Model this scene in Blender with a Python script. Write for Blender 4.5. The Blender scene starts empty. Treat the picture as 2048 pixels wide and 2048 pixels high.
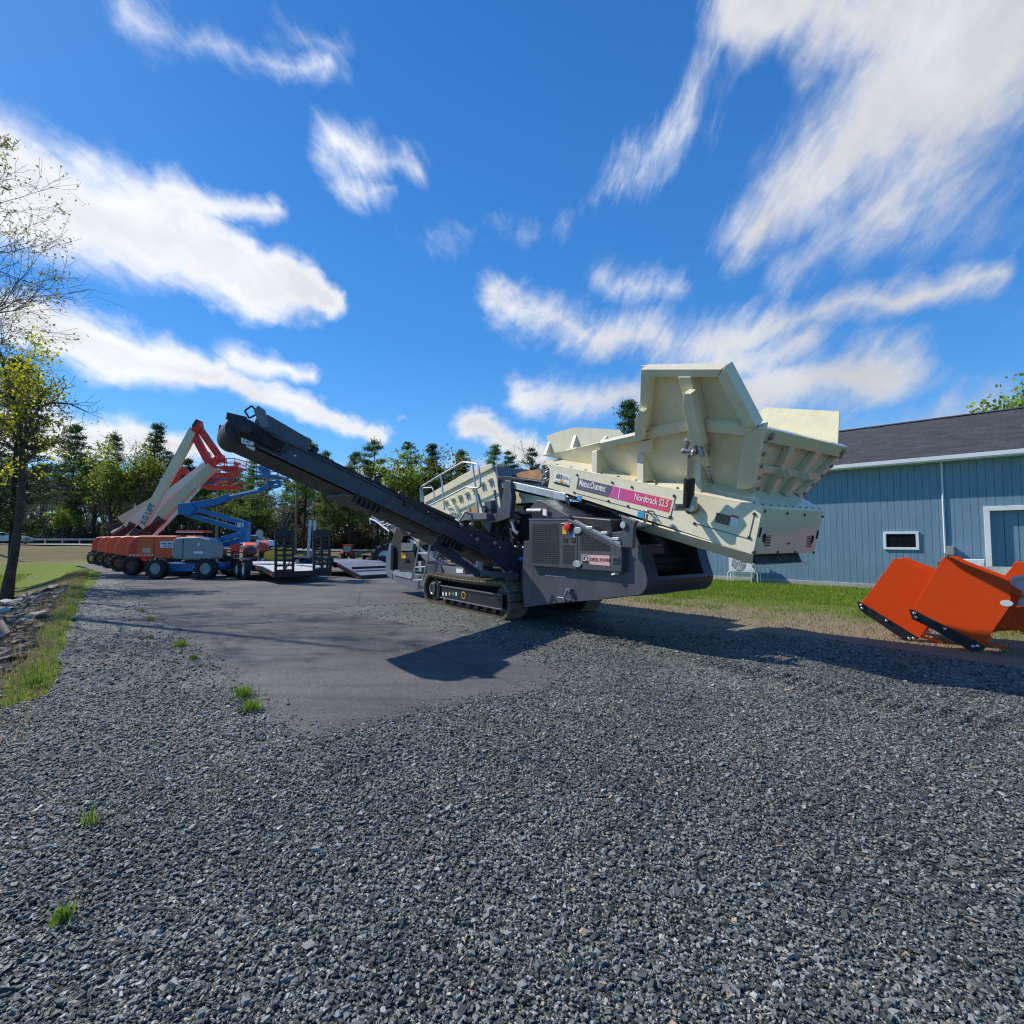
import bpy, math, random
import numpy as np
from mathutils import Vector, Matrix
R = math.radians
random.seed(7)
rng = np.random.default_rng(11)
scene = bpy.context.scene
COL = scene.collection

# ------------------------------------------------------------------ survey helpers
# The photograph was taken 1.6 m above the gravel with a 90 degree lens tilted 3 degrees up.
# These turn a measured picture point into a point on a known real plane.
F = 1024.0
PITCH = math.atan(54 / 1024.0)
CP, SP = math.cos(PITCH), math.sin(PITCH)
EYE = 1.6
def ray(q):
    dx = (q[0] - 1024) / F; dy = (q[1] - 1024) / F
    return (dx, CP + dy * SP, SP - dy * CP)
def ground(px, py, z=0.0):
    r = ray((px, py)); t = (z - EYE) / r[2]
    return (r[0] * t, r[1] * t, z)
def at(px, py, Y):
    r = ray((px, py)); t = Y / r[1]
    return (r[0] * t, Y, EYE + r[2] * t)
class Frame:
    def __init__(s, o, a):
        s.o, s.a, s.c, s.s = o, a, math.cos(a), math.sin(a)
    def world(s, L):
        return (s.o[0] + L[0] * s.c - L[1] * s.s, s.o[1] + L[0] * s.s + L[1] * s.c, L[2])
    def local(s, P):
        dx, dy = P[0] - s.o[0], P[1] - s.o[1]
        return (dx * s.c + dy * s.s, -dx * s.s + dy * s.c, P[2])
    def plane(s, q, n, d):
        r = ray(q); o = s.local((0, 0, EYE))
        v = (r[0] * s.c + r[1] * s.s, -r[0] * s.s + r[1] * s.c, r[2])
        t = (d - sum(a * b for a, b in zip(n, o))) / sum(a * b for a, b in zip(n, v))
        return Vector((o[0] + t * v[0], o[1] + t * v[1], o[2] + t * v[2]))
    def Y(s, q, y): return s.plane(q, (0, 1, 0), y)
    def X(s, q, x): return s.plane(q, (1, 0, 0), x)
    def Z(s, q, z): return s.plane(q, (0, 0, 1), z)
def crop(x0, y0, k):
    return lambda x, y: (x0 + x * k, y0 + y * k)

# ------------------------------------------------------------------ object helpers
def thing(name, label, cat, loc=(0, 0, 0), rz=0.0, group=None):
    o = bpy.data.objects.new(name, None); COL.objects.link(o)
    o.location = loc; o.rotation_euler = (0, 0, rz); o.empty_display_size = 0.2
    o['label'] = label; o['category'] = cat
    if group: o['group'] = group
    return o
def tag(o, label, cat, group=None):
    o['label'] = label; o['category'] = cat
    if group: o['group'] = group
    return o
def copy_tree(o, parent=None):
    c = o.copy(); COL.objects.link(c); c.parent = parent
    for ch in o.children: copy_tree(ch, c)
    return c
def relabel(o, label, group=None):
    o['label'] = label
    if group: o['group'] = group
    return o

class MB:
    def __init__(s): s.v = []; s.f = []
    def add(s, vs, fs):
        b = len(s.v); s.v += [tuple(p) for p in vs]; s.f += [tuple(i + b for i in f) for f in fs]; return s
    def box(s, x0, x1, y0, y1, z0, z1):
        vs = [(x0,y0,z0),(x1,y0,z0),(x1,y1,z0),(x0,y1,z0),(x0,y0,z1),(x1,y0,z1),(x1,y1,z1),(x0,y1,z1)]
        return s.add(vs, [(3,2,1,0),(4,5,6,7),(0,1,5,4),(1,2,6,5),(2,3,7,6),(3,0,4,7)])
    def obox(s, c, X, Y, Z):      # centre and three half-axis vectors
        c, X, Y, Z = map(Vector, (c, X, Y, Z))
        vs = [c+a*X+b*Y+d*Z for d in (-1,1) for a,b in ((-1,-1),(1,-1),(1,1),(-1,1))]
        return s.add(vs, [(3,2,1,0),(4,5,6,7),(0,1,5,4),(1,2,6,5),(2,3,7,6),(3,0,4,7)])
    def bar(s, p, q, w, h, up=(0,0,1)):   # rectangular bar from p to q
        p, q = Vector(p), Vector(q); d = (q - p); L = d.length; d.normalize()
        sd = d.cross(Vector(up));
        if sd.length < 1e-4: sd = d.cross(Vector((1,0,0)))
        sd.normalize(); u = sd.cross(d)
        return s.obox((p+q)/2, d*L/2, sd*w/2, u*h/2)
    def prism(s, poly, off):
        poly = [Vector(p) for p in poly]; off = Vector(off); n = len(poly)
        vs = poly + [p + off for p in poly]
        fs = [tuple(range(n))[::-1], tuple(range(n, 2*n))] + [(i, (i+1) % n, n + (i+1) % n, n + i) for i in range(n)]
        return s.add(vs, fs)
    def sheet(s, poly, t=0.02):
        poly = [Vector(p) for p in poly]
        n = Vector((0,0,0))
        for i in range(len(poly)):
            a, b = poly[i], poly[(i+1) % len(poly)]
            n += Vector(((a.y-b.y)*(a.z+b.z), (a.z-b.z)*(a.x+b.x), (a.x-b.x)*(a.y+b.y)))
        n.normalize()
        return s.prism(poly, n * t)
    def tube(s, pts, r, n=8, caps=True):
        pts = [Vector(p) for p in pts]; m = len(pts)
        rs = r if isinstance(r, (list, tuple)) else [r] * m
        vs = []; prev = None
        for i, p in enumerate(pts):
            d = (pts[min(i+1, m-1)] - pts[max(i-1, 0)])
            if d.length < 1e-9: d = Vector((0,0,1))
            d.normalize()
            if prev is None:
                a = d.cross(Vector((0,0,1)));
                if a.length < 1e-3: a = d.cross(Vector((1,0,0)))
            else:
                a = prev - d * prev.dot(d)
                if a.length < 1e-4: a = d.cross(Vector((0.3,1,0.2)))
            a.normalize(); prev = a; b = d.cross(a)
            for k in range(n):
                t = 2*math.pi*k/n
                vs.append(p + (a*math.cos(t) + b*math.sin(t)) * rs[i])
        fs = [(i*n+k, i*n+(k+1) % n, (i+1)*n+(k+1) % n, (i+1)*n+k) for i in range(m-1) for k in range(n)]
        if caps: fs += [tuple(range(n))[::-1], tuple((m-1)*n + k for k in range(n))]
        return s.add(vs, fs)
    def cyl(s, p, q, r, n=14): return s.tube([p, q], r, n)
    def lathe(s, prof, o, ax, n=20, caps=True):    # prof: (radius, height along axis)
        o, ax = Vector(o), Vector(ax).normalized()
        a = ax.cross(Vector((0,0,1)))
        if a.length < 1e-3: a = Vector((1,0,0))
        a.normalize(); b = ax.cross(a); vs = []; m = len(prof)
        for r, h in prof:
            for k in range(n):
                t = 2*math.pi*k/n; vs.append(o + ax*h + (a*math.cos(t)+b*math.sin(t))*r)
        fs = [(i*n+k, i*n+(k+1) % n, (i+1)*n+(k+1) % n, (i+1)*n+k) for i in range(m-1) for k in range(n)]
        if caps: fs += [tuple(range(n))[::-1], tuple((m-1)*n+k for k in range(n))]
        return s.add(vs, fs)
    def ball(s, c, r, n=8, sc=(1,1,1)):
        prof = []
        vs = []; m = n//2 + 1
        for i in range(m):
            ph = -math.pi/2 + math.pi*(i+0.0)/(m-1)
            for k in range(n):
                t = 2*math.pi*k/n
                vs.append((c[0]+r*sc[0]*math.cos(ph)*math.cos(t), c[1]+r*sc[1]*math.cos(ph)*math.sin(t), c[2]+r*sc[2]*math.sin(ph)))
        fs = [(i*n+k, i*n+(k+1) % n, (i+1)*n+(k+1) % n, (i+1)*n+k) for i in range(m-1) for k in range(n)]
        return s.add(vs, fs)
    def build(s, name, mat, parent=None, bev=0.0, smooth=False, seg=2):
        me = bpy.data.meshes.new(name); me.from_pydata([tuple(p) for p in s.v], [], s.f); me.validate(); me.update()
        import bmesh
        bm = bmesh.new(); bm.from_mesh(me); bmesh.ops.recalc_face_normals(bm, faces=bm.faces); bm.to_mesh(me); bm.free()
        me.materials.append(mat)
        o = bpy.data.objects.new(name, me); COL.objects.link(o); o.parent = parent
        if smooth:
            for p in me.polygons: p.use_smooth = True
            if smooth != 'all':
                me.set_sharp_from_angle(angle=R(40))
        if bev:
            m = o.modifiers.new('bevel', 'BEVEL'); m.width = bev; m.segments = seg; m.limit_method = 'ANGLE'; m.angle_limit = R(35)
            m.harden_normals = False
        return o
def build_each(mb, name, mat, parent=None, bev=0.0, smooth=False, gap=0.012):
    """one object per separate piece; pieces whose boxes touch stay together"""
    n = len(mb.v); par = list(range(n))
    def find(i):
        while par[i] != i: par[i] = par[par[i]]; i = par[i]
        return i
    for f in mb.f:
        for i in f[1:]: par[find(i)] = find(f[0])
    comp = {}
    for i in range(n): comp.setdefault(find(i), []).append(i)
    A = np.array(mb.v); boxes = [(A[c].min(0)-gap, A[c].max(0)+gap, list(c)) for c in comp.values()]
    merged = True
    while merged:
        merged = False; out = []
        for b in boxes:
            for k, o in enumerate(out):
                if (b[0] <= o[1]).all() and (o[0] <= b[1]).all():
                    out[k] = (np.minimum(b[0],o[0]), np.maximum(b[1],o[1]), o[2]+b[2]); merged = True; break
            else: out.append(b)
        boxes = out
    res = []
    for _, _, ids in boxes:
        S = set(ids); mp_ = {v: i for i, v in enumerate(ids)}; m = MB(); m.v = [mb.v[i] for i in ids]
        m.f = [tuple(mp_[i] for i in f) for f in mb.f if f[0] in S]
        res.append(m.build(name, mat, parent, bev, smooth))
    return res
def raw_mesh(name, V, Fq, mat, parent=None, smooth=False, mats=None):
    """numpy mesh: V (n,3), Fq (m,k)"""
    me = bpy.data.meshes.new(name); k = Fq.shape[1]
    me.vertices.add(len(V)); me.vertices.foreach_set('co', np.asarray(V, np.float32).ravel())
    me.loops.add(Fq.size); me.loops.foreach_set('vertex_index', Fq.astype(np.int32).ravel())
    me.polygons.add(len(Fq)); me.polygons.foreach_set('loop_start', np.arange(0, Fq.size, k, dtype=np.int32))
    me.update(calc_edges=True); me.validate()
    me.polygons.foreach_set('use_smooth', np.full(len(Fq), bool(smooth)))
    me.materials.append(mat)
    o = bpy.data.objects.new(name, me); COL.objects.link(o); o.parent = parent
    return o
def structure(o): o['kind'] = 'structure'; return o
def stuff(o, label=None, cat=None):
    o['kind'] = 'stuff'
    if label: o['label'] = label; o['category'] = cat
    return o
def text_part(name, body, size, mat, parent, origin, xdir, updir, width=None, bold=0.0, shear=0.0):
    cu = bpy.data.curves.new(name, 'FONT'); cu.body = body; cu.size = size; cu.offset = bold; cu.shear = shear
    cu.resolution_u = 3
    t = bpy.data.objects.new(name, cu); COL.objects.link(t)
    dg = bpy.context.evaluated_depsgraph_get()
    me = bpy.data.meshes.new_from_object(t.evaluated_get(dg))
    bpy.data.objects.remove(t); bpy.data.curves.remove(cu)
    x = Vector(xdir).normalized(); u = Vector(updir); u = (u - x*u.dot(x)).normalized(); n = x.cross(u)
    if width:
        w = max(v.co.x for v in me.vertices) - min(v.co.x for v in me.vertices); k = width / w
    else: k = 1.0
    for v in me.vertices:
        c = v.co; v.co = Vector(origin) + x*c.x*k + u*c.y + n*0.0
    me.materials.clear(); me.materials.append(mat); me.name = name
    o = bpy.data.objects.new(name, me); COL.objects.link(o); o.parent = parent
    return o

# ------------------------------------------------------------------ materials
def _nt(name):
    m = bpy.data.materials.new(name); m.use_nodes = True; nt = m.node_tree
    return m, nt, nt.nodes, nt.links, nt.nodes['Principled BSDF']
def node(nt, typ, **kw):
    n = nt.nodes.new(typ)
    for k, v in kw.items(): setattr(n, k, v)
    return n
def noise(nt, scale, detail=4, rough=0.6, coord=None, vec=None, dist=0.0):
    n = nt.nodes.new('ShaderNodeTexNoise'); n.inputs['Scale'].default_value = scale
    n.inputs['Detail'].default_value = detail; n.inputs['Roughness'].default_value = rough; n.inputs['Distortion'].default_value = dist
    if vec is not None: nt.links.new(vec, n.inputs['Vector'])
    return n
def ramp(nt, fac, stops):
    r = nt.nodes.new('ShaderNodeValToRGB'); e = r.color_ramp.elements
    while len(e) < len(stops): e.new(0.5)
    for i, (p, c) in enumerate(stops):
        e[i].position = p; e[i].color = (c[0], c[1], c[2], 1) if len(c) == 3 else c
    nt.links.new(fac, r.inputs['Fac']); return r
def mixc(nt, fac, a, b, mode='MIX'):
    m = nt.nodes.new('ShaderNodeMix'); m.data_type = 'RGBA'; m.blend_type = mode
    for sock, val in ((m.inputs[0], fac), (m.inputs[6], a), (m.inputs[7], b)):
        if isinstance(val, (int, float)): sock.default_value = val
        elif isinstance(val, (tuple, list)): sock.default_value = (val[0], val[1], val[2], 1)
        else: nt.links.new(val, sock)
    return m.outputs[2]
def mth(nt, op, a, b=None, c=None, clamp=False):
    m = nt.nodes.new('ShaderNodeMath'); m.operation = op; m.use_clamp = clamp
    for i, v in enumerate((a, b, c)):
        if v is None: continue
        if isinstance(v, (int, float)): m.inputs[i].default_value = v
        else: nt.links.new(v, m.inputs[i])
    return m.outputs[0]
def bump(nt, h, strength, dist, bsdf):
    b = nt.nodes.new('ShaderNodeBump'); b.inputs['Strength'].default_value = strength; b.inputs['Distance'].default_value = dist
    nt.links.new(h, b.inputs['Height']); nt.links.new(b.outputs[0], bsdf.inputs['Normal'])
def paint(name, col, rough=0.38, var=0.12, scale=1.7, dust=0.25, dustcol=(0.30,0.27,0.22), metal=0.0, bmp=0.0, spec=0.5):
    m, nt, N, L, b = _nt(name)
    tc = N.new('ShaderNodeTexCoord')
    n1 = noise(nt, scale, 6, 0.65, vec=tc.outputs['Object'])
    dk = tuple(c * (1 - var*1.6) for c in col); lt = tuple(min(1, c * (1 + var)) for c in col)
    r1 = ramp(nt, n1.outputs['Fac'], [(0.3, dk), (0.7, lt)])
    mp = N.new('ShaderNodeMapping'); mp.inputs['Scale'].default_value = (1, 1, 0.25); L.new(tc.outputs['Object'], mp.inputs['Vector'])
    n2 = noise(nt, 7.0, 8, 0.75, vec=mp.outputs['Vector'])
    df = ramp(nt, n2.outputs['Fac'], [(0.48, (0,0,0)), (0.75, (dust,dust,dust))])
    c = mixc(nt, df.outputs['Color'], r1.outputs['Color'], dustcol)
    L.new(c, b.inputs['Base Color'])
    n3 = noise(nt, 11, 5, 0.7, vec=tc.outputs['Object'])
    rr = ramp(nt, n3.outputs['Fac'], [(0.3, (rough*0.8,)*3), (0.75, (min(1, rough*1.45),)*3)])
    L.new(rr.outputs['Color'], b.inputs['Roughness']); b.inputs['Metallic'].default_value = metal
    b.inputs['Specular IOR Level'].default_value = spec
    if bmp: bump(nt, n2.outputs['Fac'], bmp, 0.01, b)
    return m
M = {}
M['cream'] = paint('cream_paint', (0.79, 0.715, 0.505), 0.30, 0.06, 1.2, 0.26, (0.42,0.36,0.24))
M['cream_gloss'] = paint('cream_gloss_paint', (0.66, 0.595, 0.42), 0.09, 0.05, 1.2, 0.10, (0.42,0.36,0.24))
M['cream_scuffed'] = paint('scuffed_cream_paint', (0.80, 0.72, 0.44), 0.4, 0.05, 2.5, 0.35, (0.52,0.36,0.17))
M['slate'] = paint('slate_grey_paint', (0.064, 0.071, 0.088), 0.36, 0.12, 1.3, 0.22, (0.25,0.25,0.25))
M['slate_shaded'] = paint('shaded_slate_paint', (0.050, 0.054, 0.066), 0.33, 0.15, 1.3, 0.25, (0.14,0.14,0.14))  # darker copy of the slate; the tail's shade is put into its colour
M['slate_lt'] = paint('light_slate_paint', (0.15, 0.16, 0.18), 0.36, 0.12, 1.5, 0.25, (0.3,0.3,0.3))
M['navy_steel'] = paint('dark_conveyor_steel', (0.036, 0.043, 0.070), 0.33, 0.15, 1.5, 0.18, (0.12,0.12,0.13))
M['black'] = paint('black_paint', (0.014, 0.014, 0.016), 0.4, 0.2, 3, 0.25, (0.08,0.075,0.07))
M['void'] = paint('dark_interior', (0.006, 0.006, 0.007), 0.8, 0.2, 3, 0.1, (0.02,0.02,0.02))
M['rubber'] = paint('rubber', (0.018, 0.018, 0.018), 0.75, 0.25, 4, 0.45, (0.09,0.085,0.075), bmp=0.3)
M['tyre'] = paint('tyre_rubber', (0.02, 0.02, 0.021), 0.8, 0.25, 5, 0.5, (0.10,0.095,0.085), bmp=0.4)
M['belt'] = paint('conveyor_belt_rubber', (0.028, 0.028, 0.03), 0.6, 0.25, 3, 0.45, (0.10,0.10,0.095))
M['galv'] = paint('galvanised_steel', (0.52, 0.55, 0.57), 0.42, 0.18, 6, 0.2, (0.35,0.36,0.36), metal=0.75)
M['steel'] = paint('bare_steel', (0.35, 0.35, 0.36), 0.35, 0.25, 5, 0.3, (0.2,0.18,0.15), metal=0.85)
M['chrome'] = paint('polished_steel', (0.75, 0.76, 0.78), 0.13, 0.08, 5, 0.05, (0.4,0.4,0.4), metal=1.0)
M['rim_rust'] = paint('rusty_rim', (0.20, 0.055, 0.025), 0.6, 0.3, 5, 0.4, (0.10,0.07,0.05))
M['track'] = paint('worn_track_steel', (0.10, 0.078, 0.055), 0.55, 0.35, 6, 0.6, (0.27,0.20,0.13), metal=0.35, bmp=0.4)
M['track_dust'] = paint('dusty_track_pads', (0.24, 0.19, 0.125), 0.75, 0.3, 5, 0.5, (0.32,0.25,0.16), bmp=0.4)
M['rust'] = paint('rusty_steel', (0.42, 0.23, 0.10), 0.75, 0.3, 4, 0.5, (0.45,0.36,0.22), bmp=0.3)
M['grey_label'] = paint('decal_grey', (0.12, 0.10, 0.13), 0.4, 0.05, 3, 0.06)
M['white'] = paint('white_paint', (0.80, 0.80, 0.80), 0.35, 0.04, 2, 0.12, (0.5,0.48,0.44))
M['sticker'] = paint('white_sticker', (0.82, 0.82, 0.80), 0.45, 0.03, 2, 0.06)
M['red'] = paint('red_paint', (0.60, 0.035, 0.025), 0.38, 0.1, 2, 0.15)
M['pink'] = paint('pink_sticker', (0.78, 0.42, 0.38), 0.45, 0.06, 4, 0.1)
M['yellow'] = paint('yellow_paint', (0.75, 0.42, 0.02), 0.4, 0.1, 2, 0.15)
M['blue_sticker'] = paint('blue_sticker', (0.03, 0.30, 0.58), 0.4, 0.1, 2, 0.1)
M['plow_orange'] = paint('snow_plow_orange', (0.86, 0.075, 0.0015), 0.5, 0.05, 1.1, 0.06, (0.5,0.10,0.03), spec=0.3)
M['lift_orange'] = paint('lift_orange', (0.84, 0.10, 0.025), 0.42, 0.06, 1.5, 0.08, (0.5,0.3,0.25))
M['lift_red'] = paint('lift_red', (0.70, 0.03, 0.02), 0.42, 0.08, 1.5, 0.1)
M['boom_cream'] = paint('boom_cream', (0.66, 0.64, 0.46), 0.45, 0.06, 1.0, 0.12)
M['boom_tan'] = paint('boom_tan', (0.68, 0.53, 0.36), 0.45, 0.06, 1.0, 0.12)
M['boom_white'] = paint('boom_white', (0.75, 0.73, 0.70), 0.45, 0.06, 1.0, 0.12)
M['lift_blue'] = paint('lift_blue', (0.010, 0.155, 0.40), 0.38, 0.1, 1.5, 0.12)
M['lift_grey'] = paint('lift_grey', (0.27, 0.29, 0.30), 0.45, 0.06, 1.2, 0.12)
M['deck'] = paint('pale_deck_boards', (0.62, 0.60, 0.57), 0.7, 0.12, 3, 0.3, (0.35,0.3,0.25), bmp=0.2)
M['deck_blue'] = paint('blue_grey_deck', (0.17, 0.19, 0.235), 0.6, 0.15, 3, 0.3, (0.3,0.28,0.25))
M['green'] = paint('tractor_green', (0.02, 0.14, 0.035), 0.4, 0.1, 2, 0.2)
M['white_metal'] = paint('white_trim', (0.80, 0.80, 0.79), 0.45, 0.03, 1, 0.08)
M['silver'] = paint('silver_car_paint', (0.42, 0.45, 0.48), 0.25, 0.05, 1, 0.05, metal=0.6)
M['carwhite'] = paint('white_car_paint', (0.72, 0.75, 0.80), 0.25, 0.03, 1, 0.05)
M['wood'] = paint('weathered_pole_wood', (0.20, 0.15, 0.11), 0.85, 0.25, 3, 0.3, (0.3,0.27,0.22), bmp=0.3)
M['concrete'] = paint('concrete', (0.46, 0.43, 0.38), 0.85, 0.12, 2, 0.4, (0.3,0.26,0.2), bmp=0.2)
M['shade_cream'] = M['cream']
def glass_mat():
    m, nt, N, L, b = _nt('dark_window_glass')
    b.inputs['Base Color'].default_value = (0.012, 0.014, 0.016, 1); b.inputs['Roughness'].default_value = 0.04
    b.inputs['Specular IOR Level'].default_value = 0.7
    return m
M['glass'] = glass_mat()
def grad_decal():
    m, nt, N, L, b = _nt('magenta_red_decal')
    tc = N.new('ShaderNodeTexCoord'); sx = N.new('ShaderNodeSeparateXYZ'); L.new(tc.outputs['Object'], sx.inputs[0])
    mr = N.new('ShaderNodeMapRange'); mr.inputs[1].default_value = 2.6; mr.inputs[2].default_value = 3.75; L.new(sx.outputs[0], mr.inputs[0])
    n1 = noise(nt, 9, 5, 0.6, vec=tc.outputs['Object'])
    rr = ramp(nt, mr.outputs[0], [(0.0, (0.58, 0.055, 0.30)), (0.45, (0.66, 0.03, 0.17)), (1.0, (0.72, 0.045, 0.05))])
    c = mixc(nt, 0.08, rr.outputs['Color'], n1.outputs['Color']); L.new(c, b.inputs['Base Color']); b.inputs['Roughness'].default_value = 0.4
    return m
M['decal'] = grad_decal()
# ================================================================== THE SCREENING MACHINE
g0 = ground(1005, 1240)
MF = Frame(g0[:2], R(-54.7))
mach = thing('screening_machine', 'large tracked screening machine with cream hopper, dark conveyor and grey engine housing', 'screening machine', (g0[0], g0[1], 0), R(-54.7))
c3 = crop(760,780,.265); c4 = crop(1060,700,.33126); c5 = crop(1060,800,.15528); c6 = crop(740,980,.17598)
c7 = crop(400,790,.14493); c8 = crop(820,860,.15528); c9 = crop(1048,980,.19669); c10 = crop(1260,720,.22774)
def PY(c, pts, y): return [MF.Y(c(*q), y) for q in pts]
def PX(c, pts, x): return [MF.X(c(*q), x) for q in pts]
def plate(c, pts, y, t): return MB().prism(PY(c, pts, y), (0, t, 0))

# ---- crawler tracks
def make_track(y0, side):
    w = 0.45
    x0, x1, r = -3.2, -0.14, 0.355
    zc = r + 0.005
    def loop(rr, n=14):
        pts = []
        for k in range(n+1):
            a = -math.pi/2 + math.pi*k/n; pts.append((x1 + rr*math.cos(a), zc + rr*math.sin(a)))
        for k in range(1, 8):
            t = k/8; pts.append((x1 + (x0-x1)*t, zc + rr - 0.035*math.sin(math.pi*t)))
        for k in range(n+1):
            a = math.pi/2 + math.pi*k/n; pts.append((x0 + rr*math.cos(a), zc + rr*math.sin(a)))
        return pts
    o, i = loop(r), loop(r-0.045); n = len(o)
    mb = MB()
    vs = [(p[0], y0+0.02, p[1]) for p in i] + [(p[0], y0+w-0.02, p[1]) for p in i] + [(p[0], y0+0.02, p[1]) for p in o] + [(p[0], y0+w-0.02, p[1]) for p in o]
    fs = []
    for k in range(n):
        l = (k+1) % n
        fs += [(k, l, n+l, n+k), (2*n+k, 3*n+k, 3*n+l, 2*n+l), (k, 2*n+k, 2*n+l, l), (n+k, n+l, 3*n+l, 3*n+k)]
    mb.add(vs, fs)
    belt = mb.build('track_belt', M['track'], mach)
    # pads with grouser bars, evenly spaced round the loop
    o = loop(r, 40)
    P = [Vector((p[0], 0, p[1])) for p in o]; seg = [(P[(k+1) % len(P)]-P[k]).length for k in range(len(P))]; tot = sum(seg)
    NP = 52; pads = MB(); s = 0; k = 0; acc = 0
    for j in range(NP):
        t = tot*j/NP
        while acc + seg[k] < t: acc += seg[k]; k += 1
        f = (t-acc)/seg[k]; p = P[k].lerp(P[(k+1) % len(P)], f); d = (P[(k+1) % len(P)]-P[k]).normalized(); nrm = Vector((d.z, 0, -d.x))
        c = p + nrm*0.008 + Vector((0, y0+w/2, 0))
        pads.obox(c, d*(tot/NP*0.45), (0, w/2, 0), nrm*0.012)
        pads.obox(c + nrm*0.02 - d*0.05, d*0.009, (0, w/2, 0), nrm*0.016)
        pads.obox(c + nrm*0.02 + d*0.03, d*0.009, (0, w/2, 0), nrm*0.014)
    pads.build('track_pads', M['track_dust'], belt)
    links = MB()
    o2 = loop(r-0.07, 24)
    for j in range(len(o2)):
        p = o2[j]; q = o2[(j+1) % len(o2)]
        links.bar((p[0], y0+w/2-0.06, p[1]), (q[0], y0+w/2-0.06, q[1]), 0.03, 0.06, (0,1,0))
        links.bar((p[0], y0+w/2+0.06, p[1]), (q[0], y0+w/2+0.06, q[1]), 0.03, 0.06, (0,1,0))
    links.build('track_chain', M['track'], belt)
    ys = y0 if side < 0 else y0 + w
    fr = MB(); a, b = (y0+0.01, y0+0.2) if side < 0 else (y0+w-0.2, y0+w-0.01)
    fr.box(-2.62, -0.02, a, b, 0.215, 0.475)
    frame = fr.build('track_frame', M['black'], mach, 0.01)
    ed = MB(); e0, e1 = (a-0.035, a-0.001) if side < 0 else (b+0.001, b+0.035)
    ed.box(-2.64, 0.0, e0, e1, 0.475, 0.50); ed.box(-2.64, 0.0, e0, e1, 0.19, 0.214)
    build_each(ed, 'frame_rail', M['slate_lt'], frame, 0.004)
    lg = MB(); lg.tube([(-2.74, a-0.02, 0.17), (-2.74, a-0.02, 0.50), (-2.70, a-0.02, 0.555), (-2.60, a-0.02, 0.56)], 0.022, 8)
    lg.build('guard_rod', M['slate_lt'], frame, smooth=True)
    cy = y0 + w/2
    MB().lathe([(0.05,-0.17),(0.16,-0.17),(0.19,-0.12),(0.27,-0.10),(0.29,-0.04),(0.29,0.04),(0.27,0.1),(0.1,0.12)], (x0, cy, zc), (0,1,0), 22).build('drive_sprocket', M['black'], mach, smooth=True)
    MB().lathe([(0.08,-0.10),(0.12,-0.15),(0.15,-0.15),(0.15,-0.06)], (x0, cy-0.03, zc), (0,1,0), 14).build('drive_motor', M['steel'], mach, smooth=True)
    MB().lathe([(0.06,-0.14),(0.2,-0.12),(0.275,-0.1),(0.285,-0.03),(0.285,0.03),(0.275,0.1),(0.06,0.14)], (x1, cy, zc), (0,1,0), 22).build('idler_wheel', M['black'], mach, smooth=True)
    for k in range(7):
        MB().lathe([(0.03,-0.13),(0.085,-0.12),(0.09,-0.06),(0.07,0),(0.09,0.06),(0.085,0.12),(0.03,0.13)], (-2.62+0.36*k, cy, 0.13), (0,1,0), 12).build('track_roller', M['track'], mach, smooth=True)
    if side < 0:
        st = MB(); y = a - 0.004
        for px, r_ in ((905,.045),(945,.042)):
            p = MF.Y(c6(px,1180), y); st_ = MB().cyl((p.x, y-0.002, p.z), (p.x, y+0.01, p.z), r_*0.9, 16)
            st_.build('frame_sticker', M['yellow'] if px == 905 else M['blue_sticker'], frame)
        for px in (830, 865, 980):
            p = MF.Y(c6(px,1178), y); MB().box(p.x-0.035, p.x+0.035, y-0.002, y+0.01, p.z-0.045, p.z+0.03).build('frame_sticker', M['sticker'], frame)
        p = MF.Y(c6(1063,1195), y)
        MB().lathe([(0.055,-0.004),(0.085,-0.004),(0.085,0.01),(0.055,0.01)], (p.x, y, p.z), (0,1,0), 20).build('frame_sticker', M['yellow'], frame)
        MB().cyl((p.x, y-0.008, p.z), (p.x, y+0.01, p.z), 0.06, 16).build('frame_hole', M['void'], frame)
make_track(0.0, -1)
make_track(2.08, 1)

# ---- hull and tail
side = [(-20,900),(0,1195),(400,1145),(750,1120),(880,1098),(1120,1074),(1180,1064),(1222,1030),(1246,980),(1254,920),(1240,850),(1196,690),(1170,560),(1120,430),(1000,420),(0,520)]
sp = MB().prism(PY(c9, side, 0.10), (0, 0.03, 0))
hull = sp.build('hull_side_plate', M['slate'], mach, 0.006)
S = PY(c9, side, 0.10)
core = [(p.x*0.985-0.1, p.z+0.02) for p in S[:6]] + [(2.35, 0.9), (2.35, 1.5), (0.6, 1.5)]
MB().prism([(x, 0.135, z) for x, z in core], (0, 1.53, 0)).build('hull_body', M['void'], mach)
far = MB().prism([(p.x, 1.68, p.z) for p in S], (0, 0.03, 0)); far.build('hull_side_plate', M['slate'], mach, 0.006)
prof = [(S[k].x, S[k].z) for k in (4,5,6,7,8,9,10,11,12)]   # lower to upper edge of the tail skin
def skin(prof, y0, y1, t=0.025):
    mb = MB()
    for (xa, za), (xb, zb) in zip(prof[:-1], prof[1:]):
        mb.prism([(xa, y0, za), (xb, y0, zb), (xb-t, y0, zb+0.0), (xa-t, y0, za+0.012)], (0, y1-y0, 0))
    return mb
def resamp(prof, n=26):
    P = [Vector((a, b)) for a, b in prof]; L = [0]
    for a, b in zip(P[:-1], P[1:]): L.append(L[-1] + (b-a).length)
    out = []
    for i in range(n):
        s = L[-1]*i/(n-1); k = max(j for j in range(len(L)) if L[j] <= s+1e-9); k = min(k, len(P)-2)
        f = (s-L[k])/(L[k+1]-L[k]); q = P[k].lerp(P[k+1], f); out.append((q.x, q.y))
    return out
prof = resamp(prof, 30)
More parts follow.
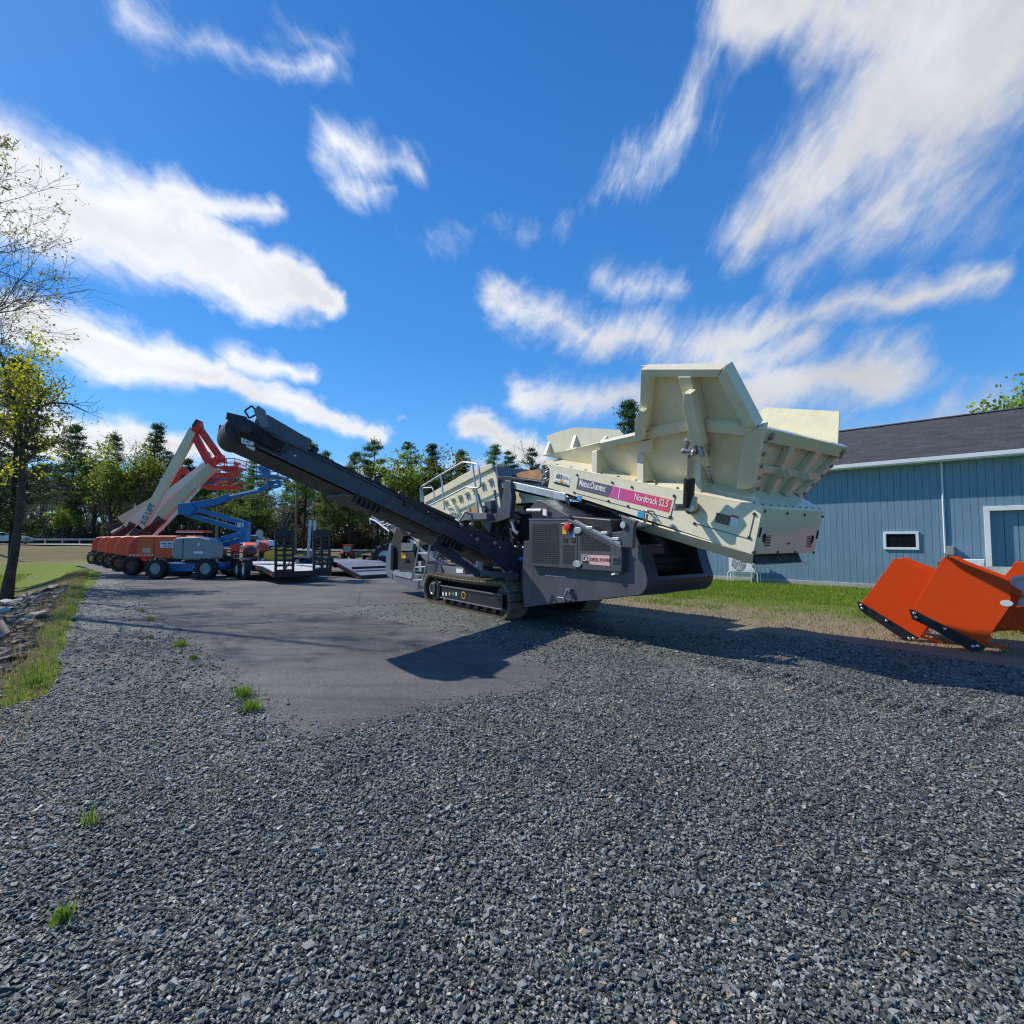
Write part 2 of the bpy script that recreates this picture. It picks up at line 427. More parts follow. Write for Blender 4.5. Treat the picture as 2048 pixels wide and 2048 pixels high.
lo = [p for p in prof if p[1] <= 1.08]; hi = [p for p in prof if p[1] >= 1.04]
lo = [p for p in prof if p[1] < 1.09]
tl = MB()
a = skin(lo, 0.131, 1.679); tl.add(a.v, a.f)
up = [lo[-1]] + [p for p in prof if p[1] >= 1.09]
for y0, y1 in ((0.131, 0.36), (1.47, 1.679)):
    a = skin(up, y0, y1); tl.add(a.v, a.f)
tail = tl.build('tail_skin', M['slate_shaded'], mach)
rc = MB()     # belt underside and roller seen through the tail opening
rc.prism([(2.5,0.38,1.75),(3.25,0.38,1.30),(3.22,0.38,1.22),(2.45,0.38,1.65)], (0,1.07,0))
rc.build('tail_belt', M['belt'], tail)
MB().cyl((3.1,0.37,1.16),(3.1,1.46,1.16),0.10,16).build('tail_drum', M['rubber'], tail, smooth=True)
b = MF.Y(c9(470,1060), 0.10)
hk = MB(); hk.tube([(b.x, 0.07-0.045*0, b.z+0.07), (b.x+0.0, 0.0, b.z+0.04), (b.x, -0.03, b.z-0.03), (b.x, -0.015, b.z-0.10), (b.x, 0.04, b.z-0.12), (b.x, 0.09, b.z-0.10)], 0.022, 8)
hk.box(b.x-0.06, b.x+0.06, 0.03, 0.099, b.z+0.05, b.z+0.10)
hk.build('tow_eye', M['slate_lt'], hull, smooth=True)
sc_ = MB()
for (x0,y0,x1,y1) in ((215,868,425,890),(340,1093,430,1104)):
    p, q = MF.Y(c9(x0,y0),0.098), MF.Y(c9(x1,y1),0.098)
    sc_.box(p.x, q.x, 0.096, 0.102, q.z, q.z+0.012); 
build_each(sc_, 'scuff_mark', M['sticker'], hull)
MB().obox(MF.Y(c9(928,853),0.05), (0.035,0,0.008), (0,0.05,0), (0,0,0.014)).build('marker_lamp', M['white'], hull)

# ---- engine housing
pk = [(52,770),(540,806),(990,838),(990,575),(452,295),(52,295)]
pack = MB().prism(PY(c9, pk, 0.0), (0, 1.0, 0)).build('engine_housing', M['slate'], mach, 0.012)
def strip(c, p, q, y, w, mat, name, par, t=0.006):
    a, b = MF.Y(c(*p), y), MF.Y(c(*q), y); mb = MB(); mb.bar(a, b, t, w, (0,-1,0)) if False else None
    d = (b-a).normalized(); n = Vector((0,1,0)); u = d.cross(n)
    mb.obox((a+b)/2, (b-a)/2, n*t/2, u*w/2); return mb.build(name, mat, par)
strip(c9, (540,345), (540,806), -0.001, 0.012, M['void'], 'door_seam', pack)
strip(c9, (452,297), (990,578), -0.004, 0.035, M['slate_lt'], 'housing_edge_trim', pack, 0.012)
strip(c9, (52,297), (452,297), -0.004, 0.02, M['slate_lt'], 'housing_edge_trim', pack, 0.012)
def slots(rows, name):
    mb = MB()
    for (x0, y0), (x1, y1), n in rows:
        a, b = MF.Y(c9(x0,y0), -0.002), MF.Y(c9(x1,y1), -0.002); L = b.x-a.x
        off = 0.5 if n % 2 else 0.0; cells = max(1, round(L/0.115))
        for k in range(cells):
            u0 = a.x + L*(k+0.04)/cells; u1 = a.x + L*(k+0.92)/cells; zz = a.z + (b.z-a.z)*((k+.5)/cells)
            mb.box(u0, u1, -0.004, 0.003, zz-0.0105, zz+0.0105)
    return mb.build(name, M['void'], pack)
rows = []
for k in range(19):
    t = k/18; rows.append(((78, 357+t*375), (360, 352+t*388), k))
slots(rows, 'radiator_grille')
rows = []
for k in range(9):
    t = k/8; rows.append(((393, 565+t*172), (515, 572+t*172), k))
slots(rows, 'small_grille')
rows = []
for k in range(9):
    t = k/8; rows.append(((568, 437+t*165), (min(885, 628+t*330), 440+t*172), k))
slots(rows, 'slanted_grille')
for q in ((548,412),(543,752)):
    p = MF.Y(c9(*q), -0.002); MB().lathe([(0.09,0),(0.085,0.02),(0.05,0.026)], (p.x,0.004,p.z), (0,-1,0), 18)
    mb = MB(); n = 20
    mb.prism([(p.x+0.10*math.cos(2*math.pi*k/n), -0.001, p.z+0.055*math.sin(2*math.pi*k/n)) for k in range(n)], (0,-0.02,0)); mb.build('door_latch', M['galv'], pack, 0.004)
def sticker(c, poly, y, mat, name, par, t=0.004): return MB().prism(PY(c, poly, y), (0, t, 0)).build(name, mat, par)
cat = sticker(c9, [(585,655),(870,668),(870,772),(585,748)], -0.004, M['pink'], 'engine_plate', pack)
sticker(c9, [(592,660),(660,663),(660,748),(592,744)], -0.008, M['void'], 'plate_badge', cat)
p = MF.Y(c9(596,720), -0.0105); text_part('plate_text', 'CAT', 0.125, M['sticker'], cat, p, (1,0,0), (0,0,1), width=0.15, bold=0.0015)
p = MF.Y(c9(668,722), -0.0075); text_part('plate_text', 'DIESEL POWER', 0.075, M['void'], cat, p, (1,0,0), (0,0,1), width=0.45, bold=0.001)
la = sticker(c9, [(893,678),(957,681),(957,745),(893,742)], -0.014, M['slate_lt'], 'paddle_latch', pack, 0.014)
sticker(c9, [(902,688),(948,690),(948,736),(902,734)], -0.018, M['void'], 'latch_paddle', la)
p = MF.Y(c9(447,373), -0.03); es = MB().lathe([(0.045,0),(0.045,0.03),(0.075,0.035),(0.075,0.06),(0.03,0.075)], (p.x,-0.0,p.z), (0,-1,0), 14).build('emergency_stop', M['red'], pack, smooth=True)
sticker(c9, [(392,372),(425,372),(432,450),(392,450)], -0.006, M['yellow'], 'yellow_tag', pack)
sticker(c9, [(375,335),(478,335),(478,343),(375,343)], -0.03, M['sticker'], 'tag_bracket', pack, 0.03)
sticker(c9, [(478,432),(518,435),(518,482),(478,478)], -0.004, M['blue_sticker'], 'blue_notice', pack)
sticker(c9, [(495,440),(516,440),(516,478),(495,476)], -0.007, M['sticker'], 'white_notice', pack)
for x in (400, 478): sticker(c9, [(x,490),(x+42,492),(x+42,535),(x,532)], -0.006, M['void'], 'gauge_window', pack)
sticker(c9, [(484,515),(512,510),(512,516),(484,521)], -0.0085, M['red'], 'gauge_mark', pack)
hood = [(82,293),(62,180),(128,102),(172,100),(450,258),(470,285)]
hd = MB().prism(PY(c9, hood, 0.03), (0, 1.35, 0)).build('engine_hood', M['slate'], mach, 0.015)
rear_hood = [(440,262),(880,300),(905,470),(985,540),(985,568),(470,300)]
MB().prism(PY(c9, rear_hood, 0.10), (0, 0.9, 0)).build('rear_hood', M['black'], mach, 0.015)
strip(c9, (520,310), (985,545), 0.03, 0.03, M['galv'], 'hood_hinge_rail', pack, 0.04)
hg = MB()
for q in ((680,385),(830,440),(945,500)):
    p = MF.Y(c9(*q), 0.04); hg.box(p.x-0.07,p.x+0.07,-0.0,0.06,p.z-0.02,p.z+0.025)
build_each(hg, 'hood_hinge', M['galv'], pack, 0.006)
p = MF.Y(c9(180,210), 0.0); MB().cyl((p.x-0.42,0.02,p.z+0.01),(p.x+0.0,0.02,p.z-0.01),0.055,14).build('exhaust_pipe', M['steel'], mach, smooth=True)
sticker(c9, [(190,175),(228,178),(228,262),(190,255)], -0.02, M['sticker'], 'warning_label', hd)
sticker(c9, [(190,175),(228,178),(228,192),(190,189)], -0.024, M['red'], 'label_header', hd)
bk = [(980,252),(1142,312),(1112,398),(1106,592),(998,584),(1000,345)]
br = MB().prism(PY(c9, bk, -0.05), (0, 0.06, 0)).build('hopper_bracket', M['slate'], mach, 0.012)
MB().prism(PY(c9, bk, 0.36), (0, 0.05, 0)).build('hopper_bracket', M['slate'], mach, 0.012)
p = MF.Y(c9(1020,355), -0.05); MB().cyl((p.x,-0.085,p.z),(p.x,0.4,p.z),0.05,16).build('bracket_pin', M['galv'], br, smooth=True)

# ---- hopper: lower box
YB = 0.45
top = PY(c4, [(50,680),(1405,950)], YB); bot = PY(c4, [(125,840),(1345,1235)], YB)
TL, TR, BR_ = top[0], top[1], bot[1]
def ztop(x): return TL.z + (TR.z-TL.z)*(x-TL.x)/(TR.x-TL.x)
cut = PY(c5, [(100,800),(150,835),(210,840),(250,890),(255,1000),(230,1130),(490,1210)], YB)
boxpoly = [cut[0], cut[1], cut[2], cut[3], cut[4], cut[5], cut[6], BR_, TR, TL]
hop = MB().prism(boxpoly, (0, 0.03, 0)); hop.prism([(p.x, 2.05, p.z) for p in boxpoly], (0, 0.03, 0))
hopper = hop.build('hopper_box', M['cream'], mach, 0.008)
ew = MB().prism([(TR.x-0.02,0.481,TR.z-0.003),(TR.x-0.02,2.049,TR.z-0.003),(BR_.x-0.02,2.049,BR_.z+0.003),(BR_.x-0.02,0.481,BR_.z+0.003)], (0.03,0,0))
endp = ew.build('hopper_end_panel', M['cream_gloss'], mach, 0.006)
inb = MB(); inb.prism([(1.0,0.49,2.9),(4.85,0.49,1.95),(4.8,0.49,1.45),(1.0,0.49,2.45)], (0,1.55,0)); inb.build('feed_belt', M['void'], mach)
sk = [BR_, MF.Y(c4(1310,1285), 0.62), MF.Y(c4(640,1075), 0.62), MF.Y(c4(560,1000), YB+0.01)]
sk = MB().add([BR_+Vector((0,0.001,0)), Vector((4.82,0.62,BR_.z-0.13)), Vector((2.9,0.62,1.76)), Vector((2.9,0.451,1.93)),
               BR_+Vector((0,0.02,0.02)), Vector((4.82,0.64,BR_.z-0.11)), Vector((2.9,0.64,1.78)), Vector((2.9,0.471,1.95))],
              [(0,1,2,3),(7,6,5,4),(0,4,5,1),(1,5,6,2),(2,6,7,3),(3,7,4,0)])
sk.build('hopper_skirt', M['cream'], hopper)
sk2 = MB().box(3.4, 4.86, 0.62, 1.95, BR_.z-0.17, BR_.z-0.125); 
MB().prism([(4.86,0.66,BR_.z-0.13),(3.0,0.66,BR_.z+0.35),(3.0,0.66,BR_.z+0.5),(4.8,0.66,BR_.z+0.02)], (0,1.2,0)).build('belt_underside', M['belt'], hopper)
MB().cyl((4.72,0.68,BR_.z-0.02),(4.72,1.86,BR_.z-0.02),0.10,16).build('tail_roller', M['void'], hopper, smooth=True)
MB().bar((4.9,0.62,BR_.z-0.15),(4.9,1.9,BR_.z-0.15),0.16,0.04).build('belt_guard', M['cream'], hopper, 0.006)
# side panels, seams and bolts
def seam(pts, y=YB-0.003):
    for a, b in zip(pts[:-1], pts[1:]): strip(c4, a, b, y, 0.010, M['shadow_line'] if 'shadow_line' in M else M['slate'], 'panel_seam', hopper, 0.005)
seam([(268,862),(845,1018),(878,885)])
seam([(990,1045),(1320,1140),(1355,990)])
bolts = MB()
for q in [(285,755),(497,800),(615,828),(870,880),(268,860),(474,912),(592,943),(845,1010),(742,1055),(1355,990),(1323,1132),(993,1047),(1350,1222),(850,1008)]:
    p = MF.Y(c4(*q), YB); bolts.lathe([(0.022,0),(0.022,0.012),(0.012,0.02)], (p.x,YB-0.001,p.z), (0,-1,0), 8)
build_each(bolts, 'bolt_head', M['slate'], hopper)
p = MF.Y(c4(862,1062), YB); MB().lathe([(0.035,0),(0.035,0.03),(0.02,0.05)], (p.x,YB,p.z), (0,-1,0), 10).build('grease_plug', M['galv'], hopper, smooth=True)
def decal(poly, mat, name, y=YB-0.004): return MB().prism(PY(c4, poly, y), (0,0.003,0)).build(name, mat, hopper)
band = decal([(290,772),(856,906),(838,981),(278,838)], M['decal'], 'name_band')
g_ = MB().prism(PY(c4, [(290,772),(492,820),(489,845),(478,868),(465,885),(278,838)], YB-0.0075), (0,0.003,0)).build('name_band_grey', M['grey_label'], band)
MB().prism(PY(c4, [(541,832),(545,833),(534,901),(530,900)], YB-0.0075), (0,0.003,0)).build('band_divider', M['sticker'], band)
a, b = MF.Y(c4(294,818), YB-0.010), MF.Y(c4(452,856), YB-0.010); d = (b-a)
text_part('maker_text', 'Metso:Outotec', 0.165, M['sticker'], g_, a, d, (-d.z,0,d.x) if d.x > 0 else (0,0,1), width=d.length, bold=0.0022)
a, b = MF.Y(c4(627,903), YB-0.010), MF.Y(c4(829,950), YB-0.010); d = (b-a)
text_part('model_text', 'Nordtrack S2.5', 0.15, M['sticker'], band, a, d, (-d.z,0,d.x), width=d.length, bold=0.001)
sd = decal([(152,740),(242,762),(234,828),(145,805)], M['sticker'], 'dealer_sticker')
MB().prism(PY(c4, [(146,794),(236,817),(234,828),(145,805)], YB-0.0075), (0,0.003,0)).build('sticker_footer', M['void'], sd)
MB().prism(PY(c4, [(184,781),(200,785),(198,806),(182,802)], YB-0.0075), (0,0.003,0)).build('sticker_spot', M['yellow'], sd)
a, b = MF.Y(c4(155,772), YB-0.010), MF.Y(c4(188,780), YB-0.010); d = b-a; upv = (-d.z,0,d.x)
text_part('sticker_text', '603', 0.12, M['void'], sd, a, d, upv, width=d.length, bold=0.0022)
a, b = MF.Y(c4(192,767), YB-0.010), MF.Y(c4(236,778), YB-0.010); d = b-a
text_part('sticker_text', 'TRUCK &', 0.05, M['void'], sd, a, d, upv, width=d.length*0.8, bold=0.0)
a, b = MF.Y(c4(190,778), YB-0.010), MF.Y(c4(236,789), YB-0.010); d = b-a
text_part('sticker_text', 'EQUIPMENT', 0.045, M['void'], sd, a, d, upv, width=d.length, bold=0.0)
a, b = MF.Y(c4(152,795), YB-0.0105), MF.Y(c4(228,813), YB-0.0105); d = b-a
text_part('sticker_text', '603 433 1055', 0.05, M['void'], sd, a, d, upv, width=d.length*0.92, bold=0.0)
for pl in ([(286,877),(313,882),(309,910),(282,905)], [(652,972),(690,982),(685,1018),(648,1008)]):
    decal(pl, M['blue_sticker'], 'blue_notice')
wl = decal([(1215,994),(1260,1006),(1250,1072),(1204,1060)], M['sticker'], 'warning_label')
MB().prism(PY(c4, [(1215,994),(1260,1006),(1258,1017),(1213,1005)], YB-0.0075), (0,0.003,0)).build('label_header', M['red'], wl)
vb = MB()
for k in range(9):
    t = k/8; a = MF.Y(c4(1124-8*t, 983+53*t), YB-0.003); b = MF.Y(c4(1212-8*t, 1005+53*t), YB-0.003)
    d = b-a; u = Vector((-d.z,0,d.x)).normalized(); vb.obox((a+b)/2, d/2, (0,0.003,0), u*0.0045)
vb.build('vent_grille', M['void'], hopper)
def handle(q):
    p = MF.Y(c4(*q), YB); mb = MB()
    mb.tube([(p.x-0.05,YB,p.z+0.09),(p.x-0.02,YB-0.08,p.z+0.1),(p.x+0.05,YB-0.10,p.z+0.07),(p.x+0.09,YB,p.z+0.06)], 0.012, 6)
    mb.tube([(p.x+0.0,YB-0.07,p.z+0.10),(p.x-0.01,YB-0.09,p.z-0.02),(p.x-0.03,YB-0.05,p.z-0.12)], 0.013, 6)
    mb.bar((p.x+0.02,YB-0.05,p.z+0.02),(p.x+0.0,YB-0.05,p.z-0.1),0.02,0.03)
    return mb.build('lock_pin', M['steel'], hopper)
handle((715,1000)); handle((245,915))
# end panel details
def ex(q): return MF.X(c10(*q), TR.x+0.012)
eb = MB()
for q in ((1185,1328),(1380,1347),(1532,1360),(1690,1375),(1097,1683),(1297,1686),(1450,1686),(1610,1690)):
    p = ex(q); eb.lathe([(0.022,0),(0.022,0.012),(0.01,0.018)], (TR.x+0.0115 if False else p.x-0.09*max(0,(1.99-p.z))/0.6, p.y, p.z), (1,0,-0.25), 8)
slope = (TR.x-BR_.x)/(TR.z-BR_.z)
def epx(q, off=0.012):   # point on the slightly sloping end panel
    n = Vector((1,0,-slope)).normalized(); d = n.dot(Vector((TR.x,0,TR.z))) + off
    return MF.plane(c10(*q), tuple(n), d)
eb = MB(); EN = Vector((1,0,-slope)).normalized()
for q in ((1185,1328),(1380,1347),(1532,1360),(1690,1375),(1097,1683),(1297,1686),(1450,1686),(1610,1690)):
    eb.lathe([(0.02,0),(0.02,0.012),(0.01,0.018)], epx(q), EN, 8)
build_each(eb, 'bolt_head', M['slate'], endp)
ev = MB()
for x0, x1, ya in ((1190,1240,1545),(1558,1605,1553)):
    for k in range(7):
        s = k*14.0; p, q = epx((x0-s*0.12, ya+s)), epx((x1-s*0.15, ya+s)); ev.obox((p+q)/2, (q-p)/2, EN*0.003, EN.cross((q-p).normalized())*0.005)
build_each(ev, 'vent_grille', M['void'], endp, gap=0.03)
for poly in ([(1146,1470),(1160,1470),(1142,1556),(1128,1556)], [(1648,1497),(1658,1497),(1644,1570),(1634,1570)], [(1173,1530),(1190,1524),(1194,1560),(1180,1604),(1166,1600),(1163,1560)], [(1600,1545),(1612,1540),(1614,1570),(1602,1610),(1590,1600)]):
    MB().prism([epx(q, 0.014) for q in poly], EN*0.004).build('slot_opening', M['void'], endp)
MB().prism([epx(q, 0.014) for q in [(1383,1604),(1408,1604),(1406,1618),(1381,1618)]], EN*0.004).build('red_label', M['red'], endp)

# ---- hopper: sloping ledge, walls and wings
WN, WD = Vector((0.21, 1.0, 0.75)), 3.3675       # plane of the near hopper wall, leaning outwards
WU = WN.normalized()
def wall(c, q, off=0.0): return MF.plane(c(*q), tuple(WN), WD - off*WN.length)
def mir(p): return Vector((p.x, 2.53 - p.y, p.z))
base_px = [(225,646),(372,690),(560,745),(760,792),(1100,803),(1235,835),(1333,842)]
inner = [wall(c4, q) for q in base_px]
inner[0] = Vector((TL.x+0.25, 0.76, inner[0].z))
led = MB()
outer = [Vector((TL.x + (TR.x-TL.x)*t, YB-0.001, ztop(TL.x + (TR.x-TL.x)*t)+0.012)) for t in (0,.2,.38,.55,.75,.9,1)]
for k in range(6):
    for fn in (lambda p: p, mir):
        led.prism([fn(outer[k]), fn(outer[k+1]), fn(inner[k+1]), fn(inner[k])], (0,0,-0.02))
E0, E1 = inner[-1], mir(inner[-1])
led.prism([outer[-1]+Vector((0.01,0,0)), mir(outer[-1])+Vector((0.01,0,0)), E1, E0], (0,0,-0.02))
ledge = led.build('hopper_ledge', M['cream'], mach)
lb = MB()
for k in range(12):
    t = 0.03 + 0.94*k/11; x = TL.x + (TR.x-TL.x)*t
    lb.lathe([(0.02,0),(0.02,0.014),(0.01,0.02)], (x, YB+0.05, ztop(x)+0.025), (0,-0.2,1), 8)
for k in range(9):
    y = YB+0.05 + 1.5*k/8; lb.lathe([(0.02,0),(0.02,0.014),(0.01,0.02)], (TR.x-0.03, y, TR.z+0.03), (0.2,0,1), 8)
build_each(lb, 'bolt_head', M['slate'], ledge)
rim_px = [(100,640),(240,602),(415,560),(630,505),(690,500),(940,440),(1030,450),(1365,465),(1390,462)]
rim = [wall(c4, q) for q in rim_px]
rim[0].y = 0.70
RC = rim[-1]; 
wp_ = MB().prism(rim + inner[::-1], WU*0.02)
wallo = wp_.build('hopper_side_wall', M['cream'], mach)
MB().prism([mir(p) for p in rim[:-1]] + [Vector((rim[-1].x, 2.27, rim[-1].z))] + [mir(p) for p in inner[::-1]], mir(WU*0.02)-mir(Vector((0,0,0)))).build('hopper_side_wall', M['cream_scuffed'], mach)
def wallplate(c, px, off, t, name, mat, par): return MB().prism([wall(c, q, off) for q in px], WU*t).build(name, mat, par, 0.006)
# rim rail below the wings
wallplate(c4, [(420,562),(690,500),(940,440),(945,490),(700,540),(455,590)], 0.12, 0.118, 'rim_rail', M['cream'], wallo)
wallplate(c4, [(1030,450),(1368,467),(1292,518),(1040,490)], 0.12, 0.118, 'rim_rail', M['cream'], wallo)
wallplate(c10, [(1000,665),(1110,600),(1165,590),(1075,1122),(1020,1135),(930,1128)], 0.12, 0.118, 'corner_post', M['cream'], wallo)
# ribs standing on the ledge
def rib(px, h, w=0.13):
    b = MF.Y(c4(*px), YB+0.02); x0, x1 = b.x - w/2, b.x + w/2; zb = ztop(b.x)
    def yw(z): return (WD - 0.21*b.x - 0.75*z)
    zi = zb + 0.06
    pts = [(x0, YB+0.02, zb+0.005), (x0, yw(zi)-0.01, zi), (x0, yw(zb+h)-0.01, zb+h), (x0, YB+0.03, zb+h-0.02)]
    return MB().prism(pts, (w,0,0)).build('hopper_rib', M['cream'], wallo, 0.008)
rib((387,716), 0.42); rib((664,778), 0.46); rib((1008,852), 0.50)
wallplate(c4, [(656,556),(722,545),(728,622),(668,618)], 0.10, 0.098, 'rib_plate', M['cream'], wallo)
wallplate(c10, [(590,565),(600,560),(700,930),(650,945),(590,880)], 0.10, 0.098, 'rib_plate', M['cream'], wallo)
# folding side wing
wing_px = [(95,52),(830,50),(1108,590),(1000,590),(600,560),(120,668)]
W3 = [wall(c10, q) for q in wing_px]
wing = MB().prism(W3, WU*0.02).build('hopper_side_wing', M['cream'], mach)
wallplate(c10, [(95,82),(800,80),(768,152),(140,148)], 0.15, 0.148, 'wing_frame', M['cream'], wing)
wallplate(c10, [(95,84),(140,148),(172,150),(132,640),(78,660)], 0.15, 0.148, 'wing_frame', M['cream'], wing)
wallplate(c10, [(830,62),(1108,588),(1000,590),(768,152)], 0.15, 0.148, 'wing_frame', M['cream'], wing)
wallplate(c10, [(135,610),(490,540),(495,560),(130,650)], 0.09, 0.088, 'wing_frame', M['cream'], wing)
wallplate(c10, [(650,535),(940,555),(1000,590),(640,560)], 0.09, 0.088, 'wing_frame', M['cream'], wing)
wallplate(c10, [(420,150),(530,150),(625,620),(540,600)], 0.16, 0.158, 'wing_rib', M['cream'], wing)
wallplate(c10, [(475,292),(535,295),(640,760),(535,745),(460,400)], 0.27, 0.108, 'wing_arm', M['cream'], wing)
wallplate(c10, [(78,440),(120,455),(105,700),(40,690),(42,530)], 0.24, 0.088, 'wing_arm', M['cream'], wing)
# opposite wing and rear wing
def farw(c, q, off=0.0): return MF.plane(c(*q), (0.21, -1.0, 0.75), WD - 2.53 + off)
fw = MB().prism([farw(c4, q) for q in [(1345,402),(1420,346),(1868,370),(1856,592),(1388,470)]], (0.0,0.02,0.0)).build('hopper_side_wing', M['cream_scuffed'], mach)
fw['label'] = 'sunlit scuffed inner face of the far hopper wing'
ext = MB().prism([MF.Y(c5(*q), 0.66) for q in [(255,690),(212,462),(400,395),(590,350),(1150,385),(1200,440),(1170,490),(960,545),(600,625)]], (0,0.02,0)).build('hopper_side_extension', M['cream'], mach)
gs = MB()
for (a, b, d) in (((232,545),(180,695),(258,690)), ((565,458),(515,620),(600,600)), ((960,470),(900,540),(985,560))):
    A, B, D = MF.Y(c5(*a), 0.655), MF.Y(c5(*b), 0.52), MF.Y(c5(*d), 0.655)
    gs.add([A, B, D, A+Vector((.06,0,0)), B+Vector((.06,0,0)), D+Vector((.06,0,0))], [(0,1,2),(5,4,3),(0,3,4,1),(1,4,5,2),(2,5,3,0)])
build_each(gs, 'extension_gusset', M['cream'], ext)
# leaning end wall
ke = (RC.x - E0.x)/(RC.z - E0.z)
EPN = Vector((1,0,-ke)); EPD = EPN.dot(E0); EU = EPN.normalized()
def endw(q, off=0.0): return MF.plane(c10(*q), tuple(EPN), EPD + off*EPN.length)
FC = Vector((RC.x, 2.27, RC.z))
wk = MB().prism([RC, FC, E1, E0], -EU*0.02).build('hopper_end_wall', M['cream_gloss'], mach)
def ew3(u, v, off):   # u across from near to far side, v up the wall
    lo_ = E0.lerp(E1, u); hi_ = RC.lerp(FC, u); return lo_.lerp(hi_, v) + EU*off
def ebar(u0, v0, u1, v1, w, off, name='end_wall_rib'):
    a, b = ew3(u0, v0, 0), ew3(u1, v1, 0); d = (b-a).normalized(); s_ = EU.cross(d)
    return MB().obox((a+b)/2 + EU*off/2, (b-a)/2, EU*off/2*0.98, s_*w/2).build(name, M['cream_gloss'], wk, 0.006)
ebar(0.02,0.93,0.98,0.93,0.16,0.10,'end_wall_rail')
ebar(0.0,0.40,1.0,0.40,0.10,0.07)
ebar(0.01,0.0,0.01,1.0,0.10,0.09); ebar(0.99,0.0,0.99,1.0,0.10,0.09)
ebar(0.33,0.0,0.33,0.86,0.12,0.10); ebar(0.67,0.0,0.67,0.86,0.12,0.10)
gu = MB()
for u in (0.33, 0.67):
    p = ew3(u, 0.40, 0); q = ew3(u, 0.16, 0); r_ = ew3(u, 0.55, 0)
    a = [p + EU*0.20, q, r_]
    for s_ in (-0.07, 0.055):
        gu.prism([v + Vector((0, s_, 0)) for v in a], (0, 0.015, 0))
build_each(gu, 'end_wall_gusset', M['cream_gloss'], wk)
eb2 = MB()
for k in range(5):
    eb2.lathe([(0.028,0),(0.028,0.015),(0.012,0.022)], ew3(0.012, 0.08+0.19*k, 0.092), EU, 8)
    eb2.lathe([(0.028,0),(0.028,0.015),(0.012,0.022)], ew3(0.988, 0.08+0.19*k, 0.092), EU, 8)
for u in (0.05,0.95): eb2.lathe([(0.05,0),(0.05,0.02),(0.02,0.03)], ew3(u, 0.93, 0.101), EU, 12)
build_each(eb2, 'bolt_head', M['steel'], wk)
fl = MB().prism([E0.lerp(Vector((outer[-1])),.0)+Vector((0.03,0,0.03)), E1+Vector((0.03,0,0.03)), E1+Vector((-0.04,0,0.0)), E0+Vector((-0.04,0,0))], (0,0,0.02))
# hydraulic ram holding the wing
pb = MF.Y(c10(512,1290), 0.25); pm = MF.Y(c10(522,1040), 0.17); pt = MF.Y(c10(528,815), 0.08)
ram = MB().tube([pb, pm], 0.075, 16).build('wing_ram', M['black'], wing, smooth=True)
MB().tube([pm, pt], 0.034, 12).build('ram_rod', M['chrome'], wing, smooth=True)
lk = MB()
for q1, q2, w in (((512,705),(480,800),0.03),((578,715),(568,815),0.03),((480,800),(575,808),0.032),((528,815),(528,845),0.045),((590,690),(640,850),0.03)):
    lk.tube([MF.Y(c10(*q1), 0.02), MF.Y(c10(*q2), 0.06)], w, 8)
for q in ((512,712),(578,720),(482,800),(570,808)):
    p = MF.Y(c10(*q), 0.04); lk.ball(p, 0.05, 8)
lk.build('ram_linkage', M['steel'], wing, smooth=True)
cl = MB(); p = MF.Y(c10(555,1295), YB)
cl.prism([MF.Y(c10(*q), 0.20) for q in ((480,1300),(520,1330),(560,1320),(572,1200),(545,1195))], (0,0.06,0)); cl.lathe([(0.10,0),(0.10,0.05),(0.05,0.08)], (p.x,YB-0.02,p.z), (0,-1,0), 14)
cl.cyl((p.x,YB,p.z),(p.x-0.12,0.19,p.z),0.05,12)
cl.build('ram_clevis', M['steel'], wing, smooth=True)
ch = MB(); a, b, d_ = wall(c10,(695,745),0.06), wall(c10,(690,990),0.06), wall(c10,(718,1078),0.02)
for k in range(22):
    t = k/21; p = a.lerp(b, t/0.72) if t < 0.72 else b.lerp(d_, (t-0.72)/0.28); ch.obox(p, (0.014,0,0) if k % 2 else (0.005,0,0), (0,0.005,0) if k % 2 else (0,0.014,0), (0,0,0.016))
ch.build('safety_chain', M['steel'], wing)
MB().tube([d_, wall(c10,(640,1160),0.06)], 0.02, 6).build('chain_stay', M['cream'], wing)

# ---- feed head, galvanised beam and support post
hb = MB()
hb.prism(PY(c8, [(1240,648),(1240,735),(1930,900),(2000,910),(2000,815),(1930,800)], 0.42), (0,0.10,0))
gb = hb.build('galvanised_beam', M['galv'], mach, 0.006)
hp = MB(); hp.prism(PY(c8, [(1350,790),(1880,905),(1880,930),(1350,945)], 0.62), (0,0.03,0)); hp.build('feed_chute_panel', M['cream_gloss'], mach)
hk2 = MB(); hk2.prism(PY(c8, [(1130,592),(1210,592),(1780,672),(1790,700),(1560,660),(1140,640)], 0.75), (0,1.1,0)); hk2.build('feeder_head_beam', M['black'], mach, 0.006)
MB().prism(PY(c8, [(1140,640),(1760,690),(1780,760),(1250,760),(1140,730)], 0.80), (0,1.0,0)).build('feeder_head_box', M['slate_lt'], mach)
MB().prism(PY(c8, [(1310,590),(1420,540),(1690,500),(1700,600),(1690,650)], 1.2), (0,0.9,0)).build('rusty_belt', M['rust'], mach)
hoses = MB()
for k in range(9):
    p = MF.Y(c5(170+8*(k%4), 860+k*28), 0.5+0.05*(k%3)); hoses.tube([p, p+Vector((0.1,0.05,0.06)), p+Vector((0.2,0.1,-0.02))], 0.028, 7)
    hoses.ball(p, 0.04, 6)
hoses.build('hydraulic_fittings', M['steel'], mach, smooth=True)
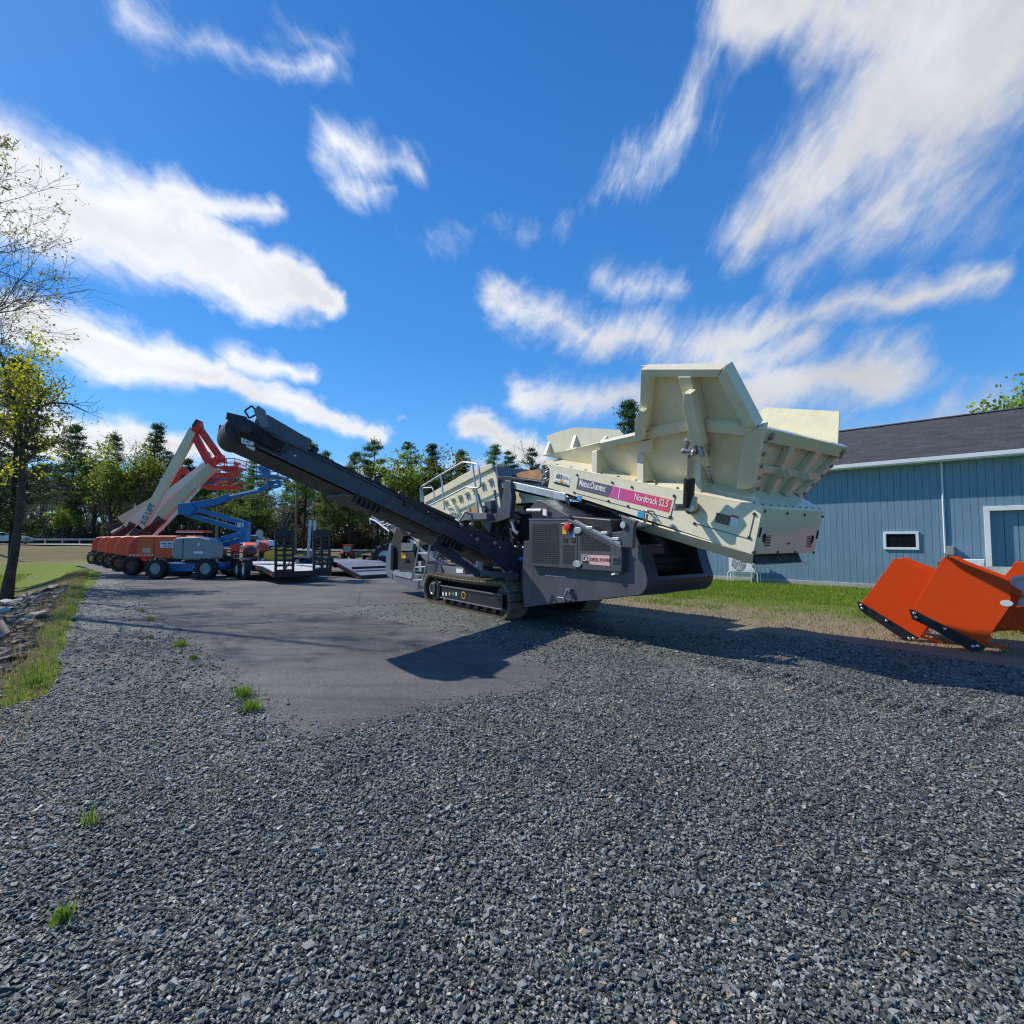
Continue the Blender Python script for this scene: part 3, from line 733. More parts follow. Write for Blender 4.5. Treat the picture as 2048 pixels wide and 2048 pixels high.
post = PY(c8, [(1222,640),(1292,660),(1300,800),(1312,860),(1285,1130),(1195,1160),(1045,1200),(1030,1300),(1010,1320),(965,1250),(905,1150),(1000,1110),(1110,1080),(1160,1000),(1185,870)], 0.35)
MB().prism(post, (0,0.12,0)).build('support_post', M['slate'], mach, 0.01)
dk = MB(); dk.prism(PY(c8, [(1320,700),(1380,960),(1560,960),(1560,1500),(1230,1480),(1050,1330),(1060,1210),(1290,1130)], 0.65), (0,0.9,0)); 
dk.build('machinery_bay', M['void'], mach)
hz = MB()
for k in range(10):
    a = MF.Y(c8(1240+rng.uniform(-60,200), 1120+rng.uniform(0,120)), 0.5+rng.uniform(0,.12)); b = MF.Y(c8(1150+rng.uniform(0,330), 1330+rng.uniform(0,150)), 0.48+rng.uniform(0,.12))
    m_ = (a+b)/2 + Vector((rng.uniform(-.1,.1), -0.06, rng.uniform(-.15,.15))); hz.tube([a, m_, b], 0.022, 7)
hz.build('hydraulic_hoses', M['rubber'], mach, smooth=True)
pp = MB(); pp.tube([MF.Y(c8(1320,1190),0.42), MF.Y(c8(1345,1290),0.40), MF.Y(c8(1400,1340),0.42)], 0.045, 10); pp.tube([MF.Y(c8(1330,1055),0.6), MF.Y(c8(1500,1060),0.6)],0.05,8)
build_each(pp, 'hydraulic_pipe', M['steel'], mach, smooth=True)
mbx = MB()
for (x,y,w,h) in ((1240,1190,90,60),(1330,1110,60,45),(1290,1390,40,60)):
    mbx.prism(PY(c8, [(x,y),(x+w,y-15),(x+w,y+h-15),(x,y+h)], 0.52), (0,0.1,0))
build_each(mbx, 'valve_block', M['slate_lt'], mach, 0.01)

# ---- screen box
YS = 0.75
sbp = [(182,862),(820,497),(1050,436),(1062,475),(1112,600),(1165,985),(1140,1080),(1010,1092),(820,1110),(640,1180),(420,1130),(182,945)]
sb = MB().prism(PY(c8, sbp, YS), (0,0.03,0)); sb.prism(PY(c8, [(q[0],q[1]) for q in sbp], YS+0.03)[:0] or [Vector((p.x, YS+1.1, p.z)) for p in PY(c8, sbp, YS)], (0,0.03,0))
sbo = sb.build('screen_box', M['cream'], mach)
rail_top = MB().prism([p for p in PY(c8, [(182,858),(820,494),(1050,432),(1062,475),(1050,492),(830,600),(182,945)], YS-0.05)], (0,0.05,0)).build('screen_top_rail', M['cream'], sbo, 0.012)
MB().prism(PY(c8, [(1062,475),(1110,470),(1135,600),(1130,740),(1112,600)], YS), (0,1.1,0)).build('screen_inlet_plate', M['slate_lt'], sbo)
MB().prism([Vector((p.x, YS+0.04, p.z-0.10)) for p in PY(c8, [(200,900),(820,530),(1040,460),(1040,500),(820,570),(200,940)], YS)], (0,1.05,0)).build('screen_deck', M['void'], sbo)
bs = MB()
for q in ((1040,650),(940,700),(835,770),(740,820),(648,860),(560,900),(470,930)):
    p = MF.Y(c8(*q), YS); bs.box(p.x-0.07,p.x+0.07,YS-0.06,YS,p.z-0.035,p.z+0.05); bs.cyl((p.x+0.02,YS-0.09,p.z),(p.x+0.02,YS,p.z),0.03,8)
    bs.box(p.x-0.02,p.x+0.03,YS-0.04,YS,p.z-0.13,p.z-0.03)
build_each(bs, 'screen_clamp', M['cream_gloss'], sbo, 0.008)
bb = MB()
for k in range(9):
    t = k/8; p = MF.Y(c8(1125+30*t, 780+330*t-20*t), YS); bb.lathe([(0.035,0),(0.03,0.03)], (p.x-0.1,YS,p.z), (0,-1,0), 8)
for k in range(6):
    p = MF.Y(c8(880+8*k, 830+30*k), YS); bb.lathe([(0.03,0),(0.03,0.03)], (p.x,YS,p.z), (0,-1,0), 8)
build_each(bb, 'bolt_head', M['slate_lt'], sbo)
vm = MB(); p = MF.Y(c8(1065,1020), YS); vm.box(p.x-0.16,p.x+0.14,YS-0.14,YS,p.z-0.16,p.z+0.2); vm.cyl((p.x-0.1,YS-0.2,p.z),(p.x-0.1,YS,p.z),0.09,12)
vm.build('screen_spring_unit', M['slate'], sbo, 0.02)
MB().prism(PY(c8, [(455,965),(560,960),(620,1100),(500,1050)], YS-0.12), (0,0.12,0)).build('screen_cover', M['cream'], sbo, 0.03)
MB().prism(PY(c8, [(720,1050),(770,1000),(860,950),(868,1060),(720,1070)], YS-0.03), (0,0.03,0)).build('screen_opening', M['rust'], sbo)
# ---- handrail and platform
YR = 0.30
def R_(*pts): return [MF.Y(c8(*q), YR) for q in pts]
hr = MB()
hr.tube(R_((145,925),(132,760),(150,725),(395,578),(660,425),(700,412),(860,435),(885,475),(912,700),(900,735),(860,748),(720,735),(440,882),(190,1000)), 0.022, 8)
hr.tube(R_((398,580),(430,870),(445,1030)), 0.022, 8); hr.tube(R_((805,425),(845,740),(872,1060)), 0.022, 8)
hr.tube(R_((170,925),(158,770),(175,745),(285,740),(305,780),(318,960)), 0.018, 8)
hr.build('handrail', M['galv'], mach, smooth=True)
pf = MB().prism(PY(c8, [(632,1112),(760,1062),(985,1068),(985,1150),(765,1155),(725,1165)], 0.2), (0,0.5,0)).build('platform', M['slate_lt'], mach, 0.008)

# ---- discharge conveyor on the near side, rising to the left
CA = math.atan(0.4125); ca, sa = math.cos(CA), math.sin(CA)
O_ = Vector((0, 0.5, 1.22))
def cv(s, h, x): return Vector((x, O_.y - s*ca - h*sa, O_.z + s*sa - h*ca))   # s along the belt, h below the top edge
XN, XF = 0.0, -1.15
L_ = 5.55
def cplate(pts, x, t): return MB().prism([cv(s, h, x) for s, h in pts], (t,0,0))
cn = MB()
cn.prism([cv(s, h, XN) for s, h in ((-0.1,0.0),(L_-0.15,0.0),(L_-0.28,0.25),(0.9,0.27),(0.3,0.36),(-0.1,0.36))], (-0.03,0,0))
conv = cn.build('conveyor_side_plate', M['navy_steel'], mach, 0.008)
cplate(((-0.1,0.0),(L_-0.15,0.0),(L_-0.28,0.25),(0.9,0.27),(-0.1,0.36)), XF, 0.03).build('conveyor_side_plate', M['navy_steel'], mach, 0.008)
ed = MB()
for h in (0.0, 0.262):
    a, b = cv(0.6, h, XN+0.012), cv(L_-0.3, h, XN+0.012); d = b-a; u = Vector((1,0,0)).cross(d.normalized())
    ed.obox((a+b)/2, d/2, (0.022,0,0), u*0.012)
build_each(ed, 'conveyor_edge_flange', M['navy_steel'], conv)
bl = MB()
for h, t in ((-0.075, 0.015), (0.285, 0.012)):
    bl.prism([cv(0.2,h,XN-0.06), cv(L_+0.02,h,XN-0.06), cv(L_+0.02,h+t,XN-0.06), cv(0.2,h+t,XN-0.06)], (XF-XN+0.12,0,0))
belt = bl.build('conveyor_belt', M['belt'], mach)
MB().prism([cv(0.9,0.285,XN-0.035), cv(3.9,0.285,XN-0.035), cv(3.9,0.45,XN-0.30), cv(0.9,0.45,XN-0.30)], (0,0,0.0)) if False else None
pan = MB()
pan.add([cv(0.7,0.27,XN-0.02), cv(3.55,0.27,XN-0.02), cv(3.55,0.315,XN-0.20), cv(0.7,0.33,XN-0.20), cv(3.55,0.315,XF+0.20), cv(0.7,0.33,XF+0.20), cv(3.55,0.27,XF+0.02), cv(0.7,0.27,XF+0.02)],
        [(0,1,2,3),(3,2,4,5),(5,4,6,7)])
pan.build('belt_pan', M['belt'], belt)
dr = MB().lathe([(0.05,-0.02),(0.20,0.0),(0.215,0.12),(0.225,0.3),(0.23,0.5),(0.225,0.75),(0.215,0.95),(0.20,1.05),(0.05,1.07)], cv(L_+0.02,0.125,XN-0.05), (-1,0,0), 28).build('head_drum', M['belt'], mach, smooth=True)
hdm = MB(); hdm.prism([cv(s,h,XN+0.01) for s,h in ((L_-0.75,-0.02),(L_-0.1,-0.05),(L_+0.12,0.0),(L_+0.1,0.16),(L_-0.05,0.3),(L_-0.62,0.24))], (-0.05,0,0))
hd_ = hdm.build('head_frame', M['black'], mach, 0.01)
mo = MB(); c_ = cv(L_-0.02,0.10,XN)
mo.lathe([(0.13,0),(0.13,0.05),(0.09,0.06),(0.09,0.12),(0.05,0.13)], c_, (1,0,0), 16)
mo.lathe([(0.05,0),(0.05,0.05)], cv(L_-0.33,0.03,XN+0.01), (1,0,0), 10)
mo.build('drum_motor', M['black'], hd_, smooth=True)
hs = MB()
for k in range(6):
    a = cv(L_-0.02+rng.uniform(-.1,.1),0.08+rng.uniform(-.06,.1),XN+0.10); b = cv(L_-0.6,rng.uniform(0.05,.2),XN+0.03); hs.tube([a,(a+b)/2+Vector((0.05,0,0.03-0.05*(k%2))),b],0.016,6)
hs.build('motor_hoses', M['rubber'], hd_, smooth=True)
for k in range(5):
    p = cv(L_-0.12-0.13*k, -0.0, XN+0.02); MB().ball(p, 0.014, 6).build('bolt_head', M['sticker'], hd_)
cov = MB(); cov.prism([cv(s,h,XN-0.02) for s,h in ((L_-0.95,-0.0),(L_-0.95,-0.22),(L_-0.22,-0.27),(L_-0.10,-0.19),(L_-0.10,0.0))], (-0.5,0,0))
cov.build('head_cover', M['slate'], mach, 0.015)
lp = MB()
for xx in (XN-0.08, XF+0.05):
    a = [cv(L_-0.02,-0.10,xx), cv(L_+0.08,-0.17,xx), cv(L_+0.03,-0.29,xx), cv(L_-0.10,-0.24,xx)]
    for p, q in zip(a, a[1:]+a[:1]): lp.tube([p, q], 0.014, 6)
    lp.bar(cv(L_+0.0,-0.05,xx+0.0), cv(L_+0.26,0.02,xx), 0.05, 0.10)
build_each(lp, 'lamp_bracket', M['black'], mach)
MB().prism([cv(s,h,XN+0.0) for s,h in ((L_-0.22,-0.02),(L_-0.02,-0.22),(L_-0.04,-0.32),(L_-0.16,-0.30),(L_-0.30,-0.10))], (-0.02,0,0)).build('head_side_plate', M['slate_lt'], mach)
w1 = MB().prism(PX(c7, [(573,585),(708,645),(690,695),(575,660)], 0.035), (-0.02,0,0)).build('scale_plate', M['sticker'], conv)
MB().prism(PX(c7, [(640,695),(765,725),(748,770),(640,715)], 0.025), (-0.02,0,0)).build('scale_plate', M['galv'], conv)
a, b = MF.X(c7(590,640),0.037), MF.X(c7(690,680),0.037); text_part('plate_marks', '( - > )', 0.05, M['void'], w1, a, b-a, (0,0,1), width=(b-a).length*0.9, bold=0.003)
MB().ball(MF.X(c7(715,670),0.05), 0.035, 8).build('marker_lamp', M['sticker'], conv)
MB().prism(PX(c7, [(895,760),(910,758),(1030,815),(1010,825)], 0.03), (-0.02,0,0)).build('white_strip', M['sticker'], conv)
MB().prism(PX(c7, [(1297,825),(1330,832),(1328,850),(1297,842)], 0.006), (-0.01,0,0)).build('white_strip', M['sticker'], conv)
rl = MB()
for s in (L_-1.05, L_-2.15):
    a = cv(s,-0.12,XN-0.05); d = Vector((0,-sa,-ca)).normalized(); rl.cyl(cv(s,-0.15,XN-0.06), cv(s,0.02,XN-0.06), 0.055, 12)
build_each(rl, 'belt_guide_roller', M['black'], belt, smooth=True)
sd_ = MB(); sd_.prism([cv(s,h,XN-0.03) for s,h in ((0.9,0.0),(L_-0.95,0.0),(L_-0.95,-0.06),(0.9,-0.10))], (-0.02,0,0)); sd_.build('belt_skirting', M['rubber'], belt)
for s0 in (L_-2.0, L_-3.75):
    mb = MB(); h = 0.29
    mb.prism([cv(s0-0.42,h-0.03,XN-0.02), cv(s0+0.1,h-0.03,XN-0.02), cv(s0+0.32,h+0.05,XN-0.9), cv(s0-0.28,h+0.05,XN-0.9)], Vector((0,-0.0,-0.05)))
    for k in range(6):
        t = k/5; p = cv(s0-0.42+0.45*t, h+0.03, XN-0.10); mb.obox(p, (0.09,0,0), Vector((0,-ca,sa))*0.022, Vector((0,-sa,-ca))*0.10)
    mb.build('belt_support_bracket', M['black'], conv, 0.004)
up = MB()    # fold hinge and fittings on the top edge
for s, h, r_ in ((2.9,-0.05,0.07),(2.75,0.05,0.05),(1.6,-0.08,0.04)):
    up.cyl(cv(s,h,XN-0.03), cv(s,h,XN+0.05), r_, 12)
up.bar(cv(1.75,-0.09,XN-0.02), cv(2.8,-0.05,XN-0.02), 0.05, 0.07); up.bar(cv(2.6,0.05,XN+0.02), cv(2.0,0.06,XN+0.02), 0.02, 0.02)
build_each(up, 'fold_cylinder', M['black'], conv, smooth=True)
ft = MB()
for s, h, r_ in ((2.75,0.05,0.04),(2.32,0.02,0.02),(1.32,0.06,0.025),(-0.35,0.06,0.05),(0.62,0.03,0.03)):
    ft.lathe([(r_,0),(r_,0.03),(r_*0.5,0.04)], cv(s,h,XN+0.005), (1,0,0), 10)
build_each(ft, 'plate_fitting', M['steel'], conv, smooth=True)
lo2 = MB(); lo2.tube([cv(1.65,-0.10,XN), cv(1.6,-0.3,XN), cv(1.45,-0.32,XN), cv(1.32,-0.12,XN)], 0.022, 8); lo2.build('grab_handle', M['slate_lt'], conv, smooth=True)
tailp = MB().prism(PX(c8, [(640,1235),(700,1240),(910,1290),(1090,1400),(1530,1560),(1500,1660),(1420,1800),(1400,1845),(1300,1870),(840,1500),(650,1420)], 0.012), (-0.05,0,0))
tp = tailp.build('conveyor_tail_plate', M['navy_steel'], mach, 0.01)
MB().prism(PX(c8, [(1300,1800),(1405,1860),(1390,1930),(1330,1950),(1240,1840)], 0.02), (-0.06,0,0)).build('tail_foot', M['slate_lt'], tp, 0.006)
MB().prism(PX(c8, [(900,1800),(1310,1850),(1310,1925),(930,1880)], -0.02), (-0.05,0,0)).build('tail_crossbar', M['slate_lt'], tp, 0.006)
cy_ = MB(); a, b = MF.X(c8(330,1480),-0.15), MF.X(c8(860,1840),-0.15); cy_.tube([a, a.lerp(b,.55)], 0.09, 12); cy_.tube([a.lerp(b,.5), b], 0.07, 12); cy_.ball(b, 0.09, 8)
cy_.build('lift_cylinder', M['navy_steel'], conv, smooth=True)
MB().prism(PX(c8, [(870,1690),(945,1700),(935,1790),(870,1800)], -0.1), (-0.06,0,0)).build('cylinder_lug', M['galv'], tp)
MB().ball(MF.X(c8(1435,1665),0.05), 0.06, 8).build('blue_cap', M['blue_sticker'], tp, smooth=True)
ft2 = MB()
for q in ((860,1410),(1465,1520),(1365,1510),(1090,1460),(660,1225),(790,1220)):
    ft2.lathe([(0.045,0),(0.045,0.03),(0.02,0.04)], MF.X(c8(*q),0.015), (1,0,0), 10)
build_each(ft2, 'plate_fitting', M['steel'], tp, smooth=True)

# ---- front end: C frame, step ladder, fines conveyor
YL = 0.20
cfr = [(215,615),(240,620),(232,905),(250,935),(250,1010),(195,985),(172,900),(180,780)]
plate(c6, cfr, YL, 0.10).build('front_c_frame', M['slate_lt'], mach, 0.02)
hdp = [(1,340),(20,290),(60,330),(140,440),(215,480),(300,420),(260,460),(240,560),(215,620),(180,600)]
nose = plate(c6, [(250,935),(470,950),(560,965),(640,1000),(625,1165),(480,1120),(300,1050),(262,1010)], 0.22, 0.5).build('nose_plate', M['slate_lt'], mach, 0.01)
MB().prism(PY(c6, [(250,925),(475,938),(475,985),(460,1010),(270,965)], 0.19), (0,0.03,0)).build('nose_bracket', M['galv'], nose)
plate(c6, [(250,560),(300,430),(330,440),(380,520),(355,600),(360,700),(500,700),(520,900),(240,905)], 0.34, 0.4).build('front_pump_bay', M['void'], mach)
plate(c6, [(355,600),(490,610),(480,690),(350,690)], 0.32, 0.1).build('bay_panel', M['slate_lt'], mach)
MB().prism(PY(c6, [(390,725),(412,775),(358,775),(358,712),(368,712),(370,765)], 0.26), (0,0.01,0)).build('warning_triangle', M['yellow'], mach)
plate(c6, [(390,800),(580,810),(585,930),(330,930),(345,860)], 0.40, 0.3).build('battery_box', M['lift_grey'], mach, 0.01)
arm = MB(); arm.bar(MF.Y(c6(195,380),0.6), MF.Y(c6(800,890),0.45), 0.06, 0.22); arm.bar(MF.Y(c6(20,300),0.55), MF.Y(c6(210,440),0.55), 0.06, 0.08)
arm.bar(MF.Y(c6(370,400),0.5), MF.Y(c6(560,620),0.5), 0.04, 0.06)
build_each(arm, 'fines_conveyor_arm', M['slate_lt'], mach, 0.008)
pl_ = MB(); pl_.tube([MF.Y(c6(0,330),0.5), MF.Y(c6(60,350),0.5), MF.Y(c6(220,470),0.5)], 0.03, 8)
for q in ((150,370),(180,400),(230,405)): pl_.tube([MF.Y(c6(q[0]-30,q[1]),0.5), MF.Y(c6(q[0]+30,q[1]-20),0.5)], 0.022, 6)
pl_.tube([MF.Y(c6(0,330),0.5), MF.Y(c6(5,390),0.5)], 0.03, 6)
build_each(pl_, 'folding_link', M['galv'], mach, smooth=True)
lad = MB()
def lr(a, b, r_=0.026): lad.tube([MF.Y(c6(*a), 0.12), MF.Y(c6(*b), 0.12)], r_, 8)
lr((568,580),(478,1040)); lr((690,600),(605,1020)); lr((550,720),(660,720),0.02); lr((520,880),(635,872),0.02); lr((490,1028),(610,1022),0.02)
lad.tube([MF.Y(c6(568,580),0.12), MF.Y(c6(600,540),0.12), MF.Y(c6(690,560),0.12), MF.Y(c6(690,600),0.12)], 0.024, 8)
lad.build('step_ladder', M['galv'], mach, smooth=True)
plate(c6, [(650,810),(720,800),(800,870),(830,960),(700,965),(640,990)], 0.25, 0.6).build('front_side_box', M['slate'], mach, 0.01)
bp = plate(c6, [(800,865),(1065,882),(1080,960),(1230,965),(1230,1000),(830,970)], 0.30, 0.3).build('track_crossmember', M['slate_lt'], mach, 0.008)
MB().prism(PY(c6, [(980,893),(1055,897),(1053,945),(978,940)], 0.29), (0,0.008,0)).build('serial_plate', M['sticker'], bp)
plate(c6, [(700,700),(1000,700),(1220,800),(1270,930),(1065,882),(800,865)], 0.75, 0.8).build('lower_machinery', M['slate'], mach, 0.01)
plate(c6, [(1215,790),(1290,800),(1280,870),(1250,920),(1215,910)], 0.35, 0.1).build('mounting_lug', M['galv'], mach)
ms = MB()
for k in range(14):
    q = (650+rng.uniform(0,420), 620+rng.uniform(0,230)); p = MF.Y(c6(*q), 0.55+rng.uniform(0,.15)); ms.tube([p, p+Vector((rng.uniform(-.3,.3),0.05,rng.uniform(-.2,.1)))], 0.03, 7)
    if k % 3 == 0: ms.ball(p, 0.06, 7)
build_each(ms, 'screen_drive_part', M['steel'], mach, smooth=True)
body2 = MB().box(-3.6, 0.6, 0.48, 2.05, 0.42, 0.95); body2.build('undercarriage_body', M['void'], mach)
plate(c6, [(490,490),(600,490),(640,540),(560,560),(540,620),(500,600)], 0.6, 0.3).build('transfer_chute', M['cream'], mach)
# ================================================================== CAMERA, SUN, SKY
cam = bpy.data.cameras.new('camera'); cam.sensor_width = 36; cam.lens = 18.0; cam.clip_start = 0.05; cam.clip_end = 3000
camo = bpy.data.objects.new('camera', cam); COL.objects.link(camo); camo.location = (0, 0, EYE); camo.rotation_euler = (math.pi/2 + PITCH, 0, 0)
scene.camera = camo
SUN_AZ = R(-65)          # from +Y, positive to +X
SUN_EL = R(42)
sunv = Vector((math.cos(SUN_EL)*math.sin(SUN_AZ), math.cos(SUN_EL)*math.cos(SUN_AZ), math.sin(SUN_EL)))
sl = bpy.data.lights.new('sun', 'SUN'); sl.energy = 5.0; sl.angle = R(0.5); sl.color = (1.0, 0.94, 0.85)
so = bpy.data.objects.new('sun', sl); COL.objects.link(so); so.rotation_euler = sunv.to_track_quat('Z', 'Y').to_euler(); so.location = sunv*60
scene.cycles.filter_width = 1.2
scene.view_settings.view_transform = 'Standard'; scene.view_settings.look = 'None'; scene.view_settings.exposure = 0
w = bpy.data.worlds.new('World'); scene.world = w; w.use_nodes = True
nt = w.node_tree; N, L = nt.nodes, nt.links; N.clear()
out = N.new('ShaderNodeOutputWorld')
sky = N.new('ShaderNodeTexSky'); sky.sky_type = 'NISHITA'; sky.sun_disc = False
sky.sun_elevation = SUN_EL; sky.sun_rotation = SUN_AZ; sky.altitude = 100; sky.air_density = 1.0; sky.dust_density = 0.2; sky.ozone_density = 2.2
hs = N.new('ShaderNodeHueSaturation'); hs.inputs['Saturation'].default_value = 1.34; hs.inputs['Value'].default_value = 1.0; L.new(sky.outputs[0], hs.inputs['Color'])
skyt = mixc(nt, 1.0, hs.outputs['Color'], (0.66, 0.97, 1.17), 'MULTIPLY')
tcs = N.new('ShaderNodeTexCoord'); sxs = N.new('ShaderNodeSeparateXYZ'); L.new(tcs.outputs['Generated'], sxs.inputs[0])
clear = ramp(nt, sxs.outputs[2], [(0.0, (1.5,3.5,6.2)), (0.12, (1.0,2.85,5.9)), (0.35, (0.50,1.95,5.1)), (0.75, (0.28,1.25,3.8))])
skyc = mixc(nt, 0.6, skyt, clear.outputs['Color'])
bg = N.new('ShaderNodeBackground'); bg.inputs[1].default_value = 0.15; L.new(skyc, bg.inputs[0])
tc = N.new('ShaderNodeTexCoord'); sx = N.new('ShaderNodeSeparateXYZ'); L.new(tc.outputs['Generated'], sx.inputs[0])
X_, Y_, Z_ = sx.outputs
az = mth(nt, 'ARCTAN2', X_, Y_); el = mth(nt, 'ARCSINE', Z_)
# high cloud layer: streaked noise on a horizontal plane, driven by the view direction only
zc = mth(nt, 'ADD', mth(nt, 'MAXIMUM', Z_, 0.0), 0.10)
cx = N.new('ShaderNodeCombineXYZ'); L.new(mth(nt, 'DIVIDE', X_, zc), cx.inputs[0]); L.new(mth(nt, 'DIVIDE', Y_, zc), cx.inputs[1])
ctr = N.new('ShaderNodeCombineXYZ'); L.new(az, ctr.inputs[0]); L.new(el, ctr.inputs[1])
mp = N.new('ShaderNodeMapping'); mp.inputs['Rotation'].default_value = (0, 0, R(12)); mp.inputs['Scale'].default_value = (2.3, 0.55, 1); L.new(cx.outputs[0], mp.inputs['Vector'])
th = N.new('ShaderNodeMapRange'); th.interpolation_type = 'SMOOTHSTEP'; th.inputs[1].default_value = -0.35; th.inputs[2].default_value = 0.45; th.inputs[3].default_value = R(26); th.inputs[4].default_value = R(-40); L.new(az, th.inputs[0])
vr = N.new('ShaderNodeVectorRotate'); vr.rotation_type = 'Z_AXIS'; L.new(ctr.outputs[0], vr.inputs['Vector']); L.new(th.outputs[0], vr.inputs['Angle'])
mp2 = N.new('ShaderNodeMapping'); mp2.inputs['Scale'].default_value = (1.0, 2.6, 1); L.new(vr.outputs[0], mp2.inputs['Vector'])
nA = noise(nt, 3.2, 12, 0.60, vec=mp2.outputs['Vector'], dist=0.5)
nB = noise(nt, 5.0, 8, 0.58, vec=ctr.outputs[0], dist=0.3)
nC = noise(nt, 11.0, 10, 0.68, vec=mp2.outputs['Vector'], dist=0.7)
nw = noise(nt, 2.6, 4, 0.55, vec=ctr.outputs[0])
nw2 = noise(nt, 9.0, 4, 0.6, vec=ctr.outputs[0])
wob = mth(nt, 'ADD', mth(nt, 'MULTIPLY', mth(nt, 'SUBTRACT', nw.outputs['Fac'], 0.5), 0.13), mth(nt, 'MULTIPLY', mth(nt, 'SUBTRACT', nw2.outputs['Fac'], 0.5), 0.07))
def azel(q):
    r = Vector(ray(q)).normalized(); return math.atan2(r.x, r.y), math.asin(r.z)
elw = mth(nt, 'ADD', el, wob); azw = mth(nt, 'ADD', az, wob)
def capsule(q0, q1, r0, r1, dens):
    """soft streak of cloud between two sky directions, radii in picture pixels"""
    a, b = azel(q0), azel(q1); dx, dy = b[0]-a[0], b[1]-a[1]; LL = dx*dx+dy*dy
    px = mth(nt, 'SUBTRACT', azw, a[0]); py = mth(nt, 'SUBTRACT', elw, a[1])
    t = mth(nt, 'MULTIPLY', mth(nt, 'ADD', mth(nt, 'MULTIPLY', px, dx), mth(nt, 'MULTIPLY', py, dy)), 1/LL, clamp=True)
    ex_ = mth(nt, 'SUBTRACT', px, mth(nt, 'MULTIPLY', t, dx)); ey_ = mth(nt, 'SUBTRACT', py, mth(nt, 'MULTIPLY', t, dy))
    dd = mth(nt, 'SQRT', mth(nt, 'ADD', mth(nt, 'MULTIPLY', ex_, ex_), mth(nt, 'MULTIPLY', ey_, ey_)))
    k0, k1 = r0/1500.0, r1/1500.0
    rr = mth(nt, 'MULTIPLY_ADD', t, k1-k0, k0)
    return mth(nt, 'MULTIPLY', mth(nt, 'SUBTRACT', 1.0, mth(nt, 'DIVIDE', dd, rr)), dens)
CL = [((-160,280),(330,475),165,130,1.2), ((330,475),(650,610),120,58,1.15), ((260,390),(530,440),60,40,.7),
      ((40,650),(440,745),85,58,1.0), ((440,745),(790,850),62,26,.75), ((480,710),(640,740),55,26,.55),
      ((60,850),(420,900),85,66,1.15), ((420,890),(640,950),55,40,.45),
      ((660,300),(830,350),80,55,.42), ((680,385),(770,400),50,30,.3),
      ((250,30),(640,140),65,34,.36), ((380,95),(560,150),45,28,.25), ((560,60),(680,100),45,34,.15),
      ((2100,-80),(1780,190),290,215,.84), ((1780,190),(1480,500),200,95,.72), ((1950,240),(1560,560),190,90,.36), ((1450,60),(1320,300),110,70,.36), ((1480,20),(1900,0),150,170,.85),
      ((1260,330),(1180,410),60,36,.26), ((1380,250),(1290,330),80,50,.32), ((1130,440),(1060,460),40,26,.14),
      ((860,470),(1010,440),40,26,.08),
      ((990,600),(1330,690),80,115,.62), ((1330,690),(1990,560),100,34,.52), ((1050,795),(1780,750),85,95,.72), ((1300,760),(1600,690),100,100,.5), ((1200,550),(1360,590),50,50,.3),
      ((930,860),(1070,915),62,56,.95), ((700,935),(1130,950),45,45,.35), ((1500,880),(2100,840),80,70,.4), ((1700,430),(2080,330),150,180,.22)]
mask = None
for c in CL:
    v = capsule(*c); mask = v if mask is None else mth(nt, 'MAXIMUM', mask, v)
mask = mth(nt, 'MAXIMUM', mask, -0.35)
nz = mth(nt, 'ADD', mth(nt, 'MULTIPLY', mth(nt, 'SUBTRACT', nA.outputs['Fac'], 0.5), 1.9), mth(nt, 'MULTIPLY', mth(nt, 'SUBTRACT', nB.outputs['Fac'], 0.5), 0.9))
nz = mth(nt, 'ADD', nz, mth(nt, 'MULTIPLY', mth(nt, 'SUBTRACT', nC.outputs['Fac'], 0.5), 1.05))
den = mth(nt, 'ADD', mth(nt, 'MULTIPLY', mask, 1.35), mth(nt, 'MULTIPLY', nz, 0.72))
mr = N.new('ShaderNodeMapRange'); mr.interpolation_type = 'SMOOTHSTEP'; mr.inputs[1].default_value = -0.04; mr.inputs[2].default_value = 1.06; L.new(den, mr.inputs[0])
# clouds are brightest near the sun and greyer in their thick centres
mr2 = N.new('ShaderNodeMapRange'); mr2.inputs[1].default_value = 0.2; mr2.inputs[2].default_value = 1.3; L.new(den, mr2.inputs[0])
dt = N.new('ShaderNodeVectorMath'); dt.operation = 'DOT_PRODUCT'; dt.inputs[1].default_value = sunv; L.new(tc.outputs['Generated'], dt.inputs[0])
glow = N.new('ShaderNodeMapRange'); glow.inputs[1].default_value = -0.2; glow.inputs[2].default_value = 0.95; glow.inputs[3].default_value = 0.62; glow.inputs[4].default_value = 1.12; L.new(dt.outputs['Value'], glow.inputs[0])
cc = ramp(nt, mr2.outputs[0], [(0.0, (0.78,0.86,0.98)), (0.45, (0.95,0.97,1.0)), (1.0, (0.80,0.82,0.87))])
sh = mth(nt, 'MULTIPLY_ADD', mth(nt, 'SUBTRACT', nB.outputs['Fac'], 0.5), 0.7, 0.98)
bgc = N.new('ShaderNodeBackground'); L.new(cc.outputs['Color'], bgc.inputs[0]); L.new(mth(nt, 'MULTIPLY', glow.outputs[0], sh), bgc.inputs[1])
ms_ = N.new('ShaderNodeMixShader'); L.new(mr.outputs[0], ms_.inputs[0]); L.new(bg.outputs[0], ms_.inputs[1]); L.new(bgc.outputs[0], ms_.inputs[2])
L.new(ms_.outputs[0], out.inputs[0])

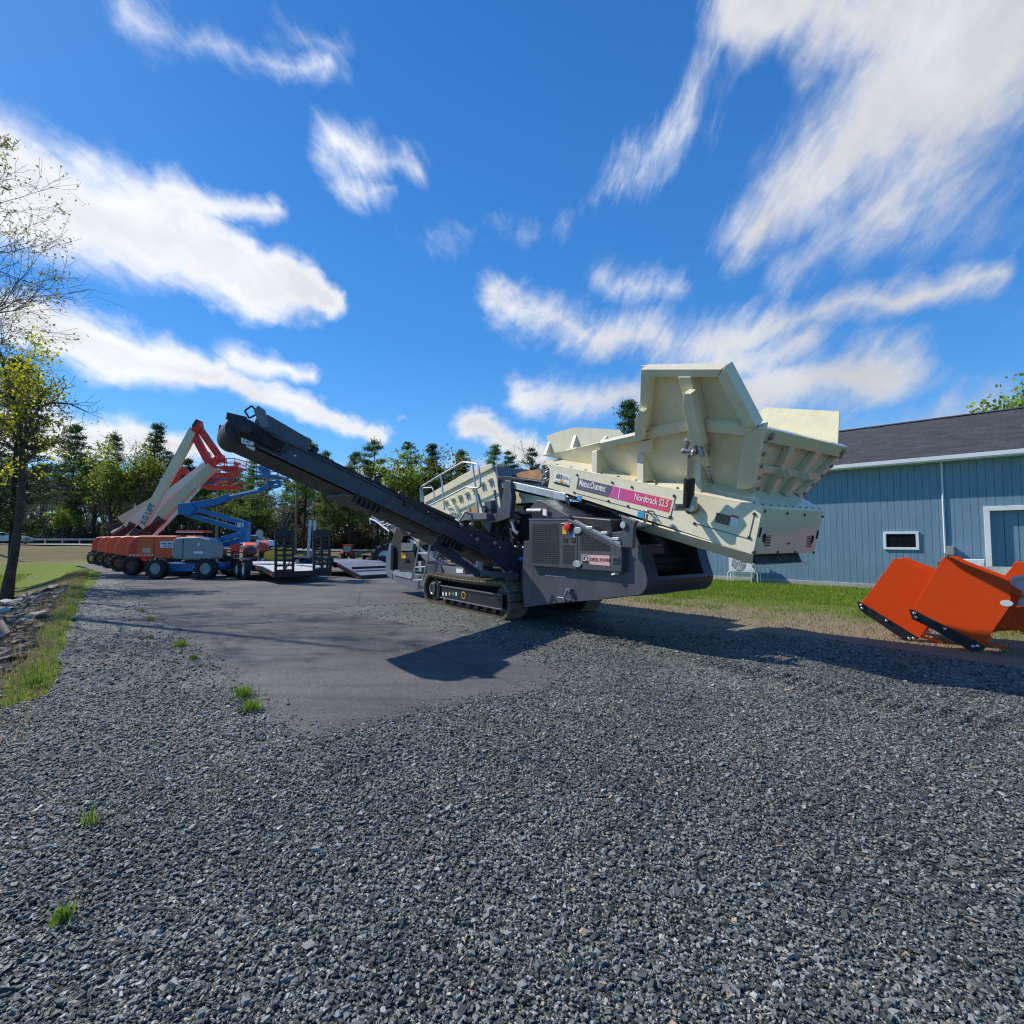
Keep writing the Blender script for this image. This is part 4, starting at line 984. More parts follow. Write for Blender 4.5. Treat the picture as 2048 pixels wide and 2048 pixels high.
# ================================================================== GROUND
BA, BT, BN = np.array([-4.8, 5.25]), np.array([-0.625, 0.78]), np.array([-0.78, -0.625])   # crest line of the bank on the left
def sstep(a, b, x): t = np.clip((x-a)/(b-a), 0, 1); return t*t*(3-2*t)
def road_y(x): return 71.0 + 0.17*(x+15)
def road_z(x): return 0.95*sstep(-18, -58, x) - 0.02 + 0.0*x if False else 0.95*(1-sstep(-58, -18, x)) - 0.02
def tz(x, y):
    x = np.asarray(x, float); y = np.asarray(y, float)
    d = (x-BA[0])*BN[0] + (y-BA[1])*BN[1]
    z = -0.85*sstep(0.0, 3.0, d)*(1-sstep(36, 46, y))
    z = z - 0.75*sstep(36, 54, y)
    r = road_y(x); rz = road_z(x)
    f = sstep(12.0, 4.5, np.abs(y-r)) if False else 1-sstep(4.5, 13.0, np.abs(y-r))
    z = z*(1-f) + rz*f
    far = sstep(8, 40, y-r); z = z*(1-far) + (rz+0.9)*far
    z = z + 0.05*np.sin(x*0.7+1.3)*np.sin(y*0.5)*sstep(1.5, 5, d) 
    return z
xs = np.unique(np.concatenate([np.linspace(-400,-90,24), np.linspace(-90,-30,60), np.linspace(-30,6,110), np.linspace(6,40,36), np.linspace(40,400,28)]))
ys = np.unique(np.concatenate([np.linspace(-60,-6,14), np.linspace(-6,40,130), np.linspace(40,110,90), np.linspace(110,900,30)]))
GX, GY = np.meshgrid(xs, ys); GZ = tz(GX, GY) - 0.03
V = np.stack([GX.ravel(), GY.ravel(), GZ.ravel()], 1); nx, ny = len(xs), len(ys)
I = np.arange(nx*ny).reshape(ny, nx); Fq = np.stack([I[:-1,:-1], I[:-1,1:], I[1:,1:], I[1:,:-1]], -1).reshape(-1, 4)
def grass_mat():
    m, nt, N, L, b = _nt('field_grass')
    tc = N.new('ShaderNodeTexCoord'); P = tc.outputs['Object']
    n1 = noise(nt, 0.35, 6, 0.6, vec=P); n2 = noise(nt, 9, 6, 0.7, vec=P); n3 = noise(nt, 0.9, 5, 0.65, vec=P)
    g = ramp(nt, n2.outputs['Fac'], [(0.3, (0.07,0.12,0.014)), (0.7, (0.21,0.29,0.035))])
    dry = ramp(nt, n2.outputs['Fac'], [(0.3, (0.13,0.095,0.05)), (0.7, (0.30,0.23,0.13))])
    sx = N.new('ShaderNodeSeparateXYZ'); L.new(P, sx.inputs[0])
    far = N.new('ShaderNodeMapRange'); far.inputs[1].default_value = 38; far.inputs[2].default_value = 52; L.new(sx.outputs[1], far.inputs[0])
    # bank of debris along the crest
    d = mth(nt, 'ADD', mth(nt, 'MULTIPLY', mth(nt, 'SUBTRACT', sx.outputs[0], float(BA[0])), float(BN[0])), mth(nt, 'MULTIPLY', mth(nt, 'SUBTRACT', sx.outputs[1], float(BA[1])), float(BN[1])))
    dn = mth(nt, 'ADD', d, mth(nt, 'MULTIPLY', mth(nt, 'SUBTRACT', n3.outputs['Fac'], 0.5), 1.0))
    b1 = N.new('ShaderNodeMapRange'); b1.inputs[1].default_value = 0.05; b1.inputs[2].default_value = 0.55; L.new(dn, b1.inputs[0])
    b2 = N.new('ShaderNodeMapRange'); b2.inputs[1].default_value = 2.7; b2.inputs[2].default_value = 2.1; L.new(dn, b2.inputs[0])
    nearw = N.new('ShaderNodeMapRange'); nearw.inputs[1].default_value = 27; nearw.inputs[2].default_value = 20; L.new(sx.outputs[1], nearw.inputs[0])
    bank = mth(nt, 'MULTIPLY', mth(nt, 'MULTIPLY', b1.outputs[0], b2.outputs[0]), nearw.outputs[0])
    dryf = mth(nt, 'MAXIMUM', mth(nt, 'MULTIPLY', far.outputs[0], 0.85), mth(nt, 'MULTIPLY', ramp(nt, n1.outputs['Fac'], [(0.52,(0,0,0)),(0.68,(.6,.6,.6))]).outputs['Color'], 1.0))
    dryf = mth(nt, 'MAXIMUM', dryf, mth(nt, 'MULTIPLY', bank, 0.9), clamp=True)
    c = mixc(nt, dryf, g.outputs['Color'], dry.outputs['Color'])
    c = mixc(nt, mth(nt, 'MULTIPLY', bank, 0.55), c, (0.11,0.075,0.055))
    L.new(c, b.inputs['Base Color']); b.inputs['Roughness'].default_value = 0.95; b.inputs['Specular IOR Level'].default_value = 0.1
    bump(nt, n2.outputs['Fac'], 0.8, 0.08, b); return m
M['grass'] = grass_mat()
structure(raw_mesh('ground', V, Fq, M['grass'], smooth=True))

def jitter_poly(pts, step, amp, seed):
    r = np.random.default_rng(seed); out = []; n = len(pts)
    for i in range(n):
        a, b = np.array(pts[i][:2]), np.array(pts[(i+1) % n][:2]); k = max(1, int(np.linalg.norm(b-a)/step)); nn = np.array([-(b-a)[1], (b-a)[0]])/max(1e-6, np.linalg.norm(b-a))
        ph = r.uniform(0, 6.28, 3)
        for j in range(k):
            t = j/k; s = np.linalg.norm(b-a)*t
            off = amp*(0.5*math.sin(s*1.9+ph[0]) + 0.35*math.sin(s*5.3+ph[1]) + 0.4*r.uniform(-1,1)) if j else 0
            out.append(tuple(a+(b-a)*t+nn*off))
    return out
def flat(name, poly, z, mat):
    import bmesh
    me = bpy.data.meshes.new(name); me.from_pydata([(p[0],p[1],z) for p in poly], [], [tuple(range(len(poly)))]); me.update()
    bm = bmesh.new(); bm.from_mesh(me); bmesh.ops.triangulate(bm, faces=bm.faces); 
    for f in bm.faces:
        if f.normal.z < 0: f.normal_flip()
    bm.to_mesh(me); bm.free(); me.materials.append(mat)
    o = bpy.data.objects.new(name, me); COL.objects.link(o); return structure(o)
def gravel_mat():
    m, nt, N, L, b = _nt('crushed_slate_gravel')
    tc = N.new('ShaderNodeTexCoord'); P = tc.outputs['Object']
    nw = noise(nt, 22, 3, 0.6, vec=P); 
    wv = N.new('ShaderNodeVectorMath'); wv.operation = 'MULTIPLY_ADD'; L.new(nw.outputs['Color'], wv.inputs[0]); wv.inputs[1].default_value = (0.03,0.03,0.0); L.new(P, wv.inputs[2])
    v1 = N.new('ShaderNodeTexVoronoi'); v1.inputs['Scale'].default_value = 95; L.new(wv.outputs[0], v1.inputs['Vector'])
    v2 = N.new('ShaderNodeTexVoronoi'); v2.inputs['Scale'].default_value = 60; L.new(wv.outputs[0], v2.inputs['Vector'])
    sp = N.new('ShaderNodeSeparateColor'); L.new(v1.outputs['Color'], sp.inputs[0])
    sp2 = N.new('ShaderNodeSeparateColor'); L.new(v2.outputs['Color'], sp2.inputs[0])
    cr = ramp(nt, sp.outputs[0], [(0.0,(0.025,0.027,0.024)),(0.35,(0.078,0.084,0.076)),(0.65,(0.165,0.175,0.158)),(0.85,(0.31,0.32,0.29)),(1.0,(0.52,0.52,0.48))])
    cr2 = ramp(nt, sp2.outputs[1], [(0.0,(0.55,0.6,0.62)),(0.6,(1,1,1)),(0.92,(1.25,1.22,1.15)),(1.0,(1.6,1.35,1.0))])
    c = mixc(nt, 1.0, cr.outputs['Color'], cr2.outputs['Color'], 'MULTIPLY')
    n1 = noise(nt, 0.55, 5, 0.6, vec=P); n0 = noise(nt, 2.3, 5, 0.65, vec=P)
    big = ramp(nt, n1.outputs['Fac'], [(0.32,(0.62,0.66,0.70)),(0.68,(1.28,1.25,1.20))])
    c = mixc(nt, 0.85, c, big.outputs['Color'], 'MULTIPLY')
    b0 = ramp(nt, n0.outputs['Fac'], [(0.3,(0.72,0.74,0.76)),(0.7,(1.2,1.2,1.18))]); c = mixc(nt, 0.7, c, b0.outputs['Color'], 'MULTIPLY')
    L.new(c, b.inputs['Base Color']); b.inputs['Roughness'].default_value = 0.72; b.inputs['Specular IOR Level'].default_value = 0.35
    h = mth(nt, 'ADD', mth(nt, 'MULTIPLY', v1.outputs['Distance'], -1.0), mth(nt, 'MULTIPLY', sp.outputs[1], 0.5))
    h = mth(nt, 'ADD', h, mth(nt, 'MULTIPLY', v2.outputs['Distance'], -0.8))
    # tracks of the machine pressed into the gravel
    bump(nt, h, 1.0, 0.010, b); return m
M['gravel'] = gravel_mat()
def asphalt_mat():
    m, nt, N, L, b = _nt('worn_shadowed_asphalt')
    tc = N.new('ShaderNodeTexCoord'); P = tc.outputs['Object']
    f = noise(nt, 75, 4, 0.8, vec=P); n1 = noise(nt, 0.45, 6, 0.62, vec=P)
    mp = N.new('ShaderNodeMapping'); mp.inputs['Scale'].default_value = (0.35, 1.6, 1); L.new(P, mp.inputs['Vector'])
    n2 = noise(nt, 1.4, 6, 0.65, vec=mp.outputs['Vector'], dist=0.6)  # streaks drawn out along x put branch shadows into the colour
    c0 = ramp(nt, f.outputs['Fac'], [(0.35,(0.058,0.056,0.054)),(0.52,(0.116,0.113,0.110)),(0.70,(0.29,0.283,0.274))])
    c1 = ramp(nt, n1.outputs['Fac'], [(0.3,(0.66,0.66,0.67)),(0.7,(1.30,1.28,1.24))]); c = mixc(nt, 1.0, c0.outputs['Color'], c1.outputs['Color'], 'MULTIPLY')
    c2 = ramp(nt, n2.outputs['Fac'], [(0.32,(0.70,0.70,0.73)),(0.6,(1.14,1.12,1.09))]); c = mixc(nt, 0.9, c, c2.outputs['Color'], 'MULTIPLY')
    v = N.new('ShaderNodeTexVoronoi'); v.feature = 'DISTANCE_TO_EDGE'; v.inputs['Scale'].default_value = 0.16; L.new(P, v.inputs['Vector'])
    ck = ramp(nt, v.outputs['Distance'], [(0.0,(0.55,0.55,0.55)),(0.006,(1,1,1))]); c = mixc(nt, 0.8, c, ck.outputs['Color'], 'MULTIPLY')
    L.new(c, b.inputs['Base Color']); b.inputs['Roughness'].default_value = 0.85; b.inputs['Specular IOR Level'].default_value = 0.3
    bump(nt, f.outputs['Fac'], 0.6, 0.01, b); return m
M['asphalt'] = asphalt_mat()
def lawn_mat():
    m, nt, N, L, b = _nt('thin_lawn')
    tc = N.new('ShaderNodeTexCoord'); P = tc.outputs['Object']; sx = N.new('ShaderNodeSeparateXYZ'); L.new(P, sx.inputs[0])
    n1 = noise(nt, 0.8, 6, 0.68, vec=P); n2 = noise(nt, 22, 6, 0.75, vec=P)
    g = ramp(nt, n2.outputs['Fac'], [(0.3,(0.06,0.13,0.012)),(0.7,(0.20,0.31,0.03))])
    dr = ramp(nt, n2.outputs['Fac'], [(0.3,(0.22,0.17,0.11)),(0.7,(0.42,0.34,0.24))])
    return m, nt, N, L, b, sx, n1, n2, g, dr
B0 = ground(1418, 1158.8)
BF = Frame(B0[:2], R(-45.6))
def lawn():
    m, nt, N, L, b, sx, n1, n2, g, dr = lawn_mat()
    # distance from the building wall, measured in the ground plane
    c, s = math.cos(R(-45.6)), math.sin(R(-45.6))
    d = mth(nt, 'ADD', mth(nt, 'MULTIPLY', mth(nt, 'SUBTRACT', sx.outputs[0], B0[0]), s), mth(nt, 'MULTIPLY', mth(nt, 'SUBTRACT', sx.outputs[1], B0[1]), -c))
    dn = mth(nt, 'ADD', d, mth(nt, 'MULTIPLY', mth(nt, 'SUBTRACT', n1.outputs['Fac'], 0.5), 7.5))
    mr = N.new('ShaderNodeMapRange'); mr.inputs[1].default_value = 6.4; mr.inputs[2].default_value = 8.6; L.new(dn, mr.inputs[0])
    c_ = mixc(nt, mr.outputs[0], g.outputs['Color'], dr.outputs['Color'])
    L.new(c_, b.inputs['Base Color']); b.inputs['Roughness'].default_value = 0.95; b.inputs['Specular IOR Level'].default_value = 0.1
    bump(nt, n2.outputs['Fac'], 1.0, 0.05, b); return m
M['lawn'] = lawn()
G = lambda *q: ground(*q)[:2]
lawn_edge = [G(1010,1192), G(1120,1213), G(1200,1224), G(1420,1252), G(1600,1272), G(1760,1293), G(1900,1315), G(2048,1338)]
gravel_poly = [(-5.0,4.2), G(90,1392), G(128,1300), G(150,1225), G(178,1180), G(205,1148), G(172,1133), G(160,1130), (-14,33), (2,24)] + lawn_edge + [(10.5,4.6), (14,-6), (-9,-6)]
flat('gravel', jitter_poly(gravel_poly, 0.35, 0.10, 3), 0.0, M['gravel'])
lawn_poly = [(-1.0,14.5), (0,27)] + [BF.world((-3.4,0,0))[:2], BF.world((16,0,0))[:2]] + [(30,-3), (14,-6), (10.5,4.4)] + [(x-0.25,y-0.25) for x,y in lawn_edge[::-1]]
flat('lawn', jitter_poly(lawn_poly, 0.6, 0.12, 5), -0.006, M['lawn'])
asph = [G(147,1127.5), G(215,1150), G(290,1205), G(350,1260), G(400,1302), G(455,1352), G(500,1400), G(545,1452), G(575,1474), G(620,1478), G(690,1467), G(760,1450), G(830,1430), G(900,1412), G(985,1396), G(1060,1386), G(1112,1368), G(1128,1352), G(1090,1330), G(1020,1300), G(940,1275), G(850,1256), G(760,1238), G(690,1228), G(650,1219), G(700,1212), G(770,1208), G(850,1207), (-1.6,14.0), (-0.8,16), (-1,22), (-4,30), (-10,37), (-20,38.5)]
flat('asphalt', jitter_poly(asph, 0.4, 0.06, 8), 0.004, M['asphalt'])
# road beyond the field
rv, rf = [], []
xs_ = np.linspace(-160, 160, 81)
for i, x in enumerate(xs_):
    for o in (-5.2, 5.2): rv.append((x, road_y(x)+o, float(road_z(x))+0.06))
    if i: rf.append((2*i-2, 2*i, 2*i+1, 2*i-1))
M['road'] = paint('pale_road_asphalt', (0.30,0.295,0.28), 0.85, 0.1, 0.8, 0.3, (0.38,0.36,0.33), spec=0.2)
structure(raw_mesh('road', np.array(rv), np.array(rf), M['road']))
lv, lf = [], []
M['roadline'] = paint('road_line_paint', (0.7,0.7,0.66), 0.7, 0.1, 2, 0.3)
for o in (-4.5, 4.5):
    b0 = len(lv)
    for i, x in enumerate(xs_):
        for e in (-0.08, 0.08): lv.append((x, road_y(x)+o+e, float(road_z(x))+0.066))
        if i: lf.append((b0+2*i-2, b0+2*i, b0+2*i+1, b0+2*i-1))
structure(raw_mesh('road_edge_line', np.array(lv), np.array(lf), M['roadline']))

# ---- loose gravel chips, grass blades
def stone_mat():
    m, nt, N, L, b = _nt('slate_chips')
    ge = N.new('ShaderNodeNewGeometry'); tc = N.new('ShaderNodeTexCoord')
    cr = ramp(nt, ge.outputs['Random Per Island'], [(0.0,(0.028,0.030,0.027)),(0.4,(0.088,0.094,0.086)),(0.68,(0.19,0.20,0.182)),(0.90,(0.28,0.29,0.265)),(0.965,(0.42,0.42,0.39)),(0.98,(0.33,0.25,0.17)),(1.0,(0.42,0.30,0.2))])
    n = noise(nt, 60, 4, 0.7, vec=tc.outputs['Object']); n1 = noise(nt, 0.55, 5, 0.6, vec=tc.outputs['Object'])
    c = mixc(nt, 0.5, cr.outputs['Color'], ramp(nt, n.outputs['Fac'], [(0.3,(0.6,0.6,0.6)),(0.7,(1.3,1.3,1.3))]).outputs['Color'], 'MULTIPLY')
    c = mixc(nt, 0.8, c, ramp(nt, n1.outputs['Fac'], [(0.32,(0.66,0.69,0.73)),(0.68,(1.25,1.22,1.18))]).outputs['Color'], 'MULTIPLY')
    L.new(c, b.inputs['Base Color']); b.inputs['Roughness'].default_value = 0.62; b.inputs['Specular IOR Level'].default_value = 0.35
    return m
M['stone'] = stone_mat()
from mathutils.geometry import intersect_point_tri_2d
def in_poly(P, poly):
    poly = np.array([p[:2] for p in poly]); x, y = P[:,0], P[:,1]; ins = np.zeros(len(P), bool); n = len(poly); j = n-1
    for i in range(n):
        xi, yi = poly[i]; xj, yj = poly[j]
        c = ((yi > y) != (yj > y)) & (x < (xj-xi)*(y-yi)/(yj-yi+1e-12)+xi); ins ^= c; j = i
    return ins
def chips(P, size, name, mat, flatness=0.30):
    n = len(P); r = rng
    base = np.array([(-1,-.7,-1),(1,-.8,-1),(1.0,.75,-1),(-.9,.8,-1),(-.8,-.55,1),(.75,-.6,1),(.8,.55,1),(-.7,.6,1)], float)
    V = base[None]*np.ones((n,1,1)); V = V + r.uniform(-.48,.48,(n,8,3)); asp = r.uniform(0.55,1.0,n); V[:,:,1] *= asp[:,None]; V[:,:,2] *= (flatness*r.uniform(.6,1.3,n))[:,None]
    V *= (size*0.5)[:,None,None]
    a = r.uniform(0,6.28,n); t = r.normal(0,0.24,n); u = r.normal(0,0.24,n)
    ca_, sa_ = np.cos(t), np.sin(t); y = V[:,:,1]*ca_[:,None]-V[:,:,2]*sa_[:,None]; z = V[:,:,1]*sa_[:,None]+V[:,:,2]*ca_[:,None]; V[:,:,1], V[:,:,2] = y, z
    ca_, sa_ = np.cos(u), np.sin(u); x = V[:,:,0]*ca_[:,None]+V[:,:,2]*sa_[:,None]; z = -V[:,:,0]*sa_[:,None]+V[:,:,2]*ca_[:,None]; V[:,:,0], V[:,:,2] = x, z
    ca_, sa_ = np.cos(a), np.sin(a); x = V[:,:,0]*ca_[:,None]-V[:,:,1]*sa_[:,None]; y = V[:,:,0]*sa_[:,None]+V[:,:,1]*ca_[:,None]; V[:,:,0], V[:,:,1] = x, y
    V += P[:,None,:]
    q = np.array([(3,2,1,0),(4,5,6,7),(0,1,5,4),(1,2,6,5),(2,3,7,6),(3,0,4,7)]); Fq = (q[None] + 8*np.arange(n)[:,None,None]).reshape(-1,4)
    return raw_mesh(name, V.reshape(-1,3), Fq, mat)
def sample_gravel():
    out = []; szs = []
    for (y0, y1, dens, s) in ((-0.6,1.25,3000,0.0145),(1.25,2.4,6000,0.0145),(2.4,3.8,4200,0.0155),(3.8,5.6,1900,0.0175),(5.6,8.5,560,0.021),(8.5,18,50,0.028)):
        wd = 1.04*(y0+y1)/2*2 + 5.0; n = int(wd*(y1-y0)*dens)
        y = rng.uniform(y0, y1, n); x = rng.uniform(-1, 1, n)*(1.04*y+2.5)
        keep = (np.abs(x) < 1.04*y) | (rng.random(n) < 0.45); x, y = x[keep], y[keep]; n = len(x)
        P = np.stack([x, y, np.full(n, 0.008)], 1); k = in_poly(P, gravel_poly); 
        a = in_poly(P, asph); 
        # a thin scatter spills a little over the asphalt edge
        edge = np.zeros(n, bool)
        for i in range(len(asph)):
            p, q = np.array(asph[i][:2]), np.array(asph[(i+1) % len(asph)][:2]); d = q-p; L2 = (d**2).sum()
            t = np.clip(((P[:,:2]-p)@d)/L2, 0, 1); dist = np.linalg.norm(P[:,:2]-(p+t[:,None]*d), axis=1); edge |= dist < rng.exponential(0.08, n)
        k &= (~a | edge)
        out.append(P[k]); szs.append(s*np.exp(rng.normal(0,0.42,k.sum()))*rng.choice([0.55,0.9],k.sum(),p=[0.35,0.65]))
    return np.concatenate(out), np.concatenate(szs)
SP_, SS_ = sample_gravel()
SP_[:,2] = 0.006 + SS_*0.10*rng.uniform(0,1,len(SS_))
SS_ = np.minimum(SS_, 0.040)
# grouser prints the near crawler left when it was driven in
tp_, ts_ = [], []
for k in range(52):
    x_ = 0.55 + 0.165*k
    if math.sin(k*0.55)+math.sin(k*0.21+1) < -0.55: continue
    m_ = 95; yy = rng.uniform(0.0,0.45,m_); q_ = rng.normal(0,0.022,m_)
    for a_, b_ in zip(yy, q_):
        w_ = MF.world((x_+b_, a_, 0)); tp_.append((w_[0], w_[1], 0.014+0.030*math.exp(-(b_/0.022)**2)*rng.uniform(.5,1))); ts_.append(0.017*math.exp(rng.normal(0,.3)))
SP_ = np.concatenate([SP_, np.array(tp_)]); SS_ = np.concatenate([SS_, np.array(ts_)])
stuff(chips(SP_, SS_, 'gravel_chips', M['stone']), 'loose grey slate chips covering the gravel yard', 'gravel')
def blade_mat(name, c1, c2):
    m, nt, N, L, b = _nt(name)
    ge = N.new('ShaderNodeNewGeometry'); cr = ramp(nt, ge.outputs['Random Per Island'], [(0.0,c1),(0.75,c2),(1.0,(c2[0]*1.7,c2[1]*1.15,c2[2]))])
    L.new(cr.outputs['Color'], b.inputs['Base Color']); b.inputs['Roughness'].default_value = 0.6; b.inputs['Specular IOR Level'].default_value = 0.25
    tr = N.new('ShaderNodeBsdfTranslucent'); L.new(cr.outputs['Color'], tr.inputs[0]); mx = N.new('ShaderNodeMixShader'); mx.inputs[0].default_value = 0.35
    o = N['Material Output']; L.new(b.outputs[0], mx.inputs[1]); L.new(tr.outputs[0], mx.inputs[2]); L.new(mx.outputs[0], o.inputs[0]); return m
M['blade'] = blade_mat('grass_blades', (0.08,0.17,0.012), (0.24,0.38,0.035))
M['blade_dry'] = blade_mat('dry_grass_blades', (0.20,0.16,0.07), (0.36,0.30,0.14))
def blades(P, h, w, lean=0.5):
    n = len(P); a = rng.uniform(0,6.28,n); l = rng.uniform(0.1,lean,n)*h; d = np.stack([np.cos(a),np.sin(a),0*a],1); s = np.stack([-np.sin(a),np.cos(a),0*a],1)
    up = np.array([0,0,1.0])
    b0 = P - s*(w/2)[:,None]; b1 = P + s*(w/2)[:,None]; m0 = P + up*(h*0.6)[:,None] + d*(l*0.35)[:,None]
    v = np.stack([b0, b1, m0 + s*(w*0.35)[:,None], m0 - s*(w*0.35)[:,None], P + up*h[:,None] + d*l[:,None]], 1)
    return v
def blade_mesh(name, P, h, w, mat, lean=0.6, parent=None):
    v = blades(P, h, w, lean); n = len(P); f = np.array([(0,1,2,3),(3,2,4,4)])
    F1 = (np.array([0,1,2])[None]+5*np.arange(n)[:,None]); 
    tris = np.array([(0,1,2),(0,2,3),(3,2,4)]); Fq = (tris[None]+5*np.arange(n)[:,None,None]).reshape(-1,3)
    return raw_mesh(name, v.reshape(-1,3), Fq, mat, parent)
# ================================================================== BLUE WORKSHOP
bld = thing('workshop_building', 'long blue metal sided workshop with dark shingle roof and white trim', 'building', (B0[0], B0[1], 0), R(-45.6))
def siding_mat():
    m, nt, N, L, b = _nt('blue_siding')
    tc = N.new('ShaderNodeTexCoord'); ge = N.new('ShaderNodeNewGeometry')
    n1 = noise(nt, 1.2, 6, 0.65, vec=tc.outputs['Object']); mp = N.new('ShaderNodeMapping'); mp.inputs['Scale'].default_value = (14, 14, 0.7); L.new(tc.outputs['Object'], mp.inputs['Vector'])
    n2 = noise(nt, 1.0, 5, 0.7, vec=mp.outputs['Vector'])
    c = ramp(nt, n1.outputs['Fac'], [(0.3,(0.160,0.268,0.345)),(0.7,(0.190,0.308,0.39))])
    rr = ramp(nt, ge.outputs['Random Per Island'], [(0.0,(0.975,0.975,0.975)),(1.0,(1.025,1.025,1.025))])
    c2 = mixc(nt, 1.0, c.outputs['Color'], rr.outputs['Color'], 'MULTIPLY')
    c3_ = mixc(nt, 0.42, c2, ramp(nt, n2.outputs['Fac'], [(0.3,(0.75,0.78,0.8)),(0.7,(1.15,1.15,1.15))]).outputs['Color'], 'MULTIPLY')
    L.new(c3_, b.inputs['Base Color']); b.inputs['Roughness'].default_value = 0.5; return m
M['siding'] = siding_mat()
def shingle_mat():
    m, nt, N, L, b = _nt('dark_shingles')
    tc = N.new('ShaderNodeTexCoord'); br = N.new('ShaderNodeTexBrick'); L.new(tc.outputs['Object'], br.inputs['Vector'])
    mp = N.new('ShaderNodeMapping'); L.new(tc.outputs['Object'], mp.inputs['Vector']); L.new(mp.outputs[0], br.inputs['Vector'])
    br.inputs['Scale'].default_value = 1.0; br.inputs['Brick Width'].default_value = 0.32; br.inputs['Row Height'].default_value = 0.15; br.inputs['Mortar Size'].default_value = 0.006
    br.inputs['Color1'].default_value = (0.034,0.034,0.036,1); br.inputs['Color2'].default_value = (0.062,0.061,0.064,1); br.inputs['Mortar'].default_value = (0.015,0.015,0.018,1)
    n = noise(nt, 1.5, 6, 0.7, vec=tc.outputs['Object']); n2 = noise(nt, 60, 3, 0.6, vec=tc.outputs['Object'])
    c = mixc(nt, 0.6, br.outputs['Color'], ramp(nt, n.outputs['Fac'], [(0.3,(0.7,0.7,0.7)),(0.7,(1.4,1.4,1.4))]).outputs['Color'], 'MULTIPLY')
    c = mixc(nt, 0.6, c, ramp(nt, n2.outputs['Fac'], [(0.3,(0.6,0.6,0.6)),(0.7,(1.5,1.5,1.5))]).outputs['Color'], 'MULTIPLY')
    L.new(c, b.inputs['Base Color']); b.inputs['Roughness'].default_value = 0.85; bump(nt, br.outputs['Fac'], -0.6, 0.02, b); return m
M['shingle'] = shingle_mat()
cB = crop(1536, 780, .26501)
OV = 0.38
fz0 = BF.Y(cB(445,575), -OV).z; fz1 = BF.Y(cB(400,612), -OV).z
fz1b = BF.Y(cB(1900,470), -OV).z
rdg = BF.Y((1677.8, 863.5), 4.6).z
XA, XB = -3.2, 13.5
wt = fz1 + 0.02
dA = BF.Y(cB(1685,900), 0.0); dTopZ = BF.Y(cB(1690,912), 0.0).z; dX0 = BF.Y(cB(1683,1100), 0.0).x; dX1 = dX0 + 2.9
mb = MB(); x = XA
while x < XB:
    x1 = min(x+0.171, XB)
    z0 = 0.16
    if dX0-0.02 < x+0.1 < dX1+0.02: z0 = dTopZ
    mb.box(x, x1, 0.0, 0.03, z0, wt); x += 0.178
mb.build('wall_siding', M['siding'], bld)
M['siding_dk'] = paint('siding_groove', (0.07,0.13,0.175), 0.6, 0.05, 2, 0.05)
MB().box(XA, dX0, 0.031, 0.06, 0.05, wt).box(dX1, XB, 0.031, 0.06, 0.05, wt).box(dX0, dX1, 0.031, 0.06, dTopZ, wt).build('wall_backing', M['siding_dk'], bld)
MB().box(dX0, dX1, 0.17, 0.2, 0.05, wt).build('door_backing', M['slate'], bld)
strp = MB(); zc_ = BF.Y(cB(1000,830),0).z
e = MB(); e.box(XA-0.03, XA, 0.0, 9.2, 0.1, wt); e.box(XB, XB+0.03, 0, 9.2, 0.1, wt); e.box(XA,XB,9.17,9.2,0.1,wt)
e.prism([(XA-0.02,0.0,wt),(XA-0.02,9.2,wt),(XA-0.02,4.6,rdg-0.08)],(0.03,0,0)); e.build('gable_wall', M['siding'], bld)
MB().box(XA-0.03, XB, -0.03, 9.2, -0.05, 0.16).build('foundation', M['concrete'], bld, 0.01)
# recessed overhead door
dm = MB(); x = dX0
while x < dX1:
    dm.box(x, min(x+0.27,dX1), 0.14, 0.16, 0.16, dTopZ+0.02); x += 0.285
door = dm.build('overhead_door', M['siding'], bld)
tr = MB(); tr.box(dX0-0.13, dX0, -0.035, 0.14, 0.16, dTopZ+0.0); tr.build('door_frame', M['white_metal'], bld, 0.006)
MB().box(dX1, dX1+0.13, -0.035, 0.14, 0.16, dTopZ).build('door_frame', M['white_metal'], bld, 0.006)
MB().box(dX0-0.13, dX1+0.13, -0.036, 0.14, dTopZ+0.001, dTopZ+0.13).build('door_frame', M['white_metal'], bld, 0.006)
# roof
ry = 4.6; ez = fz0
sl_ = (rdg-ez)/(ry+OV)
rf_ = MB()
rf_.prism([(XA-0.3,-OV-0.03,ez),(XA-0.3,ry,rdg),(XA-0.3,9.2+OV,ez),(XA-0.3,9.2+OV,ez-0.06),(XA-0.3,ry,rdg-0.06),(XA-0.3,-OV-0.03,ez-0.06)], (XB-XA+0.6,0,0))
roof = rf_.build('roof', M['shingle'], bld)
MB().prism([(XA-0.3,ry-0.12,rdg-0.01),(XA-0.3,ry,rdg+0.05),(XA-0.3,ry+0.12,rdg-0.01)], (XB-XA+0.6,0,0)).build('ridge_cap', M['shingle'], roof)
MB().box(XA-0.31, XB+0.31, -OV-0.04, -OV-0.005, fz1, ez-0.065).build('fascia', M['white_metal'], roof, 0.004)
MB().box(XA-0.32, XB+0.32, -OV-0.065, -OV-0.042, ez-0.115, ez-0.0).build('drip_edge', M['white_metal'], roof, 0.004)
MB().box(XA-0.3, XB+0.3, -OV-0.004, -0.001, fz1+0.01, fz1+0.03).build('soffit', M['white_metal'], roof)
w0, w1 = BF.Y(cB(868,1070),-0.03), BF.Y(cB(1143,1207),-0.03)
fr = MB(); t = 0.075
for a in ((w0.x,w1.x,w0.z-t,w0.z),(w0.x,w1.x,w1.z,w1.z+t),(w0.x,w0.x+t,w1.z+t,w0.z-t),(w1.x-t,w1.x,w1.z+t,w0.z-t)): fr.box(a[0],a[1],-0.045,0.0,a[2],a[3])
